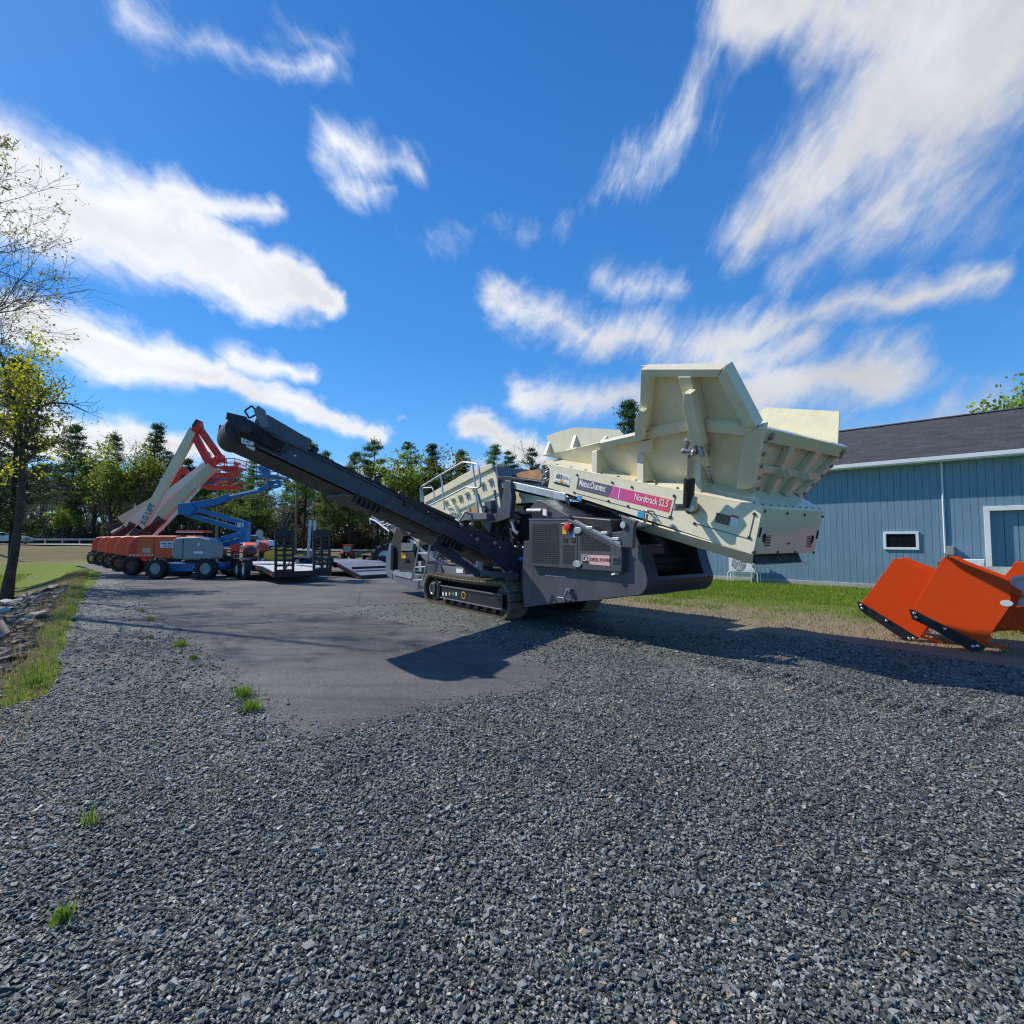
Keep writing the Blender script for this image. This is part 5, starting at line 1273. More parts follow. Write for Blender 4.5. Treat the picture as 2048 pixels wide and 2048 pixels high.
win = MB().add(fr.v, fr.f).build('window', M['white_metal'], bld, 0.006)
MB().box(w0.x+t, w1.x-t, -0.012, -0.002, w1.z+t, w0.z-t).build('pane', M['glass'], win)
MB().box((w0.x+w1.x)/2-0.006, (w0.x+w1.x)/2+0.006, -0.02, -0.0125, w1.z+t, w0.z-t).build('window_mullion', M['void'], win)
c0, c1p = BF.Y(cB(1318,545),-0.03), BF.Y(cB(1338,1230),-0.03)
MB().tube([(c1p.x,-0.035,fz1+0.01),(c1p.x,-0.035,c1p.z)], 0.026, 8).build('conduit', M['white_metal'], bld, smooth=True)
jb = BF.Y(cB(1374,1214),-0.1)
jbo = MB().box(jb.x-0.09, jb.x+0.09, -0.13, 0.0, jb.z-0.12, jb.z+0.14).build('junction_box', M['lift_grey'], bld, 0.01)
MB().tube([(c1p.x,-0.035,c1p.z),(c1p.x,-0.035,jb.z-0.25),(jb.x,-0.05,jb.z-0.3),(jb.x,-0.05,jb.z-0.12)], 0.022, 8).build('box_conduit', M['lift_grey'], jbo, smooth=True)
# ---- outdoor air conditioning units
def aircon(label, loc_l, name='air_conditioner', stand=True, w=0.86, h=0.56, d=0.34, z0=0.34):
    p = BF.world((loc_l[0], loc_l[1], 0)); o = thing(name, label, 'air conditioner', (p[0], p[1], 0), R(-45.6), 'outdoor air conditioners by the workshop')
    b = MB().box(-w/2, w/2, -d/2, d/2, z0, z0+h).build('casing', M['white_metal'], o, 0.015)
    c = (-w*0.14, -d/2, z0+h*0.5); g = MB()
    for r_ in (0.24,0.2,0.16,0.12,0.08,0.04):
        n = 28
        ring = [(c[0]+r_*math.cos(2*math.pi*k/n), c[1]-0.012, c[2]+r_*math.sin(2*math.pi*k/n)) for k in range(n+1)]
        g.tube(ring, 0.007, 4)
    for k in range(8):
        a = 2*math.pi*k/8; g.tube([c[:2] and (c[0]+0.03*math.cos(a), c[1]-0.014, c[2]+0.03*math.sin(a)), (c[0]+0.245*math.cos(a), c[1]-0.014, c[2]+0.245*math.sin(a))], 0.006, 4)
    MB().lathe([(0.25,0),(0.25,0.004)], (c[0],c[1]-0.001,c[2]), (0,-1,0), 28).build('fan_recess', M['lift_grey'], o)
    g.build('fan_grille', M['white_metal'], o)
    MB().box(w*0.27, w*0.46, -d/2-0.006, -d/2, z0+0.08, z0+h-0.08).build('service_panel', M['white'], o, 0.004)
    MB().box(w*0.40, w*0.45, -d/2-0.05, -d/2-0.005, z0+0.18, z0+0.24).build('service_valve', M['slate'], o)
    if stand:
        s = MB()
        for y in (-d/2+0.03, d/2-0.03):
            s.tube([(-w/2-0.06,y,0.0),(-w/2-0.06,y,z0-0.04),(-w/2-0.02,y,z0-0.015),(w/2+0.02,y,z0-0.015),(w/2+0.06,y,z0-0.04),(w/2+0.06,y,0.0)], 0.02, 8)
        for x in (-w/2+0.15, w/2-0.15): s.tube([(x,-d/2,z0-0.015),(x,d/2,z0-0.015)], 0.018, 6); s.tube([(x,-d/2+0.03,0.0),(x,-d/2+0.03,z0-0.02)], 0.018, 8)
        s.build('stand', M['white_metal'], o, smooth=True)
    return o
q0, q1 = BF.Y(c4(1203,1300), -0.55), BF.Y(c4(1362,1300), -0.55)
zt = BF.Y(c4(1280,1340), -0.55).z
ac1 = aircon('white air conditioner on a tubular stand under the tipped hopper', ((q0.x+q1.x)/2, -0.42), w=(q1.x-q0.x), h=0.62, z0=max(0.3, zt))
MB().tube([((q1.x-q0.x)/2,0.1,0.7),((q1.x-q0.x)/2+0.12,0.25,0.75),((q1.x-q0.x)/2+0.25,0.40,0.5),((q1.x-q0.x)/2+0.3,0.42,0.35)],0.02,6).build('refrigerant_line', M['white_metal'], ac1, smooth=True)
a0 = BF.Y(cB(1430,1275), -0.5); a1 = BF.Y(cB(1640,1330), -0.5)
aircon('white air conditioner by the overhead door, behind the orange plows', ((a0.x+a1.x)/2, -0.4), w=a1.x-a0.x, h=0.62, z0=a0.z-0.62, d=0.34)

# ================================================================== SNOW PUSHERS
cP = crop(1700, 1080, .18012)
pc2 = ground(*cP(1350,1236)); PF = Frame(pc2[:2], R(-45.6))
LP_ = 0.75
def pusher(label, name, px_plate, px_shoe, yplane, frame, mat, bolts_px, tail=True, mould=None, group='snow pushers stored beside the gravel'):
    P = [frame.Y(cP(*q), yplane) for q in px_plate]
    x0 = sum(p.x for p in P)/len(P)
    base = frame.world((x0, yplane, 0)); o = thing(name, label, 'snow pusher', (base[0], base[1], 0), R(-45.6), group)
    sh = Vector((x0, yplane, 0)); P = [p - sh for p in P]
    S = [frame.Y(cP(*q), yplane-0.03) - sh for q in px_shoe]
    for k, y in enumerate((0.0, LP_)):
        off = Vector((0, y, 0))
        ep = MB().prism([p+off for p in P], (0, 0.02, 0)).build('end_plate', mat, o, 0.003)
        s = MB().prism([p+off+Vector((0,0.0,0)) for p in S] if k == 0 else [p+off+Vector((0,0.055,0)) for p in S], (0, 0.028, 0)).build('skid_shoe', M['black'], ep, 0.006)
        if k == 0:
            for q in bolts_px:
                b = frame.Y(cP(*q), yplane-0.032) - sh; MB().lathe([(0.026,0),(0.026,0.012),(0.016,0.024),(0.005,0.028)], b, (0,-1,0), 10).build('shoe_bolt', M['chrome'], s, smooth=True)
    return o, P, sh
pl2 = [(655,775),(690,772),(1025,205),(1060,188),(1140,196),(1240,250),(1780,458),(1787,720),(1510,1128),(1492,1172),(1400,1150)]
sh2 = [(650,772),(690,770),(1475,1165),(1510,1195),(1480,1225),(1355,1238),(1290,1205),(860,960),(690,880)]
b2 = [(715,815),(733,858),(1053,988),(1365,1183),(1417,1178)]
p2o, P2, s2 = pusher('orange snow pusher whose near end plate is half in shadow', 'snow_pusher', pl2, sh2, 0.0, PF, M['plow_orange'], b2)
pc1 = ground(*cP(615,1112)); y1 = PF.local(pc1)[1]
pl1 = [(100,682),(135,690),(460,250),(470,215),(500,202),(560,212),(640,250),(1040,412),(1130,470),(1120,620),(860,965),(790,1060),(765,1095),(720,1085)]
sh1 = [(75,690),(95,678),(135,702),(765,1090),(755,1100),(620,1112),(540,1075),(270,890),(105,780)]
b1 = [(122,720),(135,760),(405,897),(657,1092),(706,1092)]
p1o, P1, s1 = pusher('leftmost orange snow pusher with fully sunlit end plate', 'snow_pusher', pl1, sh1, y1, PF, M['plow_orange'], b1)
M['pale_board'] = paint('pale_mouldboard', (0.60,0.52,0.50), 0.5, 0.12, 2, 0.35, (0.4,0.2,0.15))
def mouldboard(o, top, bot, mat, front):
    top, bot = Vector(top), Vector(bot); n = 9; prof = []
    for k in range(n):
        t = k/(n-1); p = top.lerp(bot, t); prof.append(p + Vector(front)*(-0.16*math.sin(math.pi*t)))
    mb = MB()
    for a, b in zip(prof[:-1], prof[1:]):
        d = (b-a).normalized(); u = Vector((0,1,0)).cross(d)*0.02
        mb.prism([a, b, b+u, a+u], (0, LP_, 0))
    for v in range(len(mb.v)): mb.v[v] = (mb.v[v][0], mb.v[v][1]+0.021*(1 if mb.v[v][1] < 1 else -0.05), mb.v[v][2])
    b_ = mb.build('mouldboard', mat, o)
    return b_
for o, P, tp, bt in ((p2o, P2, 6, 8), (p1o, P1, 8, 11)):
    a, b = P[tp], P[bt]; a = a + Vector((-0.05,0,-0.03)); b = b + Vector((-0.05,0,0.06))
    mbd = mouldboard(o, a, b, M['pale_board'], (-0.8,0,-0.5))
    rb = MB()
    for y in (0.2, 0.5):
        rb.prism([a+Vector((0.02,y,0)), a+Vector((0.16,y,-0.12)), b+Vector((0.26,y,0.12)), b+Vector((0.02,y,0))], (0,0.03,0))
    fr_ = MB(); fr_.bar(a.lerp(b,.35)+Vector((0.10,0.05,0)), a.lerp(b,.35)+Vector((0.10,0.72,0)), 0.09, 0.09); fr_.bar(a.lerp(b,.75)+Vector((0.14,0.05,0)), a.lerp(b,.75)+Vector((0.14,0.72,0)), 0.09, 0.09)
    fr_.add(rb.v, rb.f); fr_.build('back_frame', M['plow_orange'], o)
    ed = MB(); ed.bar(b+Vector((0.0,0.05,-0.03)), b+Vector((0.0,0.74,-0.03)), 0.03, 0.2, (-0.7,0,0.7)); ed.build('cutting_edge', M['plow_orange'], o)
    lp_ = MB(); lp_.bar(P[-1]+Vector((0.0,0.06,0.03)), P[-1]+Vector((0.32,0.1,-0.03)), 0.05, 0.03) if o is p2o else lp_.bar(P[12]+Vector((0.0,0.06,0.03)), P[12]+Vector((0.25,0.1,-0.03)), 0.05, 0.03)
    lp_.build('brace_tip', M['plow_orange'], o)
pcn = PF.Y(cP(1738,702), -0.002) - s2
MB().prism([(pcn.x+0.055*math.cos(a)*1.2, -0.004, pcn.z+0.036*math.sin(a)*1.2) for a in [2*math.pi*k/18 for k in range(18)]], (0,0.004,0)).build('maker_badge', M['sticker'], p2o)
qd = PF.Y(cP(1715,578), 0.05) - s2
MB().tube([qd, qd+Vector((0.5,0.35,-0.12))], 0.018, 6).build('tie_rod', M['plow_orange'], p2o)
bpn = [PF.Y(cP(*q), 0.25) - s2 for q in ((1786,430),(1935,397),(2060,405),(2060,715),(1788,748))]
bp_ = MB().prism(bpn, (0,0.03,0)).build('back_board', M['pale_board'], p2o, 0.004)
MB().bar(bpn[0], bpn[1], 0.06, 0.04).bar(bpn[1], bpn[2], 0.06, 0.04).build('board_lip', M['pale_board'], bp_)
MB().prism([PF.Y(cP(*q), 0.30) - s2 for q in ((1760,760),(2060,725),(2060,1000),(1620,1010))], (0,0.03,0)).build('lower_panel', M['plow_orange'], p2o, 0.004)
p3o = copy_tree(p1o); relabel(p3o, 'rightmost orange snow pusher, cut off by the right edge, behind the shaded one')
p3o.location = (p2o.location.x + 2.2, p2o.location.y + 1.2, 0); p3o.scale = (0.93,)*3
# white pusher standing upright behind the orange ones
wa, wb_ = at(*cP(722,272), 12.2), at(*cP(1690,288), 11.2)
an = math.atan2(wb_[1]-wa[1], wb_[0]-wa[0]); lw = math.hypot(wb_[0]-wa[0], wb_[1]-wa[1])
wo = thing('snow_pusher', 'white snow pusher standing level behind the orange ones', 'snow pusher', (wa[0], wa[1], 0), an, 'snow pushers stored beside the gravel')
zt = wa[2]; mb = MB(); pf_ = [(0.0+0.22*math.sin(math.pi*k/8), 0.03+(zt-0.03)*k/8) for k in range(9)]
for (a, b) in zip(pf_[:-1], pf_[1:]): mb.prism([(-0.15,a[0],a[1]),(-0.15,b[0],b[1]),(-0.15,b[0]+0.02,b[1]),(-0.15,a[0]+0.02,a[1])], (lw+0.3,0,0))
mb.build('mouldboard', M['white'], wo)
for x in (-0.17, lw+0.16): MB().prism([(x,-0.9,0.02),(x,0.3,0.02),(x,0.3,zt),(x,-0.1,zt),(x,-0.9,0.45)], (0.02,0,0)).build('end_plate', M['white'], wo)
MB().bar((0.3,0.3,zt*0.7),(lw-0.3,0.3,zt*0.7),0.08,0.08).build('back_frame', M['white'], wo)
MB().ball((0.45,0.1,zt+0.03),0.05,8).build('marker_knob', M['void'], wo)

# ================================================================== BOOM LIFTS
def tyre(mb_list, o, c, r, w, rim_mat, ax=(0,1,0), name='wheel', lugs=0, parentname=None):
    ax = Vector(ax); h = w/2
    t = MB().lathe([(r*0.56,-h),(r*0.86,-h),(r*0.97,-h*0.75),(r,-h*0.35),(r,h*0.35),(r*0.97,h*0.75),(r*0.86,h),(r*0.56,h)], c, ax, 26, False)
    if lugs:
        a0 = ax.cross(Vector((0,0,1))); b0 = ax.cross(a0)
        for k in range(lugs):
            t_ = 2*math.pi*k/lugs; rd = a0*math.cos(t_)+b0*math.sin(t_); tg = -a0*math.sin(t_)+b0*math.cos(t_)
            for sgn in (-1,1):
                t.obox(Vector(c)+rd*(r*1.0)+ax*sgn*h*0.5+tg*(0.02*sgn), rd*r*0.05, (ax*0.8+tg*sgn*0.45).normalized()*h*0.5, (tg*0.8-ax*sgn*0.45).normalized()*r*0.05)
    wh = t.build(name, M['tyre'], o, smooth=not lugs)
    MB().lathe([(r*0.55,-h*0.7),(r*0.50,-h*0.55),(r*0.2,-h*0.35),(r*0.15,-h*0.75),(r*0.15,h*0.75),(r*0.2,h*0.35),(r*0.50,h*0.55),(r*0.55,h*0.7)], c, ax, 20).build('rim', rim_mat, wh, smooth=True)
    return wh
cA = crop(0, 780, .26501); cT = crop(400, 780, .26501)
def lift(name, label, px, Y, cover_mat, rim_mat, chassis_mat, wheel_r=0.42, wb=1.0, rz=0.0):
    X = (px-1024)/F*Y
    o = thing(name, label, 'boom lift', (X, Y, 0), rz, 'boom lifts parked in a row')
    fr = Frame((X, Y), rz)
    for sx_ in (-1,1):
        for sy in (-1,1): tyre(None, o, (sx_*wb, sy*0.85, wheel_r), wheel_r, 0.34, rim_mat, (0,-1,0), 'wheel', 14)
    ch = MB(); ch.box(-wb, wb, -0.55, 0.55, 0.28, 0.62); ch.box(-wb-0.12,-wb+0.12,-0.7,0.7,0.32,0.5); ch.box(wb-0.12,wb+0.12,-0.7,0.7,0.32,0.5)
    ch.build('chassis', chassis_mat, o, 0.02)
    MB().lathe([(0.5,0),(0.5,0.1),(0.42,0.12)], (0,0,0.62), (0,0,1), 20).build('turntable', M['black'], o)
    return o, fr
def shell(fr, c, poly, y0, y1, name, mat, o, bev=0.06):
    return MB().prism([fr.Y(c(*q), y0) for q in poly], (0, y1-y0, 0)).build(name, mat, o, bev, smooth=False, seg=3)
def boom(fr, c, pts, y, w, hpx, name, mat, o):
    mb = MB(); P = [fr.Y(c(*q), y) for q in pts]
    for a, b in zip(P[:-1], P[1:]): mb.bar(a, b, w, hpx, (0,0,1))
    return mb.build(name, mat, o, 0.015)
def basket(fr, c, x0, x1, yt, yb, y, mat, o):
    a, b = fr.Y(c(x0,yb), y), fr.Y(c(x1,yb), y); zt = fr.Y(c(x0,yt), y).z
    mb = MB(); mb.box(a.x, b.x, -0.5, 0.5, a.z, a.z+0.08); fl = mb.build('platform_basket', mat, o)
    r_ = MB()
    for z in (zt, (zt+a.z)/2): 
        pts = [(a.x,-0.5,z),(b.x,-0.5,z),(b.x,0.5,z),(a.x,0.5,z),(a.x,-0.5,z)]; r_.tube(pts, 0.022, 6)
    for x in (a.x,(a.x+b.x)/2,b.x):
        for yy in (-0.5,0.5): r_.tube([(x,yy,a.z),(x,yy,zt)], 0.02, 6)
    r_.build('basket_rail', mat, fl, smooth=True)
    MB().box(a.x+0.1, a.x+0.45, -0.53, -0.3, (zt+a.z)/2+0.05, zt+0.02).build('control_box', mat, fl, 0.02)
    return fl
# nearest: grey-covered lift with folded blue arms
gl, gf = lift('boom_lift', 'blue boom lift with rounded grey covers, nearest of the row', 393, 21.5, None, M['lift_grey'], M['lift_blue'])
cov_px = [(1296,1240),(1300,1140),(1330,1113),(1500,1108),(1580,1128),(1610,1165),(1606,1262),(1590,1280),(1305,1275)]
gcv = shell(gf, cA, cov_px, -1.0, -0.25, 'engine_cover', M['lift_grey'], gl, 0.09)
shell(gf, cA, cov_px, 0.3, 0.95, 'tank_cover', M['lift_grey'], gl, 0.09)
p, q = gf.Y(cA(1384,1115), -1.003), gf.Y(cA(1384,1275), -1.003); MB().box(p.x-0.015,p.x+0.015,-1.004,-0.9,q.z+0.05,p.z-0.04).build('cover_seam', M['void'], gcv)
p = gf.Y(cA(1497,1227), -1.003); MB().box(p.x-0.19,p.x+0.17,-1.006,-0.99,p.z-0.04,p.z+0.05).build('cover_sticker', M['sticker'], gcv)
p = gf.Y(cA(1497,1165), -1.003); MB().box(p.x-0.06,p.x+0.06,-1.004,-0.99,p.z-0.08,p.z+0.08).build('cover_latch', M['silver'], gcv, 0.01)
boom(gf, cA, [(1560,1160),(1840,1080)], -0.12, 0.12, 0.2, 'riser_arm', M['lift_blue'], gl)
boom(gf, cA, [(1590,1190),(1850,1125)], 0.12, 0.12, 0.2, 'riser_arm', M['lift_blue'], gl)
boom(gf, cA, [(1855,995),(1848,1150)], 0.0, 0.3, 0.30, 'riser_link', M['lift_blue'], gl)
boom(gf, cA, [(1860,1010),(1500,905)], -0.12, 0.12, 0.2, 'upper_arm', M['lift_blue'], gl)
boom(gf, cA, [(1810,1055),(1400,935)], 0.12, 0.12, 0.2, 'upper_arm', M['lift_blue'], gl)
MB().prism([gf.Y(cA(*q), -0.2) for q in ((1340,855),(1440,850),(1475,900),(1420,945),(1340,940))], (0,0.4,0)).build('boom_knuckle', M['lift_blue'], gl, 0.02)
boom(gf, cT, [(-60,875),(130,845),(225,808)], 0.0, 0.26, 0.30, 'main_boom', M['lift_blue'], gl)
boom(gf, cT, [(210,812),(470,752)], 0.0, 0.17, 0.17, 'extension_boom', M['lift_blue'], gl)
boom(gf, cT, [(220,800),(440,752)], -0.10, 0.03, 0.05, 'boom_hose_tray', M['boom_white'], gl)
boom(gf, cT, [(462,755),(548,700)], 0.0, 0.15, 0.17, 'jib', M['lift_blue'], gl)
boom(gf, cT, [(545,700),(600,690),(605,720),(550,735)], 0.0, 0.2, 0.12, 'jib_rotator', M['lift_blue'], gl)
boom(gf, cT, [(60,882),(200,850)], -0.05, 0.12, 0.1, 'boom_cylinder', M['black'], gl)
basket(gf, cT, 468, 628, 590, 668, 0.0, M['lift_blue'], gl)
p, q = gf.Y(cT(480,600), -0.52), gf.Y(cT(530,655), -0.52); MB().box(p.x,q.x,-0.53,-0.51,q.z,p.z).build('basket_panel', M['lift_blue'], gl)
for x in (290,305,325):
    p, q = gf.Y(cT(x,1000), -0.2), gf.Y(cT(x-3,1035), -0.2); MB().bar(p,q,0.05,0.05).build('link_pin', M['white'], gl)
# orange lifts
JL = [dict(px=338, Y=23.6, label='orange boom lift with thick tan boom, beside the grey covered one', b=[(1215,955),(1605,580)], h=0.44, mat='boom_tan', mast=[(1110,1100),(1225,965)],
           jib=[(1590,560),(1650,520),(1690,515)], bk=(1665,1815,530,598)),
      dict(px=306, Y=26.4, label='orange boom lift with tallest boom, lettered in blue', b=[(1060,1050),(1470,295)], h=0.42, mat='boom_cream', mast=[(1000,1105),(1075,1030)],
           jib=[(1478,250),(1665,515)], jib2=[(1470,345),(1590,570)], bk=(1590,1760,590,645)),
      dict(px=280, Y=29.2, label='orange boom lift with pale grey boom, third from the grey covered one', b=[(1000,1000),(1560,570)], h=0.42, mat='boom_white', mast=[(945,1110),(1010,1000)],
           jib=[(1560,590),(1600,690)], bk=(1540,1800,650,738)),
      dict(px=259, Y=31.9, label='orange boom lift with slim cream boom and bent red jib', b=[(950,1035),(1290,760)], h=0.36, mat='boom_cream', mast=[(905,1110),(960,1030)],
           jib=[(1285,720),(1380,600)], jib2=[(1385,595),(1450,665)], bk=(1440,1580,640,690)),
      dict(px=243, Y=34.4, label='farthest boom lift, red ended with low tan boom', b=[(912,985),(1250,790)], h=0.52, mat='boom_tan', mast=[(870,1120),(930,1010)],
           jib=None, bk=None)]
for i, J in enumerate(JL):
    lo_, lf_ = lift('boom_lift', J['label'], J['px'], J['Y'], None, M['rim_rust'] if i < 4 else M['black'], M['lift_orange'])
    k = 23.6/J['Y']
    # turntable body
    w_, z0, z1 = 1.16, 0.72, 1.75
    body = [(-w_,z0+0.05),(-w_,z1-0.45),(-w_+0.25,z1-0.06),(-w_+0.55,z1),(w_-0.1,z1),(w_,z1-0.3),(w_,z0)]
    cvb = MB().prism([(x,-1.0,z) for x,z in body], (0,0.7,0)).build('engine_cover', M['lift_orange'] if i < 4 else M['lift_red'], lo_, 0.07, seg=3)
    MB().prism([(x,0.35,z) for x,z in body], (0,0.65,0)).build('tank_cover', M['lift_orange'], lo_, 0.07, seg=3)
    MB().box(-w_+0.1, w_-0.1, -0.3, 0.34, 0.7, 1.2).build('counterweight', M['lift_orange'], lo_, 0.05)
    if i == 0:
        MB().prism([(-w_+0.12,-1.004,0.95),(-w_+0.12,-1.004,1.25),(-w_+0.30,-1.004,1.62),(-w_+0.52,-1.004,1.66),(-w_+0.45,-1.004,0.95)], (0,0.02,0)).build('cover_recess', M['lift_red'], cvb)
        for kx in range(7): MB().prism([(-w_+0.12+kx*0.16,-1.006,0.87),(-w_+0.20+kx*0.16,-1.006,0.87),(-w_+0.25+kx*0.16,-1.006,0.93),(-w_+0.17+kx*0.16,-1.006,0.93)],(0,0.01,0)).build('hazard_stripe', M['sticker'], cvb)
        MB().box(0.03,0.05,-1.005,-0.9,z0+0.05,z1-0.06).build('cover_seam', M['void'], cvb)
        st_ = MB().box(0.32,0.98,-1.007,-0.99,1.22,1.50).build('name_sticker', M['sticker'], cvb)
        text_part('sticker_text', 'NES MILL', 0.12, M['lift_blue'], st_, (0.36,-1.010,1.36), (1,0,0), (0,0,1), width=0.58, bold=0.006)
        text_part('sticker_text', 'EQUIPMENT', 0.08, M['lift_blue'], st_, (0.44,-1.010,1.26), (1,0,0), (0,0,1), width=0.42, bold=0.003)
        MB().box(-0.45,-0.10,-1.006,-0.99,1.0,1.2).build('data_sticker', M['pink'], cvb)
    c = cA
    boom(lf_, c, J['mast'], 0.0, 0.28, 0.34, 'tower_mast', M['black'], lo_)
    bm_ = boom(lf_, c, J['b'], 0.0, 0.28, J['h'], 'main_boom', M[J['mat']], lo_)
    a = lf_.Y(c(*J['b'][0]), -0.1); b = lf_.Y(c(*J['b'][1]), -0.1); d = (b-a).normalized(); u = Vector((d.z,0,-d.x))
    cyl = MB(); cyl.tube([a + u*0.42 - d*0.9, a + u*0.36 + d*1.4], 0.08, 10); cyl.tube([a + u*0.36 + d*1.3, a + u*0.30 + d*2.2], 0.05, 10)
    cyl.build('boom_cylinder', M['boom_white'], lo_, smooth=True)
    cab = MB()
    for kk in range(4): cab.tube([a - d*0.8 + Vector((0.12*kk-0.2,-0.2,-0.1)), a + u*(0.1+0.08*kk) + Vector((0.1,-0.2,0))], 0.03, 6)
    cab.build('hydraulic_hoses', M['black'], lo_)
    if i == 1:
        p, q = lf_.Y(c(1090,1022), -0.175), lf_.Y(c(1172,868), -0.175); dd = q-p
        text_part('boom_text', 'JLG LIFT', 0.42, M['lift_blue'], bm_, p + Vector((0,-0.004,0)), dd, (-dd.z,0,dd.x), width=dd.length*1.02, bold=0.012)
        MB().prism([lf_.Y(c(*q_), -0.2) for q_ in ((1440,300),(1455,250),(1500,235),(1510,290),(1480,330))], (0,0.4,0)).build('boom_knuckle', M['lift_red'], lo_, 0.02)
        boom(lf_, c, [(1480,250),(1500,262)], 0.0, 0.42, 0.42, 'knuckle_pin', M['black'], lo_)
    if J.get('jib'):
        boom(lf_, c, J['jib'], 0.0, 0.25, 0.30 if i != 3 else 0.26, 'jib', M['lift_red'], lo_)
    if J.get('jib2'): boom(lf_, c, J['jib2'], 0.05, 0.25, 0.34 if i != 3 else 0.26, 'jib_link', M['lift_red'], lo_)
    if J.get('bk'):
        x0, x1, yt, yb = J['bk']; basket(lf_, c, x0, x1, yt, yb, 0.0, M['lift_red'], lo_)
        p, q = lf_.Y(c(x0+20,yb-18), -0.55), lf_.Y(c(x1-10,yb), -0.55); MB().box(p.x,q.x,-0.6,-0.2,q.z-0.1,p.z).build('basket_toolbox', M['lift_red'], lo_, 0.03)
    if i == 2: boom(lf_, c, [(1480,720),(1760,650)], 0.0, 0.2, 0.25, 'jib_link', M['lift_blue'], lo_)

# ================================================================== TRACTORS
def tractor(label, loc, rz, col, rim, cab='none', s=1.0, name='tractor'):
    """compact tractor facing local +x"""
    o = thing(name, label, 'tractor', loc, rz); o.scale = (s, s, s)
    for sy in (-1,1):
        tyre(None, o, (-0.75, sy*0.62, 0.60), 0.60, 0.36, rim, (0,1,0), 'rear_wheel', 16)
        tyre(None, o, (0.95, sy*0.55, 0.38), 0.38, 0.24, rim, (0,1,0), 'front_wheel', 12)
    MB().box(-0.8, 1.1, -0.18, 0.18, 0.42, 0.72).build('chassis', M['black'], o, 0.02)
    hd = MB().prism([(0.0,-0.3,0.72),(1.28,-0.3,0.72),(1.34,-0.3,0.95),(1.25,-0.3,1.16),(0.9,-0.3,1.24),(0.0,-0.3,1.30)], (0,0.6,0)).build('hood', col, o, 0.07, seg=3)
    MB().box(1.30, 1.352, -0.22, 0.22, 0.78, 1.06).build('grille', M['slate'], hd)
    for sy in (-1,1): MB().lathe([(0.06,0),(0.06,0.02)], (1.335, sy*0.2, 1.10), (1,0,0), 12).build('headlight', M['sticker'], hd)
    MB().box(1.36, 1.45, -0.32, 0.32, 0.42, 0.66).build('front_weight', M['black'], o, 0.03)
    for sy in (-1,1):
        pts = [(-0.75+0.72*math.cos(a), 0.62*sy-0.2, 0.62+0.68*math.sin(a)) for a in [R(20+14*k) for k in range(11)]]
        mb = MB()
        for p, q in zip(pts[:-1], pts[1:]): mb.prism([p, q, (q[0],q[1],q[2]+0.03), (p[0],p[1],p[2]+0.03)], (0,0.4,0))
        mb.build('fender', col, o)
    MB().box(-0.85,-0.35,-0.28,0.28,0.95,1.08).build('seat', M['black'], o, 0.04)
    MB().box(-0.95,-0.82,-0.28,0.28,1.0,1.45).build('seat_back', M['black'], o, 0.04)
    sw = MB(); n = 16; sw.tube([(-0.05+0.1*math.sin(0.5)*math.cos(2*math.pi*k/n), 0.19*math.sin(2*math.pi*k/n), 1.42+0.16*math.cos(2*math.pi*k/n)) for k in range(n+1)], 0.018, 6); sw.tube([(0.1,0,1.2),(-0.05,0,1.42)],0.025,6)
    sw.build('steering_wheel', M['black'], o, smooth=True)
    if cab == 'cab':
        fr = MB()
        for x in (-1.05, 0.05):
            for y in (-0.55, 0.55): fr.bar((x,y,0.9),(x*0.95,y*0.95,2.02),0.07,0.07)
        cb = fr.build('cab_frame', M['black'], o)
        MB().box(-1.15,0.2,-0.62,0.62,2.02,2.17).build('cab_roof', col, cb, 0.05)
        MB().box(-1.05,-1.03,-0.5,0.5,1.1,2.0).build('rear_window', M['cab_glass'], cb)
        MB().box(0.04,0.06,-0.5,0.5,1.2,2.0).build('windscreen', M['cab_glass'], cb)
        MB().prism([(-1.12,-0.12,0.75),(-1.12,0.12,0.75),(-1.12,0,0.98)], (-0.01,0,0)).build('slow_triangle', M['lift_orange'], o)
        for sy in (-1,1): MB().box(-1.1,-1.0,sy*0.75-0.06,sy*0.75+0.06,1.75,2.0).build('mirror', M['black'], cb)
    if cab == 'rops':
        fr = MB(); fr.tube([(-0.95,-0.5,0.9),(-0.95,-0.5,2.0),(-0.95,0.5,2.0),(-0.95,0.5,0.9)], 0.04, 8); fr.build('roll_bar', M['black'], o)
    if cab == 'canopy':
        fr = MB()
        for x in (-1.0, 0.05):
            for y in (-0.52, 0.52): fr.tube([(x,y,0.9),(x,y,2.05)], 0.035, 6)
        cb = fr.build('canopy_posts', M['black'], o); MB().box(-1.2,0.3,-0.68,0.68,2.05,2.16).build('canopy_roof', M['lift_red'], cb, 0.04)
        MB().box(-1.2,0.3,-0.70,-0.685,2.04,2.1).build('roof_edge', M['sticker'], cb)
    return o
def cab_glass():
    m, nt, N, L, b = _nt('greenish_cab_glass'); b.inputs['Base Color'].default_value = (0.20,0.30,0.28,1); b.inputs['Roughness'].default_value = 0.08; return m
M['cab_glass'] = cab_glass()
tg = ground(*cA(740,1312)); tractor('green tractor with yellow wheels, half hidden behind the farthest lift', (tg[0]+0.6, tg[1]+0.3, 0), R(165), M['green'], M['yellow'], 'rops', 0.95)
MB_ = None
pt = at(500, 1078, 27.5); tractor('bright orange tractor facing the camera behind the flat trailer', (pt[0], pt[1], 0), R(-62), M['lift_orange'], M['lift_orange'], 'none', 1.12)
pt = at(405, 1078, 30.0); tractor('tractor with red canopy roof behind the grey covered lift', (pt[0], pt[1], 0), R(10), M['lift_red'], M['sticker'], 'canopy', 0.96)
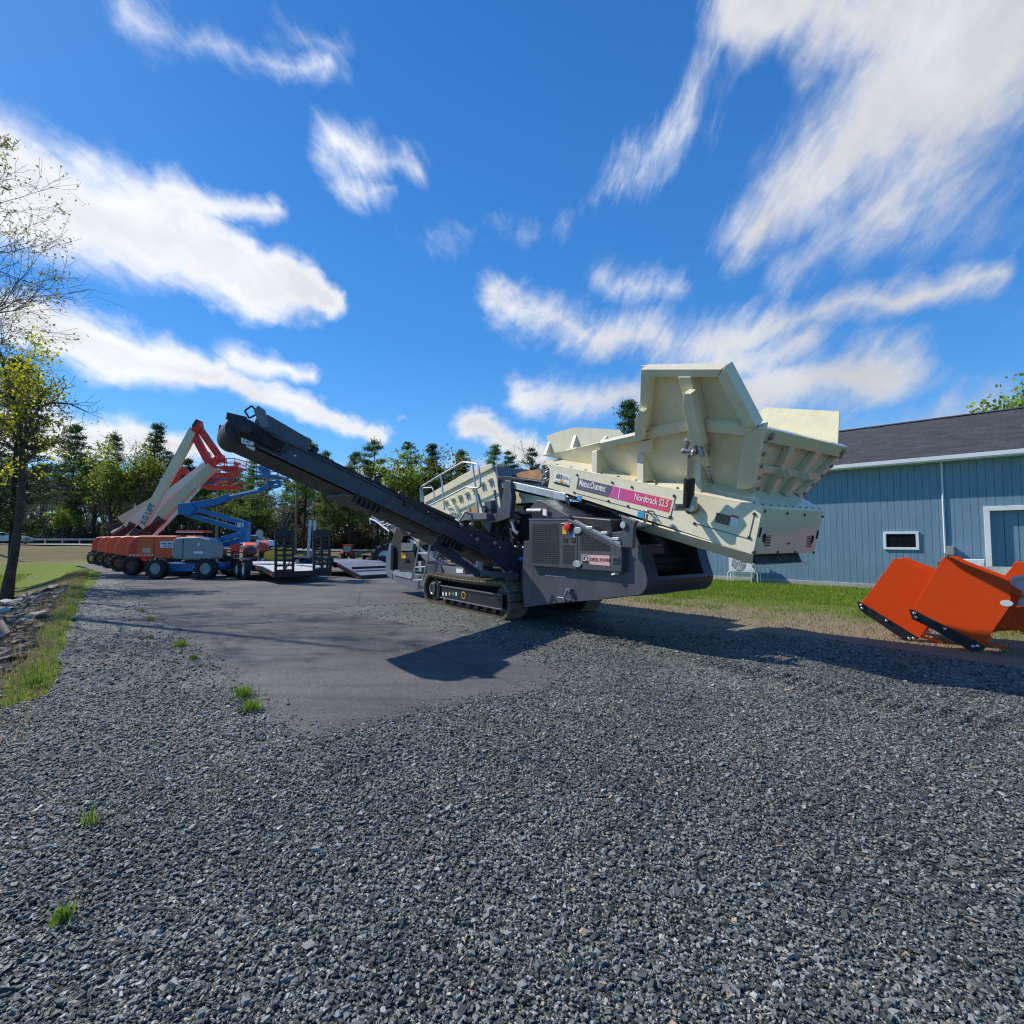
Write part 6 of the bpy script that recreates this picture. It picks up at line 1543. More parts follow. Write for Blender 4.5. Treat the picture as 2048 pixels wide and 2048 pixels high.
pt = at(698, 1078, 58.0); tractor('distant red cab tractor by the road, seen from behind', (pt[0], pt[1], float(tz(pt[0],58))-0.02), R(95), M['lift_red'], M['lift_red'], 'cab', 0.80)

# ================================================================== TRAILERS
def trailer(label, origin, ax, length, width, deck_mat, tail_len, tail_z, deck_z, wheels, ramps, rail, name='flatbed_trailer'):
    rz = math.atan2(ax[1], ax[0]); o = thing(name, label, 'trailer', (origin[0], origin[1], 0), rz, 'equipment trailers on the asphalt')
    W = width
    dk = MB(); nb = 9
    for k in range(nb):
        y0, y1_ = -W*k/nb-0.006, -W*(k+1)/nb+0.006
        dk.prism([(0.0,y0,tail_z),(tail_len,y0,deck_z),(length,y0,deck_z),(length,y0,deck_z-0.045),(tail_len,y0,deck_z-0.045),(0.0,y0,tail_z-0.045)], (0,y1_-y0,0))
    dk.build('deck', deck_mat, o)
    fr = MB()
    for y in (0.03, -W-0.03):
        fr.bar((0,y,tail_z-0.08),(tail_len,y,deck_z-0.08),0.07,0.16); fr.bar((tail_len,y,deck_z-0.08),(length,y,deck_z-0.08),0.07,0.16)
    fr.bar((-0.05,0.06,tail_z-0.09),(-0.05,-W-0.06,tail_z-0.09),0.10,0.2); fr.bar((length,0.06,deck_z-0.08),(length,-W-0.06,deck_z-0.08),0.1,0.16)
    for x in (0.8,1.7,2.6,3.5,4.4): fr.bar((x,0,deck_z-0.2),(x,-W,deck_z-0.2),0.06,0.1)
    fr.bar((length,0,deck_z-0.12),(length+1.3,-W/2,deck_z-0.12),0.09,0.12); fr.bar((length,-W,deck_z-0.12),(length+1.3,-W/2,deck_z-0.12),0.09,0.12)
    f_ = fr.build('frame', M['black'], o)
    MB().tube([(length+1.05,-W/2,0.0),(length+1.05,-W/2,deck_z+0.35)], 0.04, 8).build('jack_leg', M['black'], o)
    for x in wheels:
        for y, s in ((0.20,1),(-W-0.20,-1)): tyre(None, o, (x,y,0.37), 0.37, 0.22, M['sticker'], (0,s,0), 'wheel')
    for y0, y1_ in ((0.07,0.36),(-W-0.36,-W-0.07)):
        m0, m1 = wheels[0]-0.55, wheels[-1]+0.55
        mb = MB(); pts = [(m0,0.42),(m0+0.12,0.80),(m1-0.12,0.80),(m1,0.42)]
        for p, q in zip(pts[:-1], pts[1:]): mb.prism([(p[0],y0,p[1]),(q[0],y0,q[1]),(q[0],y0,q[1]+0.02),(p[0],y0,p[1]+0.02)], (0,y1_-y0,0))
        mb.build('fender', M['black'], o)
    for s in (1,-1):
        y = 0.04 if s > 0 else -W-0.04
        MB().box(0.1,0.22,y-0.01,y+0.01+0.02*s,tail_z-0.12,tail_z-0.05).build('marker_lamp', M['red'], f_)
        MB().box(wheels[0]-1.05,wheels[0]-0.9,y-0.01,y+0.012+0.02*s,deck_z-0.12,deck_z-0.06).build('reflector', M['red'], f_)
    if ramps:
        for yc in (-0.32, -W+0.32):
            mb = MB(); w2 = 0.30; z0, z1 = tail_z-0.02, tail_z+1.50
            for y in (yc-w2, yc, yc+w2): mb.bar((-0.06,y,z0),(0.02,y,z1),0.085,0.06)
            for k in range(8):
                t = (k+0.4)/8.4; mb.bar((-0.06+0.08*t,yc-w2,z0+(z1-z0)*t),(-0.06+0.08*t,yc+w2,z0+(z1-z0)*t),0.06,0.075)
            mb.box(-0.01,0.06,yc-w2-0.03,yc+w2+0.03,z1-0.24,z1+0.01)
            mb.bar((0.0,yc-w2,tail_z+0.55),(0.7,yc-w2,tail_z+0.05),0.03,0.03)
            mb.build('loading_ramp', M['black'], o)
    if rail:
        mb = MB()
        for z in (deck_z+0.15, deck_z+0.42): mb.bar((length-0.02,0.05,z),(length-0.02,-W-0.05,z),0.05,0.05)
        for y in (0.05,-W*0.33,-W*0.66,-W-0.05): mb.bar((length-0.02,y,deck_z),(length-0.02,y,deck_z+0.44),0.05,0.05)
        for z in (deck_z+0.42,): mb.bar((length-0.9,0.05,z),(length,0.05,z),0.05,0.05)
        mb.bar((length-0.9,0.05,deck_z),(length-0.9,0.05,deck_z+0.42),0.05,0.05)
        mb.build('front_rail', M['black'], o)
    return o
TA = (-0.68, 0.733)
t1 = at(*cT(562,1392), 18.3)
trailer('trailer with pale board deck, two upright ramps and twin left wheels', (t1[0], t1[1]), TA, 6.2, 2.0, M['deck'], 1.3, 0.42, 0.58, (2.75, 3.62), True, True)
t2 = at(*cT(1215,1402), 20.6)
trailer('trailer with blue grey steel deck sloping to the ground', (t2[0], t2[1]), TA, 5.6, 2.1, M['deck_blue'], 2.3, 0.14, 0.60, (2.9, 3.75), False, False)
def at_g(c, q, Y): return at(*c(*q), Y)
# steel posts, black trays, pallets and yard clutter
p = at(622, 1078, 25.5)
pw = thing('steel_post', 'pair of tall pale steel channels standing behind the trailer ramps', 'post', (p[0], p[1], 0), R(20))
zt = at(622, 1041, 25.5)[2]
for x in (-0.11, 0.11): MB().bar((x-0.04,0,0.0),(x+0.06,0,zt),0.13,0.13,(0,1,0)).build('channel', M['galv'], pw)
MB().bar((-0.25,0,zt-0.22),(0.28,0,zt-0.2),0.05,0.05).build('top_bar', M['galv'], pw); MB().box(-0.3,0.3,-0.3,0.3,0,0.03).build('foot_plate', M['galv'], pw)
def tray(label, q0, q1, Y, h, mat, depth=1.2, name='steel_tray'):
    a, b = at(*cT(*q0), Y), at(*cT(*q1), Y); z0 = max(0.05, b[2])
    o = thing(name, label, 'tray', (a[0], Y, 0), 0)
    w = b[0]-a[0]
    MB().prism([(0,0,z0),(w,0,z0),(w,0,a[2]*0.93),(w*0.12,0,a[2])], (0,0.05,0)).build('front_side', mat, o); MB().prism([(0,depth,z0),(w,depth,z0),(w,depth,a[2]*0.93),(w*0.12,depth,a[2])], (0,0.05,0)).build('rear_side', mat, o)
    MB().box(0,w,0.05,depth,z0,z0+0.05).build('bottom', mat, o)
    lg = MB()
    for x in (0.05, w-0.15):
        for y in (0.1, depth-0.1): MB().box(x,x+0.1,y,y+0.1,0,z0).build('leg', mat, o)
    return o
tray('black open tray with slanted front beside the left trailer', (738,1264), (866,1325), 22.6, 0.5, M['slate'])
tray('black open steel tray behind the blue grey trailer deck', (1240,1255), (1400,1312), 25.0, 0.5, M['black'])
p = at(*cT(590,1225), 24.5)
ys_ = thing('compact_roller', 'small yellow and black machine behind the upright trailer ramp', 'roller', (p[0], p[1], 0), R(20))
MB().prism([(-0.6,-0.5,0.5),(0.6,-0.5,0.5),(0.6,-0.5,1.1),(0.2,-0.5,1.25),(-0.55,-0.5,1.0)], (0,1.0,0)).build('body', M['yellow'], ys_, 0.05)
MB().prism([(-0.62,-0.45,1.02),(0.2,-0.45,1.27),(0.5,-0.45,1.35),(0.5,-0.45,1.2),(-0.4,-0.45,0.98)], (0,0.9,0)).build('hood', M['black'], ys_, 0.03)
for x in (-0.55, 0.55): MB().cyl((x,-0.5,0.35),(x,0.5,0.35),0.35,20).build('drum', M['steel'], ys_, smooth=True)
# loader behind the screening machine
pl = at(*cT(1385,1180), 25.5)
wl_ = thing('wheel_loader', 'white loader with a big grey tyre behind the left end of the screening machine', 'loader', (pl[0]+0.9, pl[1], 0), R(12))
for x in (-0.75, 1.3):
    for y in (-0.8, 0.8): tyre(None, wl_, (x,y,0.68), 0.68, 0.45, M['white'], (0,-1,0), 'wheel', 14)
MB().box(-0.9,1.7,-0.5,0.5,0.65,1.2).build('body', M['white'], wl_, 0.06)
cbn = MB(); 
for x in (-0.35, 0.75):
    for y in (-0.5,0.5): cbn.bar((x,y,1.2),(x,y,2.05),0.07,0.07)
cb_ = cbn.build('cab_frame', M['white'], wl_); MB().box(-0.45,0.85,-0.6,0.6,2.05,2.15).build('cab_roof', M['white'], cb_, 0.04)
MB().box(-0.34,0.74,-0.5,-0.48,1.25,2.02).build('side_window', M['cab_glass'], cb_); MB().box(-0.36,-0.34,-0.46,0.46,1.25,2.02).build('front_window', M['cab_glass'], cb_)
ar = MB(); ar.bar((-0.3,-0.6,1.4),(-1.2,-0.6,1.0),0.1,0.2); ar.bar((-0.3,0.6,1.4),(-1.2,0.6,1.0),0.1,0.2); ar.build('lift_arms', M['white'], wl_)
MB().prism([(-1.2,-0.85,0.35),(-1.75,-0.85,0.15),(-1.75,-0.85,0.25),(-1.35,-0.85,0.9),(-1.2,-0.85,1.05)], (0,1.7,0)).build('bucket', M['slate'], wl_)
MB().ball((-0.36,-0.62,1.5),0.08,8).build('indicator_lamp', M['yellow'], cb_)
# ================================================================== ROADSIDE
def car(label, loc, rz, mat, van=False, name='parked_car'):
    o = thing(name, label, 'minivan' if van else 'car', loc, rz)
    if van:
        side = [(-2.5,0.35),(-2.52,0.9),(-2.4,1.15),(-2.15,1.75),(0.55,1.78),(1.55,1.15),(2.35,1.0),(2.5,0.7),(2.5,0.35)]; gl = [(-2.18,1.18),(-2.05,1.62),(0.50,1.65),(1.28,1.17)]
    else:
        side = [(-2.3,0.32),(-2.35,0.75),(-2.25,1.0),(-1.55,1.05),(-0.85,1.42),(0.35,1.42),(1.15,0.98),(2.15,0.82),(2.3,0.6),(2.3,0.32)]; gl = [(-1.35,1.06),(-0.78,1.36),(0.30,1.36),(0.92,1.0)]
    MB().prism([(x,-0.85,z) for x,z in side], (0,1.7,0)).build('body', mat, o, 0.09, seg=3)
    for s in (-1,1): MB().prism([(x,s*0.857,z) for x,z in gl], (0,-s*0.03,0)).build('side_window', M['glass'], o)
    n = 4
    ws = [(gl[2][0]+0.08,gl[2][1]+0.02),(gl[3][0]+0.24,gl[3][1]+0.02)]
    a, b = Vector((ws[0][0],0,ws[0][1])), Vector((ws[1][0],0,ws[1][1]))
    MB().obox((a+b)/2+Vector((0.06,0,0.03)), (b-a)/2*0.9, (0,0.68,0), (0.01,0,0.015)).build('windscreen', M['glass'], o)
    for x in (-1.45, 1.4):
        for s in (-1,1): tyre(None, o, (x,s*0.78,0.33), 0.33, 0.2, M['silver'], (0,s,0), 'wheel')
    for s in (-1,1):
        MB().box(side[-2][0]-0.12,side[-2][0]+0.015,s*0.6-0.15,s*0.6+0.15,0.62,0.76).build('headlight', M['sticker'], o); MB().box(side[1][0]-0.015,side[1][0]+0.1,s*0.62-0.12,s*0.62+0.12,0.8,0.95).build('tail_light', M['red'], o)
    return o
def on_road(px, off):
    Y = 66.0
    for _ in range(6): X = (px-1024)/F*Y; Y = road_y(X)+off
    return X, Y, float(road_z(X))+0.065
x, y, z = on_road(15, -2.2); car('silver car driving on the road beyond the leaning tree', (x,y,z), R(6), M['silver'])
x, y, z = on_road(512, -1.8); car('white minivan on the road behind the orange tractor', (x,y,z), R(10), M['carwhite'], True)
gr = thing('guardrail', 'grey steel guardrail along the far side of the road', 'guardrail', (0,0,0))
mb = MB(); gx = np.linspace(-70, -46, 13)
pts = [(float(X), float(road_y(X))+5.0, float(road_z(X))+0.62) for X in gx]
for a, b in zip(pts[:-1], pts[1:]): mb.bar(a, b, 0.06, 0.24)
mb.build('rail', M['steel'], gr)
for p in pts: MB().box(p[0]-0.07,p[0]+0.07,p[1]+0.04,p[1]+0.18,p[2]-0.75,p[2]+0.12).build('post', M['galv'], gr)
def pole(label, px, Y, h, lean=0.0):
    X = (px-1024)/F*Y; z = float(tz(X,Y)); o = thing('utility_pole', label, 'utility pole', (X,Y,z-0.1), 0, 'utility poles along the road')
    MB().tube([(0,0,0),(lean*h*0.5,0,h*0.5),(lean*h,0,h)], [0.17,0.15,0.11], 10).build('shaft', M['wood'], o, smooth=True)
    ca_ = MB(); ca_.bar((lean*h-1.1,0.12,h-0.5),(lean*h+1.1,0.12,h-0.5),0.1,0.12); c_ = ca_.build('crossarm', M['wood'], o)
    for x in (-1,-0.4,0.4,1): MB().lathe([(0.03,0),(0.05,0.05),(0.04,0.12)], (lean*h+x,0.12,h-0.44), (0,0,1), 8).build('insulator', M['lift_grey'], c_)
    return o, Vector((X+lean*h,Y,z+h-0.4))
o1, w1_ = pole('utility pole rising behind the boom lift baskets', 434, 63, 9.8, 0.006)
o2, w2_ = pole('taller dark utility pole near the white steel posts', 592, 62.5, 12.0, 0.0)
o3, w3_ = pole('utility pole hidden among trees at the left', -60, 58, 9.5)
o4, w4_ = pole('utility pole behind the screening machine', 1010, 66, 10.5)
for k, (a, b) in enumerate(((w3_,w1_),(w1_,w2_),(w2_,w4_))):
    for j, dz in enumerate((0.0,-0.9,-2.6)):
        P = [a.lerp(b, t/14) + Vector((0,0.1*j,dz - (1.4 if k else 1.8)*4*(t/14)*(1-t/14))) for t in range(15)]
        w_ = MB().tube(P, 0.022, 5).build('overhead_wire', M['black'], None)
        tag(w_, ['top','middle','lowest'][j]+' overhead wire '+['left of the first','between the two visible','right of the taller'][k]+(' poles' if k == 1 else ' pole'), 'wire', 'overhead wires along the road')
p = at(519, 1066, 57.0); sg = thing('road_sign', 'back of an octagonal road sign behind the orange tractor', 'sign', (p[0],p[1],float(tz(p[0],57))), R(8))
zc = p[2]-float(tz(p[0],57))
MB().prism([(0.42*math.cos(R(22.5+45*k)),0,zc+0.42*math.sin(R(22.5+45*k))) for k in range(8)], (0,0.02,0)).build('sign_panel', M['steel'], sg)
MB().tube([(0,-0.04,-0.1),(0,-0.04,zc+0.4)],0.035,6).build('sign_post', M['galv'], sg)
# ================================================================== TREES
def leaf_mat(name, c1, c2, trans=0.35, rough=0.6):
    m, nt, N, L, b = _nt(name)
    ge = N.new('ShaderNodeNewGeometry'); oi = N.new('ShaderNodeObjectInfo')
    cr = ramp(nt, ge.outputs['Random Per Island'], [(0.0,c1),(0.7,c2),(1.0,tuple(min(1,x*1.35) for x in c2))])
    hv = N.new('ShaderNodeHueSaturation'); L.new(cr.outputs['Color'], hv.inputs['Color'])
    L.new(mth(nt,'MULTIPLY_ADD',oi.outputs['Random'],0.05,0.475), hv.inputs['Hue']); L.new(mth(nt,'MULTIPLY_ADD',oi.outputs['Random'],0.5,0.75), hv.inputs['Value'])
    L.new(hv.outputs[0], b.inputs['Base Color']); b.inputs['Roughness'].default_value = rough; b.inputs['Specular IOR Level'].default_value = 0.25
    tr = N.new('ShaderNodeBsdfTranslucent'); L.new(hv.outputs[0], tr.inputs[0]); mx = N.new('ShaderNodeMixShader'); mx.inputs[0].default_value = trans
    o = N['Material Output']; L.new(b.outputs[0], mx.inputs[1]); L.new(tr.outputs[0], mx.inputs[2]); L.new(mx.outputs[0], o.inputs[0]); return m
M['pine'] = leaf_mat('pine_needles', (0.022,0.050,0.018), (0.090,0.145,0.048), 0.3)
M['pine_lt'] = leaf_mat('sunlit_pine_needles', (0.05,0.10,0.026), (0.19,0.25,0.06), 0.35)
M['spring'] = leaf_mat('spring_leaves', (0.13,0.18,0.022), (0.31,0.36,0.055), 0.5)
M['spring_y'] = leaf_mat('yellow_green_leaves', (0.36,0.40,0.015), (0.66,0.66,0.05), 0.6)
M['bud'] = leaf_mat('opening_buds', (0.22,0.17,0.07), (0.34,0.30,0.12), 0.4)
M['olive'] = leaf_mat('dull_undergrowth', (0.055,0.048,0.022), (0.14,0.115,0.055), 0.25)
M['brown_twig'] = leaf_mat('brown_twigs', (0.07,0.05,0.035), (0.15,0.11,0.08), 0.1)
M['bark'] = paint('tree_bark', (0.085,0.066,0.052), 0.9, 0.3, 5, 0.4, (0.17,0.15,0.13), bmp=0.5, spec=0.1)
M['bark_dark'] = paint('dark_bark', (0.04,0.032,0.026), 0.9, 0.3, 5, 0.4, (0.10,0.09,0.08), bmp=0.5, spec=0.1)
M['bark_pale'] = paint('pale_bark', (0.26,0.23,0.20), 0.9, 0.3, 5, 0.4, (0.12,0.10,0.09), bmp=0.4, spec=0.1)

def tris_cluster(r, C, n, spread, ln, wd, upbias=0.0, flat=1.0):
    """n slim triangles round each centre; returns vertices (k,3,3)"""
    m = len(C); c = np.repeat(C, n, 0) + r.normal(0, 1, (m*n,3))*np.array([spread,spread,spread*flat])
    d = r.normal(0,1,(m*n,3)); d[:,2] = d[:,2]*flat + upbias; d /= np.linalg.norm(d,axis=1)[:,None]
    s = np.cross(d, r.normal(0,1,(m*n,3))); s /= np.linalg.norm(s,axis=1)[:,None]
    L_ = ln*r.uniform(0.6,1.3,m*n)[:,None]; W_ = wd*r.uniform(0.6,1.3,m*n)[:,None]
    return np.stack([c - s*W_*0.5, c + s*W_*0.5, c + d*L_], 1)
def quads_cluster(r, C, n, spread, size):
    m = len(C); c = np.repeat(C, n, 0) + r.normal(0,1,(m*n,3))*spread
    d = r.normal(0,1,(m*n,3)); d /= np.linalg.norm(d,axis=1)[:,None]; s = np.cross(d, r.normal(0,1,(m*n,3))); s /= np.linalg.norm(s,axis=1)[:,None]
    sz = size*r.uniform(0.55,1.3,m*n)[:,None]
    return np.stack([c - d*sz*0.6, c + s*sz*0.38, c + d*sz*0.6, c - s*sz*0.38], 1)
def mesh_from(name, T, mat):
    k = T.shape[1]; V = T.reshape(-1,3); Fq = np.arange(len(V)).reshape(-1,k)
    o = raw_mesh(name, V, Fq, mat); me = o.data; bpy.data.objects.remove(o); return me
def mb_mesh(name, mb, mat):
    o = mb.build(name, mat, None, smooth='all'); me = o.data; bpy.data.objects.remove(o); return me
def proto_pine(seed, H, mat, dens=1.0, base=0.35, wid=0.20, droop=0.0, tuft=0.42):
    r = np.random.default_rng(seed); tk = MB(); lean = r.normal(0,0.02,2)
    tk.tube([(lean[0]*H*t, lean[1]*H*t, H*t) for t in (0,.3,.6,.85,1.0)], [H*0.0125,H*0.010,H*0.007,H*0.004,H*0.0012], 7)
    C = []; z = H*base
    while z < H*0.985:
        t = (z/H-base)/(1-base); nb = r.integers(4,7); env = (1-t)**0.78*(0.6+0.4*min(1,t*5))*wid*H
        for _ in range(nb):
            if r.random() < 0.16: continue
            a = r.uniform(0,6.28); L_ = env*r.uniform(0.55,1.25)+0.35; rise = r.uniform(-0.05,0.32)-droop
            p0 = np.array([lean[0]*z, lean[1]*z, z]); d = np.array([math.cos(a), math.sin(a), rise])
            pts = [p0 + d*L_*s + np.array([0,0,0.10*L_*s*s]) for s in (0,.4,.75,1.0)]
            tk.tube(pts, [0.035*L_**.5,0.028,0.018,0.008], 4, caps=False)
            n = max(2,int(L_/0.55))
            for k in range(n):
                s = 0.30+0.75*(k+r.random()*0.6)/n; s = min(s,1.05)
                C.append(p0 + d*L_*s + np.array([r.normal(0,.12*L_*s*0.5), r.normal(0,.12*L_*s*0.5), 0.10*L_*s*s + r.normal(0.05,.06)]))
        z += H*r.uniform(0.026,0.050)
    C.append(np.array([lean[0]*H, lean[1]*H, H*0.99])); C = np.array(C)
    T = tris_cluster(r, C, int(30*dens), 0.25, tuft, 0.13, 0.35, 0.6)
    return mb_mesh('trunk', tk, M['bark_dark']), mesh_from('crown', T, mat)
def proto_spruce(seed, H, mat):
    return proto_pine(seed, H, mat, 0.9, 0.12, 0.12, 0.28, 0.36)
def grow(r, tk, tips, p, d, L_, rad, depth, up, nseg=4, ang=0.6, sides=5, rmin=0.008):
    pts = [p]; rs = [rad]; q = p.copy(); dd = d.copy()
    for i in range(nseg):
        dd = dd + r.normal(0,0.13,3); dd[2] += up; dd /= np.linalg.norm(dd); q = q + dd*L_/nseg; pts.append(q.copy()); rs.append(max(rmin, rad*(1-0.62*(i+1)/nseg)))
    tk.tube(pts, rs, sides if depth > 1 else 3, caps=False)
    if depth == 0: tips.append(q); tips.append(pts[-2]); return
    kids = r.integers(3,5) if depth > 1 else r.integers(2,5)
    for k in range(kids):
        f = r.uniform(0.35,1.0) if k else 1.0; i = min(nseg-1,int(f*nseg)); base = pts[i]+(pts[i+1]-pts[i])*(f*nseg-i if i < nseg else 1)
        a = r.normal(0,1,3); a -= dd*np.dot(a,dd); a /= np.linalg.norm(a); nd = dd*math.cos(ang*r.uniform(.6,1.4)) + a*math.sin(ang*r.uniform(.6,1.4)); nd /= np.linalg.norm(nd)
        grow(r, tk, tips, base, nd, L_*r.uniform(0.5,0.78), max(rmin, rs[i]*0.62), depth-1, up, max(2,nseg-1), ang, sides, rmin)
def proto_leafy(seed, H, mat, depth=4, leaves=9, size=0.30, spread=0.30, bark='bark', up=0.05, rmin=0.02, ang=0.55, frac=1.0):
    r = np.random.default_rng(seed); tk = MB(); tips = []
    h0 = H*0.30; tk.tube([(0,0,0),(r.normal(0,.1),r.normal(0,.1),h0*0.5),(0,0,h0)], [H*0.017,H*0.014,H*0.0125], 7)
    for k in range(r.integers(3,5)):
        a = r.uniform(0,6.28); d = np.array([math.cos(a)*0.45, math.sin(a)*0.45, 1.0]); d /= np.linalg.norm(d)
        grow(r, tk, tips, np.array([0,0,h0*(0.75+0.25*r.random())]), d, H*r.uniform(0.25,0.34), H*0.0095, depth, up, 4, ang, 5, rmin)
    grow(r, tk, tips, np.array([0,0,h0]), np.array([0,0,1.0]), H*0.34, H*0.011, depth, up, 4, ang, 5, rmin)
    T = np.array(tips); top = T[:,2].max(); sc = H/top
    tips_ = T.copy(); 
    if leaves:
        if frac < 1: tips_ = tips_[r.random(len(tips_)) < frac]
        cr = mesh_from('crown', quads_cluster(r, tips_, leaves, spread, size), mat)
    else: cr = None
    return mb_mesh('trunk', tk, M[bark]), cr
P_ = {}
P_['pine'] = [proto_pine(s, 17, M['pine'], 1.0, b, w_) for s, b, w_ in ((1,.30,.20),(2,.38,.23),(3,.25,.17),(4,.45,.24))]
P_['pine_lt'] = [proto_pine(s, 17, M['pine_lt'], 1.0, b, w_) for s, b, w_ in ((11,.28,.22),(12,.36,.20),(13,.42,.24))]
P_['spruce'] = [proto_spruce(s, 17, M['pine']) for s in (21,22)]
P_['leafy'] = [proto_leafy(s, 14, M['spring'], 3, 10, 0.33, 0.42) for s in (31,32,33)]
P_['bare'] = [proto_leafy(s, 14, M['bud'], 3, 2, 0.16, 0.25, 'bark_pale' if s % 2 else 'bark') for s in (41,42,43)]
P_['shrub'] = []
for s in (51,52,53):
    r = np.random.default_rng(s); tk = MB(); tips = []
    for k in range(7):
        a = r.uniform(0,6.28); d = np.array([math.cos(a)*0.6, math.sin(a)*0.6, 1.0]); d /= np.linalg.norm(d); grow(r, tk, tips, np.array([r.normal(0,.3),r.normal(0,.3),0.0]), d, 1.5, 0.05, 2, 0.03, 3, 0.6, 4, 0.015)
    P_['shrub'].append((mb_mesh('stems', tk, M['bark']), mesh_from('foliage', quads_cluster(r, np.array(tips), 14, 0.28, 0.26), M['olive'] if s != 53 else M['brown_twig'])))
NAMES = {'pine':('pine_tree','pine'),'pine_lt':('pine_tree','pine'),'spruce':('spruce_tree','spruce'),'leafy':('leafy_tree','tree'),'bare':('bare_tree','tree'),'shrub':('shrub','shrub')}
def plant(kind, var, x, y, h, label, group=None, rz=None, z=None):
    nm, cat = NAMES[kind]; me_t, me_c = P_[kind][var % len(P_[kind])]
    z = float(tz(x,y))-0.05 if z is None else z
    o = thing(nm, label, cat, (x,y,z), rng.uniform(0,6.28) if rz is None else rz, group)
    s = h/(17.0 if kind in ('pine','pine_lt','spruce') else 14.0 if kind != 'shrub' else 3.0); o.scale = (s*rng.uniform(.92,1.12), s*rng.uniform(.92,1.12), s)
    a = bpy.data.objects.new('stems' if kind == 'shrub' else 'trunk', me_t); COL.objects.link(a); a.parent = o
    if me_c is not None: b = bpy.data.objects.new('foliage' if kind == 'shrub' else 'crown', me_c); COL.objects.link(b); b.parent = o
    return o
def plant_px(kind, var, px, ytop, Y, label, group='trees beyond the road'):
    x, _, zt = at(px, ytop, Y); z = float(tz(x,Y))-0.05
    return plant(kind, var, x, Y, zt-z, label, group)
SK = [('pine',0,150,850,74,'dark pine with feathery top just right of the yellow green tree'),
 ('pine',1,60,842,80,'dark pine behind the yellow green foliage at the far left'),
 ('leafy',0,226,893,70,'pale spring green tree between the two tall pines on the left'),
 ('leafy',1,278,905,68,'bright spring green tree in front of the tallest left pine'),
 ('leafy',2,190,915,73,'light green leafing tree right of the feathery pine'),
 ('spruce',0,237,862,84,'narrow pointed spruce rising alone above the pale green trees'),
 ('bare',0,262,868,82,'bare branching treetop just right of the narrow spruce'),
 ('pine',2,297,846,76,'tallest bushy dark pine left of the raised boom'),
 ('pine',3,338,905,72,'dark pine half hidden behind the raised cream boom'),
 ('pine',0,375,918,80,'dark pine seen between the two raised booms'),
 ('bare',1,360,905,86,'bare treetop seen between the raised booms'),
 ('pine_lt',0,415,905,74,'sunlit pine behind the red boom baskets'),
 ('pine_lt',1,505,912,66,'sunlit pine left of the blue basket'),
 ('pine',1,470,925,80,'dark pine behind the utility pole'),
 ('leafy',1,470,985,70,'low spring green tree behind the blue boom'),
 ('pine_lt',2,612,872,70,'sunlit pine peeking over the rising conveyor'),
 ('pine',2,655,900,74,'dark pine just above the middle of the conveyor'),
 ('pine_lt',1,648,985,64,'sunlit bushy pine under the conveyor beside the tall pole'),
 ('pine',3,700,935,62,'dense dark evergreen under the middle of the conveyor'),
 ('pine_lt',0,706,905,76,'sunlit broad pine above the conveyor fold'),
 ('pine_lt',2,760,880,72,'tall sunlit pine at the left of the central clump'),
 ('leafy',0,800,905,68,'bright spring green tree in the central clump of pines'),
 ('pine',1,818,884,76,'dark pine in the middle of the central clump'),
 ('pine',0,868,888,72,'dark pine at the right of the central clump'),
 ('leafy',2,905,915,70,'spring green treetop left of the handrail'),
 ('pine',2,930,898,74,'slim dark pine behind the handrail'),
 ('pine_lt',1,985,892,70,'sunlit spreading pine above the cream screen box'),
 ('pine',3,1016,905,76,'dark pine right of the sunlit spreading pine'),
 ('pine',1,1064,898,74,'dark pine left of the cream hopper'),
 ('bare',2,1080,890,84,'bare treetop touching the left end of the hopper'),
 ('pine',0,1262,800,48,'dark pine rising behind the raised hopper wing')]
for k in SK: plant_px(*k)
o = plant_px('leafy', 1, 2075, 785, 34, 'green leafing tree showing above the workshop roof at the right edge', None)
FILL = {'pine':'dark pine in the wood behind the front row beyond the road','pine_lt':'paler pine in the wood behind the front row beyond the road','bare':'leafless tree in the wood beyond the road','leafy':'pale green tree deep in the wood beyond the road','spruce':'pointed spruce in the wood beyond the road'}
kinds = ['pine','pine','bare','pine_lt','bare','pine','pine','spruce','bare']
for k in range(78):
    px = -160 + 1290*(k+rng.uniform(0,1))/78; Y = rng.uniform(84,104); X = (px-1024)/F*Y; kd = kinds[k % 9]
    Y = max(Y, road_y(X)+13)
    plant(kd, k, X, Y, rng.uniform(10.5,15.5), FILL[kd], 'trees deep in the wood')
for k in range(46):     # slim bare trunks at the edge of the wood
    px = -120 + 1200*(k+rng.uniform(0,1))/46; X = (px-1024)/F*78; Y = road_y(X)+rng.uniform(9,14)
    plant('bare' if k % 6 else 'leafy', k, X, Y, rng.uniform(6.5,11.5), 'slim leafless tree at the edge of the wood' if k % 6 else 'slim pale green tree at the edge of the wood', 'slim trees at the edge of the wood')
for k in range(54):
    px = -150 + 1280*(k+rng.uniform(0,1))/54; X = (px-1024)/F*78; Y = road_y(X)+rng.uniform(8.5,16)
    plant('shrub', k, X, Y, rng.uniform(2.0,4.2), 'brown and olive shrub along the edge of the wood' , 'shrubs along the edge of the wood')
# far wood: one mass nobody could count
r = np.random.default_rng(77); n = 2600
px = r.uniform(-260,1400,n); Y = r.uniform(104,122,n); X = (px-1024)/F*Y; Z = r.uniform(0,1,n)**1.1*(8.2+2.0*np.sin(px*0.02)+1.4*np.sin(px*0.057))*np.clip(0.42+0.58*(px-60)/260,0.42,1)+0.6
me = mesh_from('distant_woods', tris_cluster(r, np.stack([X,Y,Z],1), 22, 0.75, 1.0, 0.42, 0.2), M['pine'])
o = bpy.data.objects.new('distant_woods', me); COL.objects.link(o); stuff(o, 'dark mass of distant woodland behind the roadside trees', 'woodland')

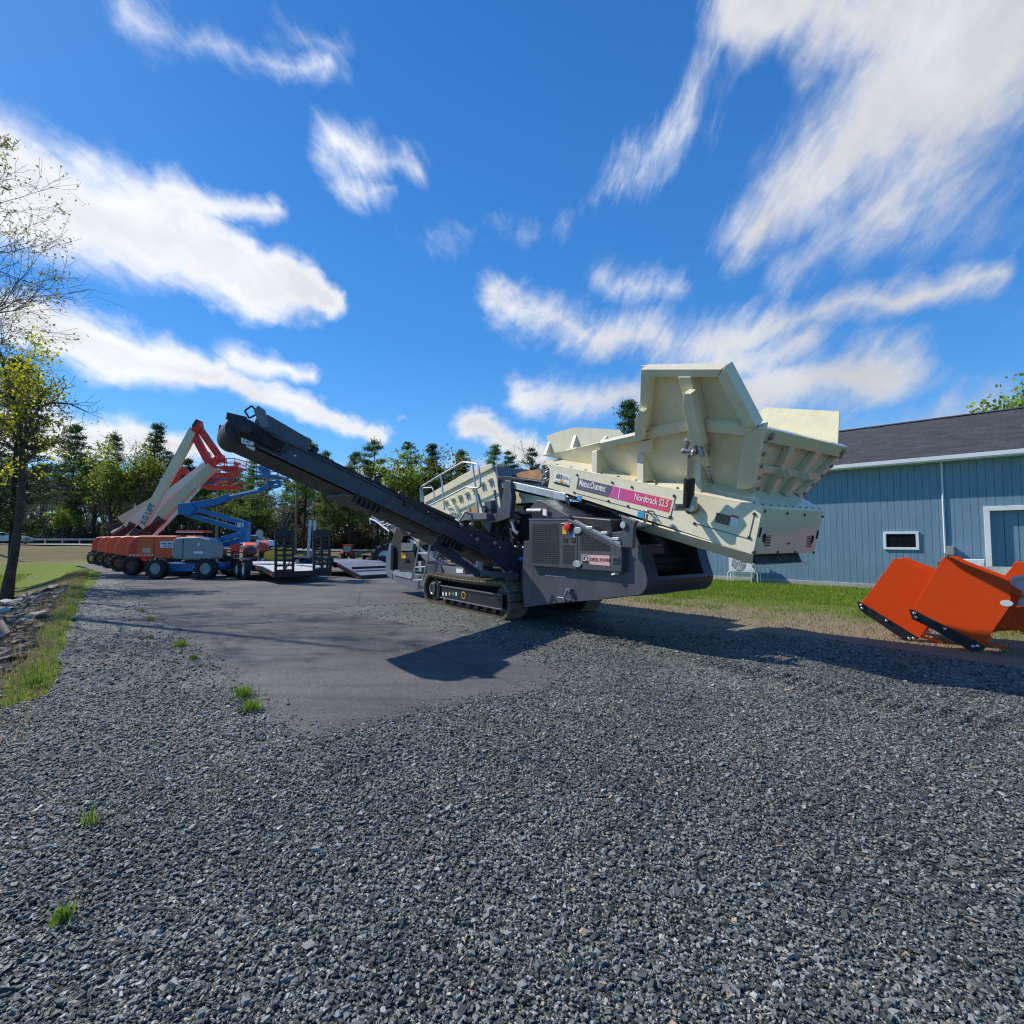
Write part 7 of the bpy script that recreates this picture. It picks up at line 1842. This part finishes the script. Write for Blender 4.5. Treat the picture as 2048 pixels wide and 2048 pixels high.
# ---- trees close by at the left edge
def near_leaf(C, n, spread, size, mat, parent, name='crown'):
    me = mesh_from(name, quads_cluster(rng, C, n, spread, size), mat); o = bpy.data.objects.new(name, me); COL.objects.link(o); o.parent = parent; return o
c1 = crop(0, 780, .26501)
YT = 18.6
tb = at(14, 1203, YT); lt = thing('leaning_tree', 'leaning tree with dark trunk and yellow green spring leaves on the bank', 'tree', (tb[0], tb[1], tb[2]-0.1))
T0 = Vector(lt.location)
trk = [Vector(at(*q, YT)) - T0 for q in ((8,1212),(13,1195),(20,1150),(28,1110),(36,1060),(42,1000),(45,950),(44,900),(40,860),(30,800),(10,740),(-15,660))]
mb = MB(); mb.tube(trk, [0.30,0.21,0.155,0.135,0.12,0.115,0.105,0.095,0.085,0.07,0.055,0.035], 10); tips = []
rr_ = np.random.default_rng(5)
def limb(pts_px, r0, depth=3, up=0.04, Yoff=0.0):
    P = [np.array(Vector(at(q[0], q[1], YT+Yoff*i/(len(pts_px)-1))) - T0) for i, q in enumerate(pts_px)]
    rs = [r0*(1-0.75*i/(len(P)-1)) for i in range(len(P))]; mb.tube([Vector(p) for p in P], rs, 6)
    for i in range(1, len(P)):
        for k in range(2 if i < len(P)-1 else 3):
            d = P[i]-P[i-1]; d = d/np.linalg.norm(d) + rr_.normal(0,0.45,3); d /= np.linalg.norm(d); grow(rr_, mb, tips, P[i], d, rr_.uniform(0.5,1.0), rs[i]*0.6, depth-1, up, 3, 0.6, 4, 0.006)
limb([(44,880),(60,845),(78,815),(105,805),(140,808),(170,822)], 0.07, 2)
limb([(44,900),(58,872),(74,852),(92,848)], 0.05, 2)
limb([(42,930),(60,918),(78,895),(92,880)], 0.035, 2)
limb([(42,870),(30,830),(20,790),(0,770)], 0.06, 3); limb([(43,915),(20,890),(-10,870)], 0.05, 3); limb([(40,860),(52,820),(60,780),(55,745)], 0.05, 3, 0.05, 0.8)
limb([(42,900),(25,860),(0,840)], 0.045, 3, 0.02, -0.9); limb([(44,880),(70,860),(85,820)], 0.045, 3, 0.02, -1.0)
limb([(40,1010),(60,985),(85,975),(100,985)], 0.025, 2); limb([(38,1020),(15,990),(-15,985)], 0.03, 3, 0.0); limb([(36,1050),(10,1030),(-10,1035)], 0.02, 2, 0.0)
mb.build('trunk', M['bark'], lt, smooth='all')
tp = np.array(tips); tp = tp[tp[:,2] > (at(0,950,YT)[2]-T0.z)]
tp = tp[(tp[:,0] < at(118,900,YT)[0]-T0.x)]
near_leaf(tp[rr_.random(len(tp)) < 0.62], 8, 0.17, 0.115, M['spring_y'], lt)
# bare trees whose trunks stand just outside the left edge
def bare_near(label, px, Y, ytop, seed, budfrac, group, lean=0.0, depth=4):
    r = np.random.default_rng(seed); tk = MB(); tips = []; x, _, zt = at(px, ytop, Y); z0 = float(tz(x,Y))-0.1; H = zt - z0
    o = thing('bare_tree', label, 'tree', (x,Y,z0), 0, group)
    tk.tube([(0,0,0),(0.05,0.1,H*0.3),(0.1+lean*0.3,0,H*0.6),(lean*0.5,0.1,H*0.82),(lean,0,H)], [H*0.011,H*0.009,H*0.007,H*0.0045,0.010], 8)
    for k in range(24):
        t = 0.30 + 0.66*k/24; a = r.uniform(-1.3,1.3) if k % 4 else r.uniform(0,6.28)
        d = np.array([math.cos(a), math.sin(a), 0.75*r.uniform(0.3,1.2)]); d /= np.linalg.norm(d); L_ = (1-t)*H*0.30+1.0
        grow(r, tk, tips, np.array([lean*max(0,t-.3), 0, H*t]), d, L_*r.uniform(0.5,0.85), 0.028*H/12*(1.25-t)+0.012, depth-1, 0.05, 4, 0.55, 4, 0.0042)
    tk.build('trunk', M['bark'], o, smooth='all'); tips = np.array(tips)
    near_leaf(tips[r.random(len(tips)) < budfrac], 3, 0.09, 0.075, M['bud'] if budfrac < 0.4 else M['spring_y'], o, 'buds')
    return o
bare_near('tall bare tree reaching in over the left edge with budding twigs', -125, 13.5, 230, 61, 0.35, None, 0.9)
bare_near('lower bare tree at the left edge with fine dark twigs', -95, 16.0, 560, 62, 0.25, None, 1.0)
b3 = thing('pine_tree', 'dark evergreen behind the leaning tree at the left edge', 'pine', (*at(25,1078,26)[:2], -0.9))
a = bpy.data.objects.new('trunk', P_['pine'][2][0]); COL.objects.link(a); a.parent = b3; a = bpy.data.objects.new('crown', P_['pine'][2][1]); COL.objects.link(a); a.parent = b3
hh = at(25,722,26)[2]+0.9; b3.scale = (hh/17,)*3
for (x, y, h, s) in ((-22.5,19.0,12,64),):
    r_ = plant('bare', s, x, y, h, 'bare tree standing further along the left bank', 'trees on the left bank')
# ================================================================== BANK, ROCKS, GRASS
def bank_pt(t, d): x = BA[0]+BT[0]*t+BN[0]*d; y = BA[1]+BT[1]*t+BN[1]*d; return x, y, float(tz(x,y))-0.03
def rock_mesh(seed, flat=0.4):
    import bmesh
    r = np.random.default_rng(seed); bm = bmesh.new(); bmesh.ops.create_icosphere(bm, subdivisions=2, radius=0.5)
    ax = r.normal(0,1,(7,3)); ax /= np.linalg.norm(ax,axis=1)[:,None]; off = r.uniform(0.26,0.42,7)
    for v in bm.verts:
        c = np.array(v.co)
        for a_, o_ in zip(ax, off):
            d = c@a_
            if d > o_: c = c - a_*(d-o_)
        c *= np.array([1.25,0.8,flat*1.5]); v.co = c + r.normal(0,0.012,3)
    me = bpy.data.meshes.new('rock'); bm.to_mesh(me); bm.free(); return me
M['rock'] = paint('grey_rock', (0.25,0.195,0.15), 0.85, 0.22, 3, 0.5, (0.17,0.13,0.11), bmp=0.5, spec=0.2)
M['rock_pale'] = paint('pale_rock', (0.50,0.46,0.43), 0.85, 0.15, 3, 0.35, (0.25,0.2,0.17), bmp=0.4, spec=0.2)
rocks = [rock_mesh(s) for s in range(80,86)]
for me in rocks: me.materials.append(M['rock'])
pale = rock_mesh(90, 0.3); pale.materials.append(M['rock_pale'])
for k in range(90):
    t, d = rng.uniform(1.5,17), rng.uniform(0.5,2.4); x, y, z = bank_pt(t, d); s = float(np.exp(rng.normal(-1.75,0.45)))
    o = bpy.data.objects.new('rock', rocks[k % 6]); COL.objects.link(o); o.location = (x,y,z+s*0.05); o.scale = (s,s,s); o.rotation_euler = (rng.normal(0,.3),rng.normal(0,.3),rng.uniform(0,6.28))
    tag(o, 'grey brown rock among the rubble on the left bank', 'rock', 'rocks on the left bank')
for q, Y_, s, lab in (((15,1212),17.4,0.62,'largest pale flat rock at the foot of the leaning tree'),((33,1222),16.6,0.5,'pale slab just right of the largest pale rock'),((14,1243),14.5,0.42,'pale rock lowest at the left edge of the bank')):
    p = at(*q, Y_); o = bpy.data.objects.new('rock', pale); COL.objects.link(o); o.location = (p[0],p[1],float(tz(p[0],p[1]))+0.05); o.scale = (s,s,s); o.rotation_euler = (0.1,-0.15,rng.uniform(0,3)); tag(o, lab, 'rock')
n = 11000; t = rng.uniform(-1,19,n); d = 0.3+2.5*rng.beta(1.4,1.5,n); x = BA[0]+BT[0]*t+BN[0]*d; y = BA[1]+BT[1]*t+BN[1]*d
M['debris'] = None
def debris_mat():
    m, nt, N, L, b = _nt('bank_debris'); ge = N.new('ShaderNodeNewGeometry')
    cr = ramp(nt, ge.outputs['Random Per Island'], [(0.0,(0.04,0.03,0.024)),(0.5,(0.14,0.10,0.07)),(0.85,(0.26,0.20,0.15)),(1.0,(0.46,0.42,0.38))]); L.new(cr.outputs['Color'], b.inputs['Base Color']); b.inputs['Roughness'].default_value = 0.9; return m
M['debris'] = debris_mat()
stuff(chips(np.stack([x,y,tz(x,y)-0.02],1), 0.07*np.exp(rng.normal(0,.6,n)), 'bank_debris', M['debris'], 0.3), 'brown stones, bark and litter covering the left bank', 'debris')
# grass on the bank crest, field and lawn
def scatter(n, fn): return fn(n)
n = 9000; t = rng.uniform(-1.5,30,n); d = rng.normal(0.10,0.15,n); x = BA[0]+BT[0]*t+BN[0]*d; y = BA[1]+BT[1]*t+BN[1]*d
nzv = np.sin(t*1.7)+np.sin(t*4.1+1)+np.sin(d*7+t); k = nzv > 0.25; P = np.stack([x,y,tz(x,y)-0.03],1)[k]
stuff(blade_mesh('bank_grass', P, rng.uniform(0.04,0.105,len(P)), np.full(len(P),0.008), M['blade'], 0.8), 'green grass growing along the crest of the left bank', 'grass')
n = 12000; t = rng.uniform(-1.5,28,n); d = rng.uniform(-0.05,0.9,n); x = BA[0]+BT[0]*t+BN[0]*d; y = BA[1]+BT[1]*t+BN[1]*d
P = np.stack([x,y,tz(x,y)-0.03],1); stuff(blade_mesh('dry_bank_grass', P, rng.uniform(0.04,0.12,n), np.full(n,0.008), M['blade_dry'], 0.9), 'dry straw coloured grass on the left bank', 'grass')
n = 26000; Y = rng.uniform(15,36,n); X = -Y*rng.uniform(0.7,1.1,n); dd = (X-BA[0])*BN[0]+(Y-BA[1])*BN[1]; k = dd > 3.2; P = np.stack([X,Y,tz(X,Y)-0.03],1)[k]
stuff(blade_mesh('field_grass', P, rng.uniform(0.06,0.14,len(P)), np.full(len(P),0.02), M['blade'], 0.8), 'short green grass on the low field at the left', 'grass')
n = 120000; u = rng.uniform(-3.0,12.5,n); v = -9.8*rng.beta(1.1,1.35,n)
c, s = BF.c, BF.s; X = BF.o[0]+u*c-v*s; Y = BF.o[1]+u*s+v*c
den = np.clip((7.4+v)/2.4 + 0.9*np.sin(X*1.3+Y*0.7)*np.sin(Y*1.1) + 0.6*np.sin(X*3.1)*np.sin(Y*2.7+1) - 0.15, 0.03, 1)
P = np.stack([X,Y,np.full(n,-0.006)],1); k = (rng.random(n) < den) & in_poly(P, lawn_poly) & ~in_poly(P, gravel_poly); P = P[k]
stuff(blade_mesh('lawn_grass', P, rng.uniform(0.035,0.095,len(P)), np.full(len(P),0.011), M['blade'], 0.8), 'short green grass on the lawn before the blue workshop', 'grass')
n = 26000; u = rng.uniform(-3.0,12.5,n); v = -10.0*rng.beta(1.3,1.0,n); X = BF.o[0]+u*c-v*s; Y = BF.o[1]+u*s+v*c
P = np.stack([X,Y,np.full(n,-0.006)],1); P = P[in_poly(P, lawn_poly) & ~in_poly(P, gravel_poly)]
stuff(blade_mesh('dry_lawn_grass', P, rng.uniform(0.02,0.07,len(P)), np.full(len(P),0.011), M['blade_dry'], 0.9), 'dry straw in the thin lawn and dirt strip', 'grass')
tufts = [((283,1223),.12,60,'yellow green weed on the gravel edge, farthest along the asphalt'),((302,1240),.14,80,'weed second farthest along the gravel edge'),((299,1277),.10,50,'small weed set back in the gravel from the asphalt edge'),
 ((362,1292),.15,110,'broad weed patch halfway along the gravel edge'),((386,1318),.11,60,'low weed just nearer than the broad patch'),((486,1392),.18,110,'tall grass tuft at the corner where the asphalt edge darkens'),
 ((502,1420),.16,130,'bright grass tuft nearest on the asphalt edge'),((69,1368),.16,140,'grass clump on the bank edge at the left'),((183,1650),.17,26,'thin tall weed alone in the left foreground gravel'),((124,1838),.09,60,'bright green tuft low in the left foreground gravel'),
 ((735,1168),.14,60,'grass tuft beside the low end of the sloping trailer')]
for q, h, nb, lab in tufts:
    g_ = ground(*q); P = np.zeros((nb,3)); sp_ = 0.011+0.0003*nb; P[:,0] = rng.normal(0,sp_,nb); P[:,1] = rng.normal(0,sp_,nb)
    o = blade_mesh('grass_tuft', P, 0.75*h*rng.uniform(.5,1.1,nb), np.full(nb,0.007), M['blade'], 0.8); o.location = (g_[0],g_[1],0.0); tag(o, lab, 'grass tuft', 'weeds growing through the gravel')
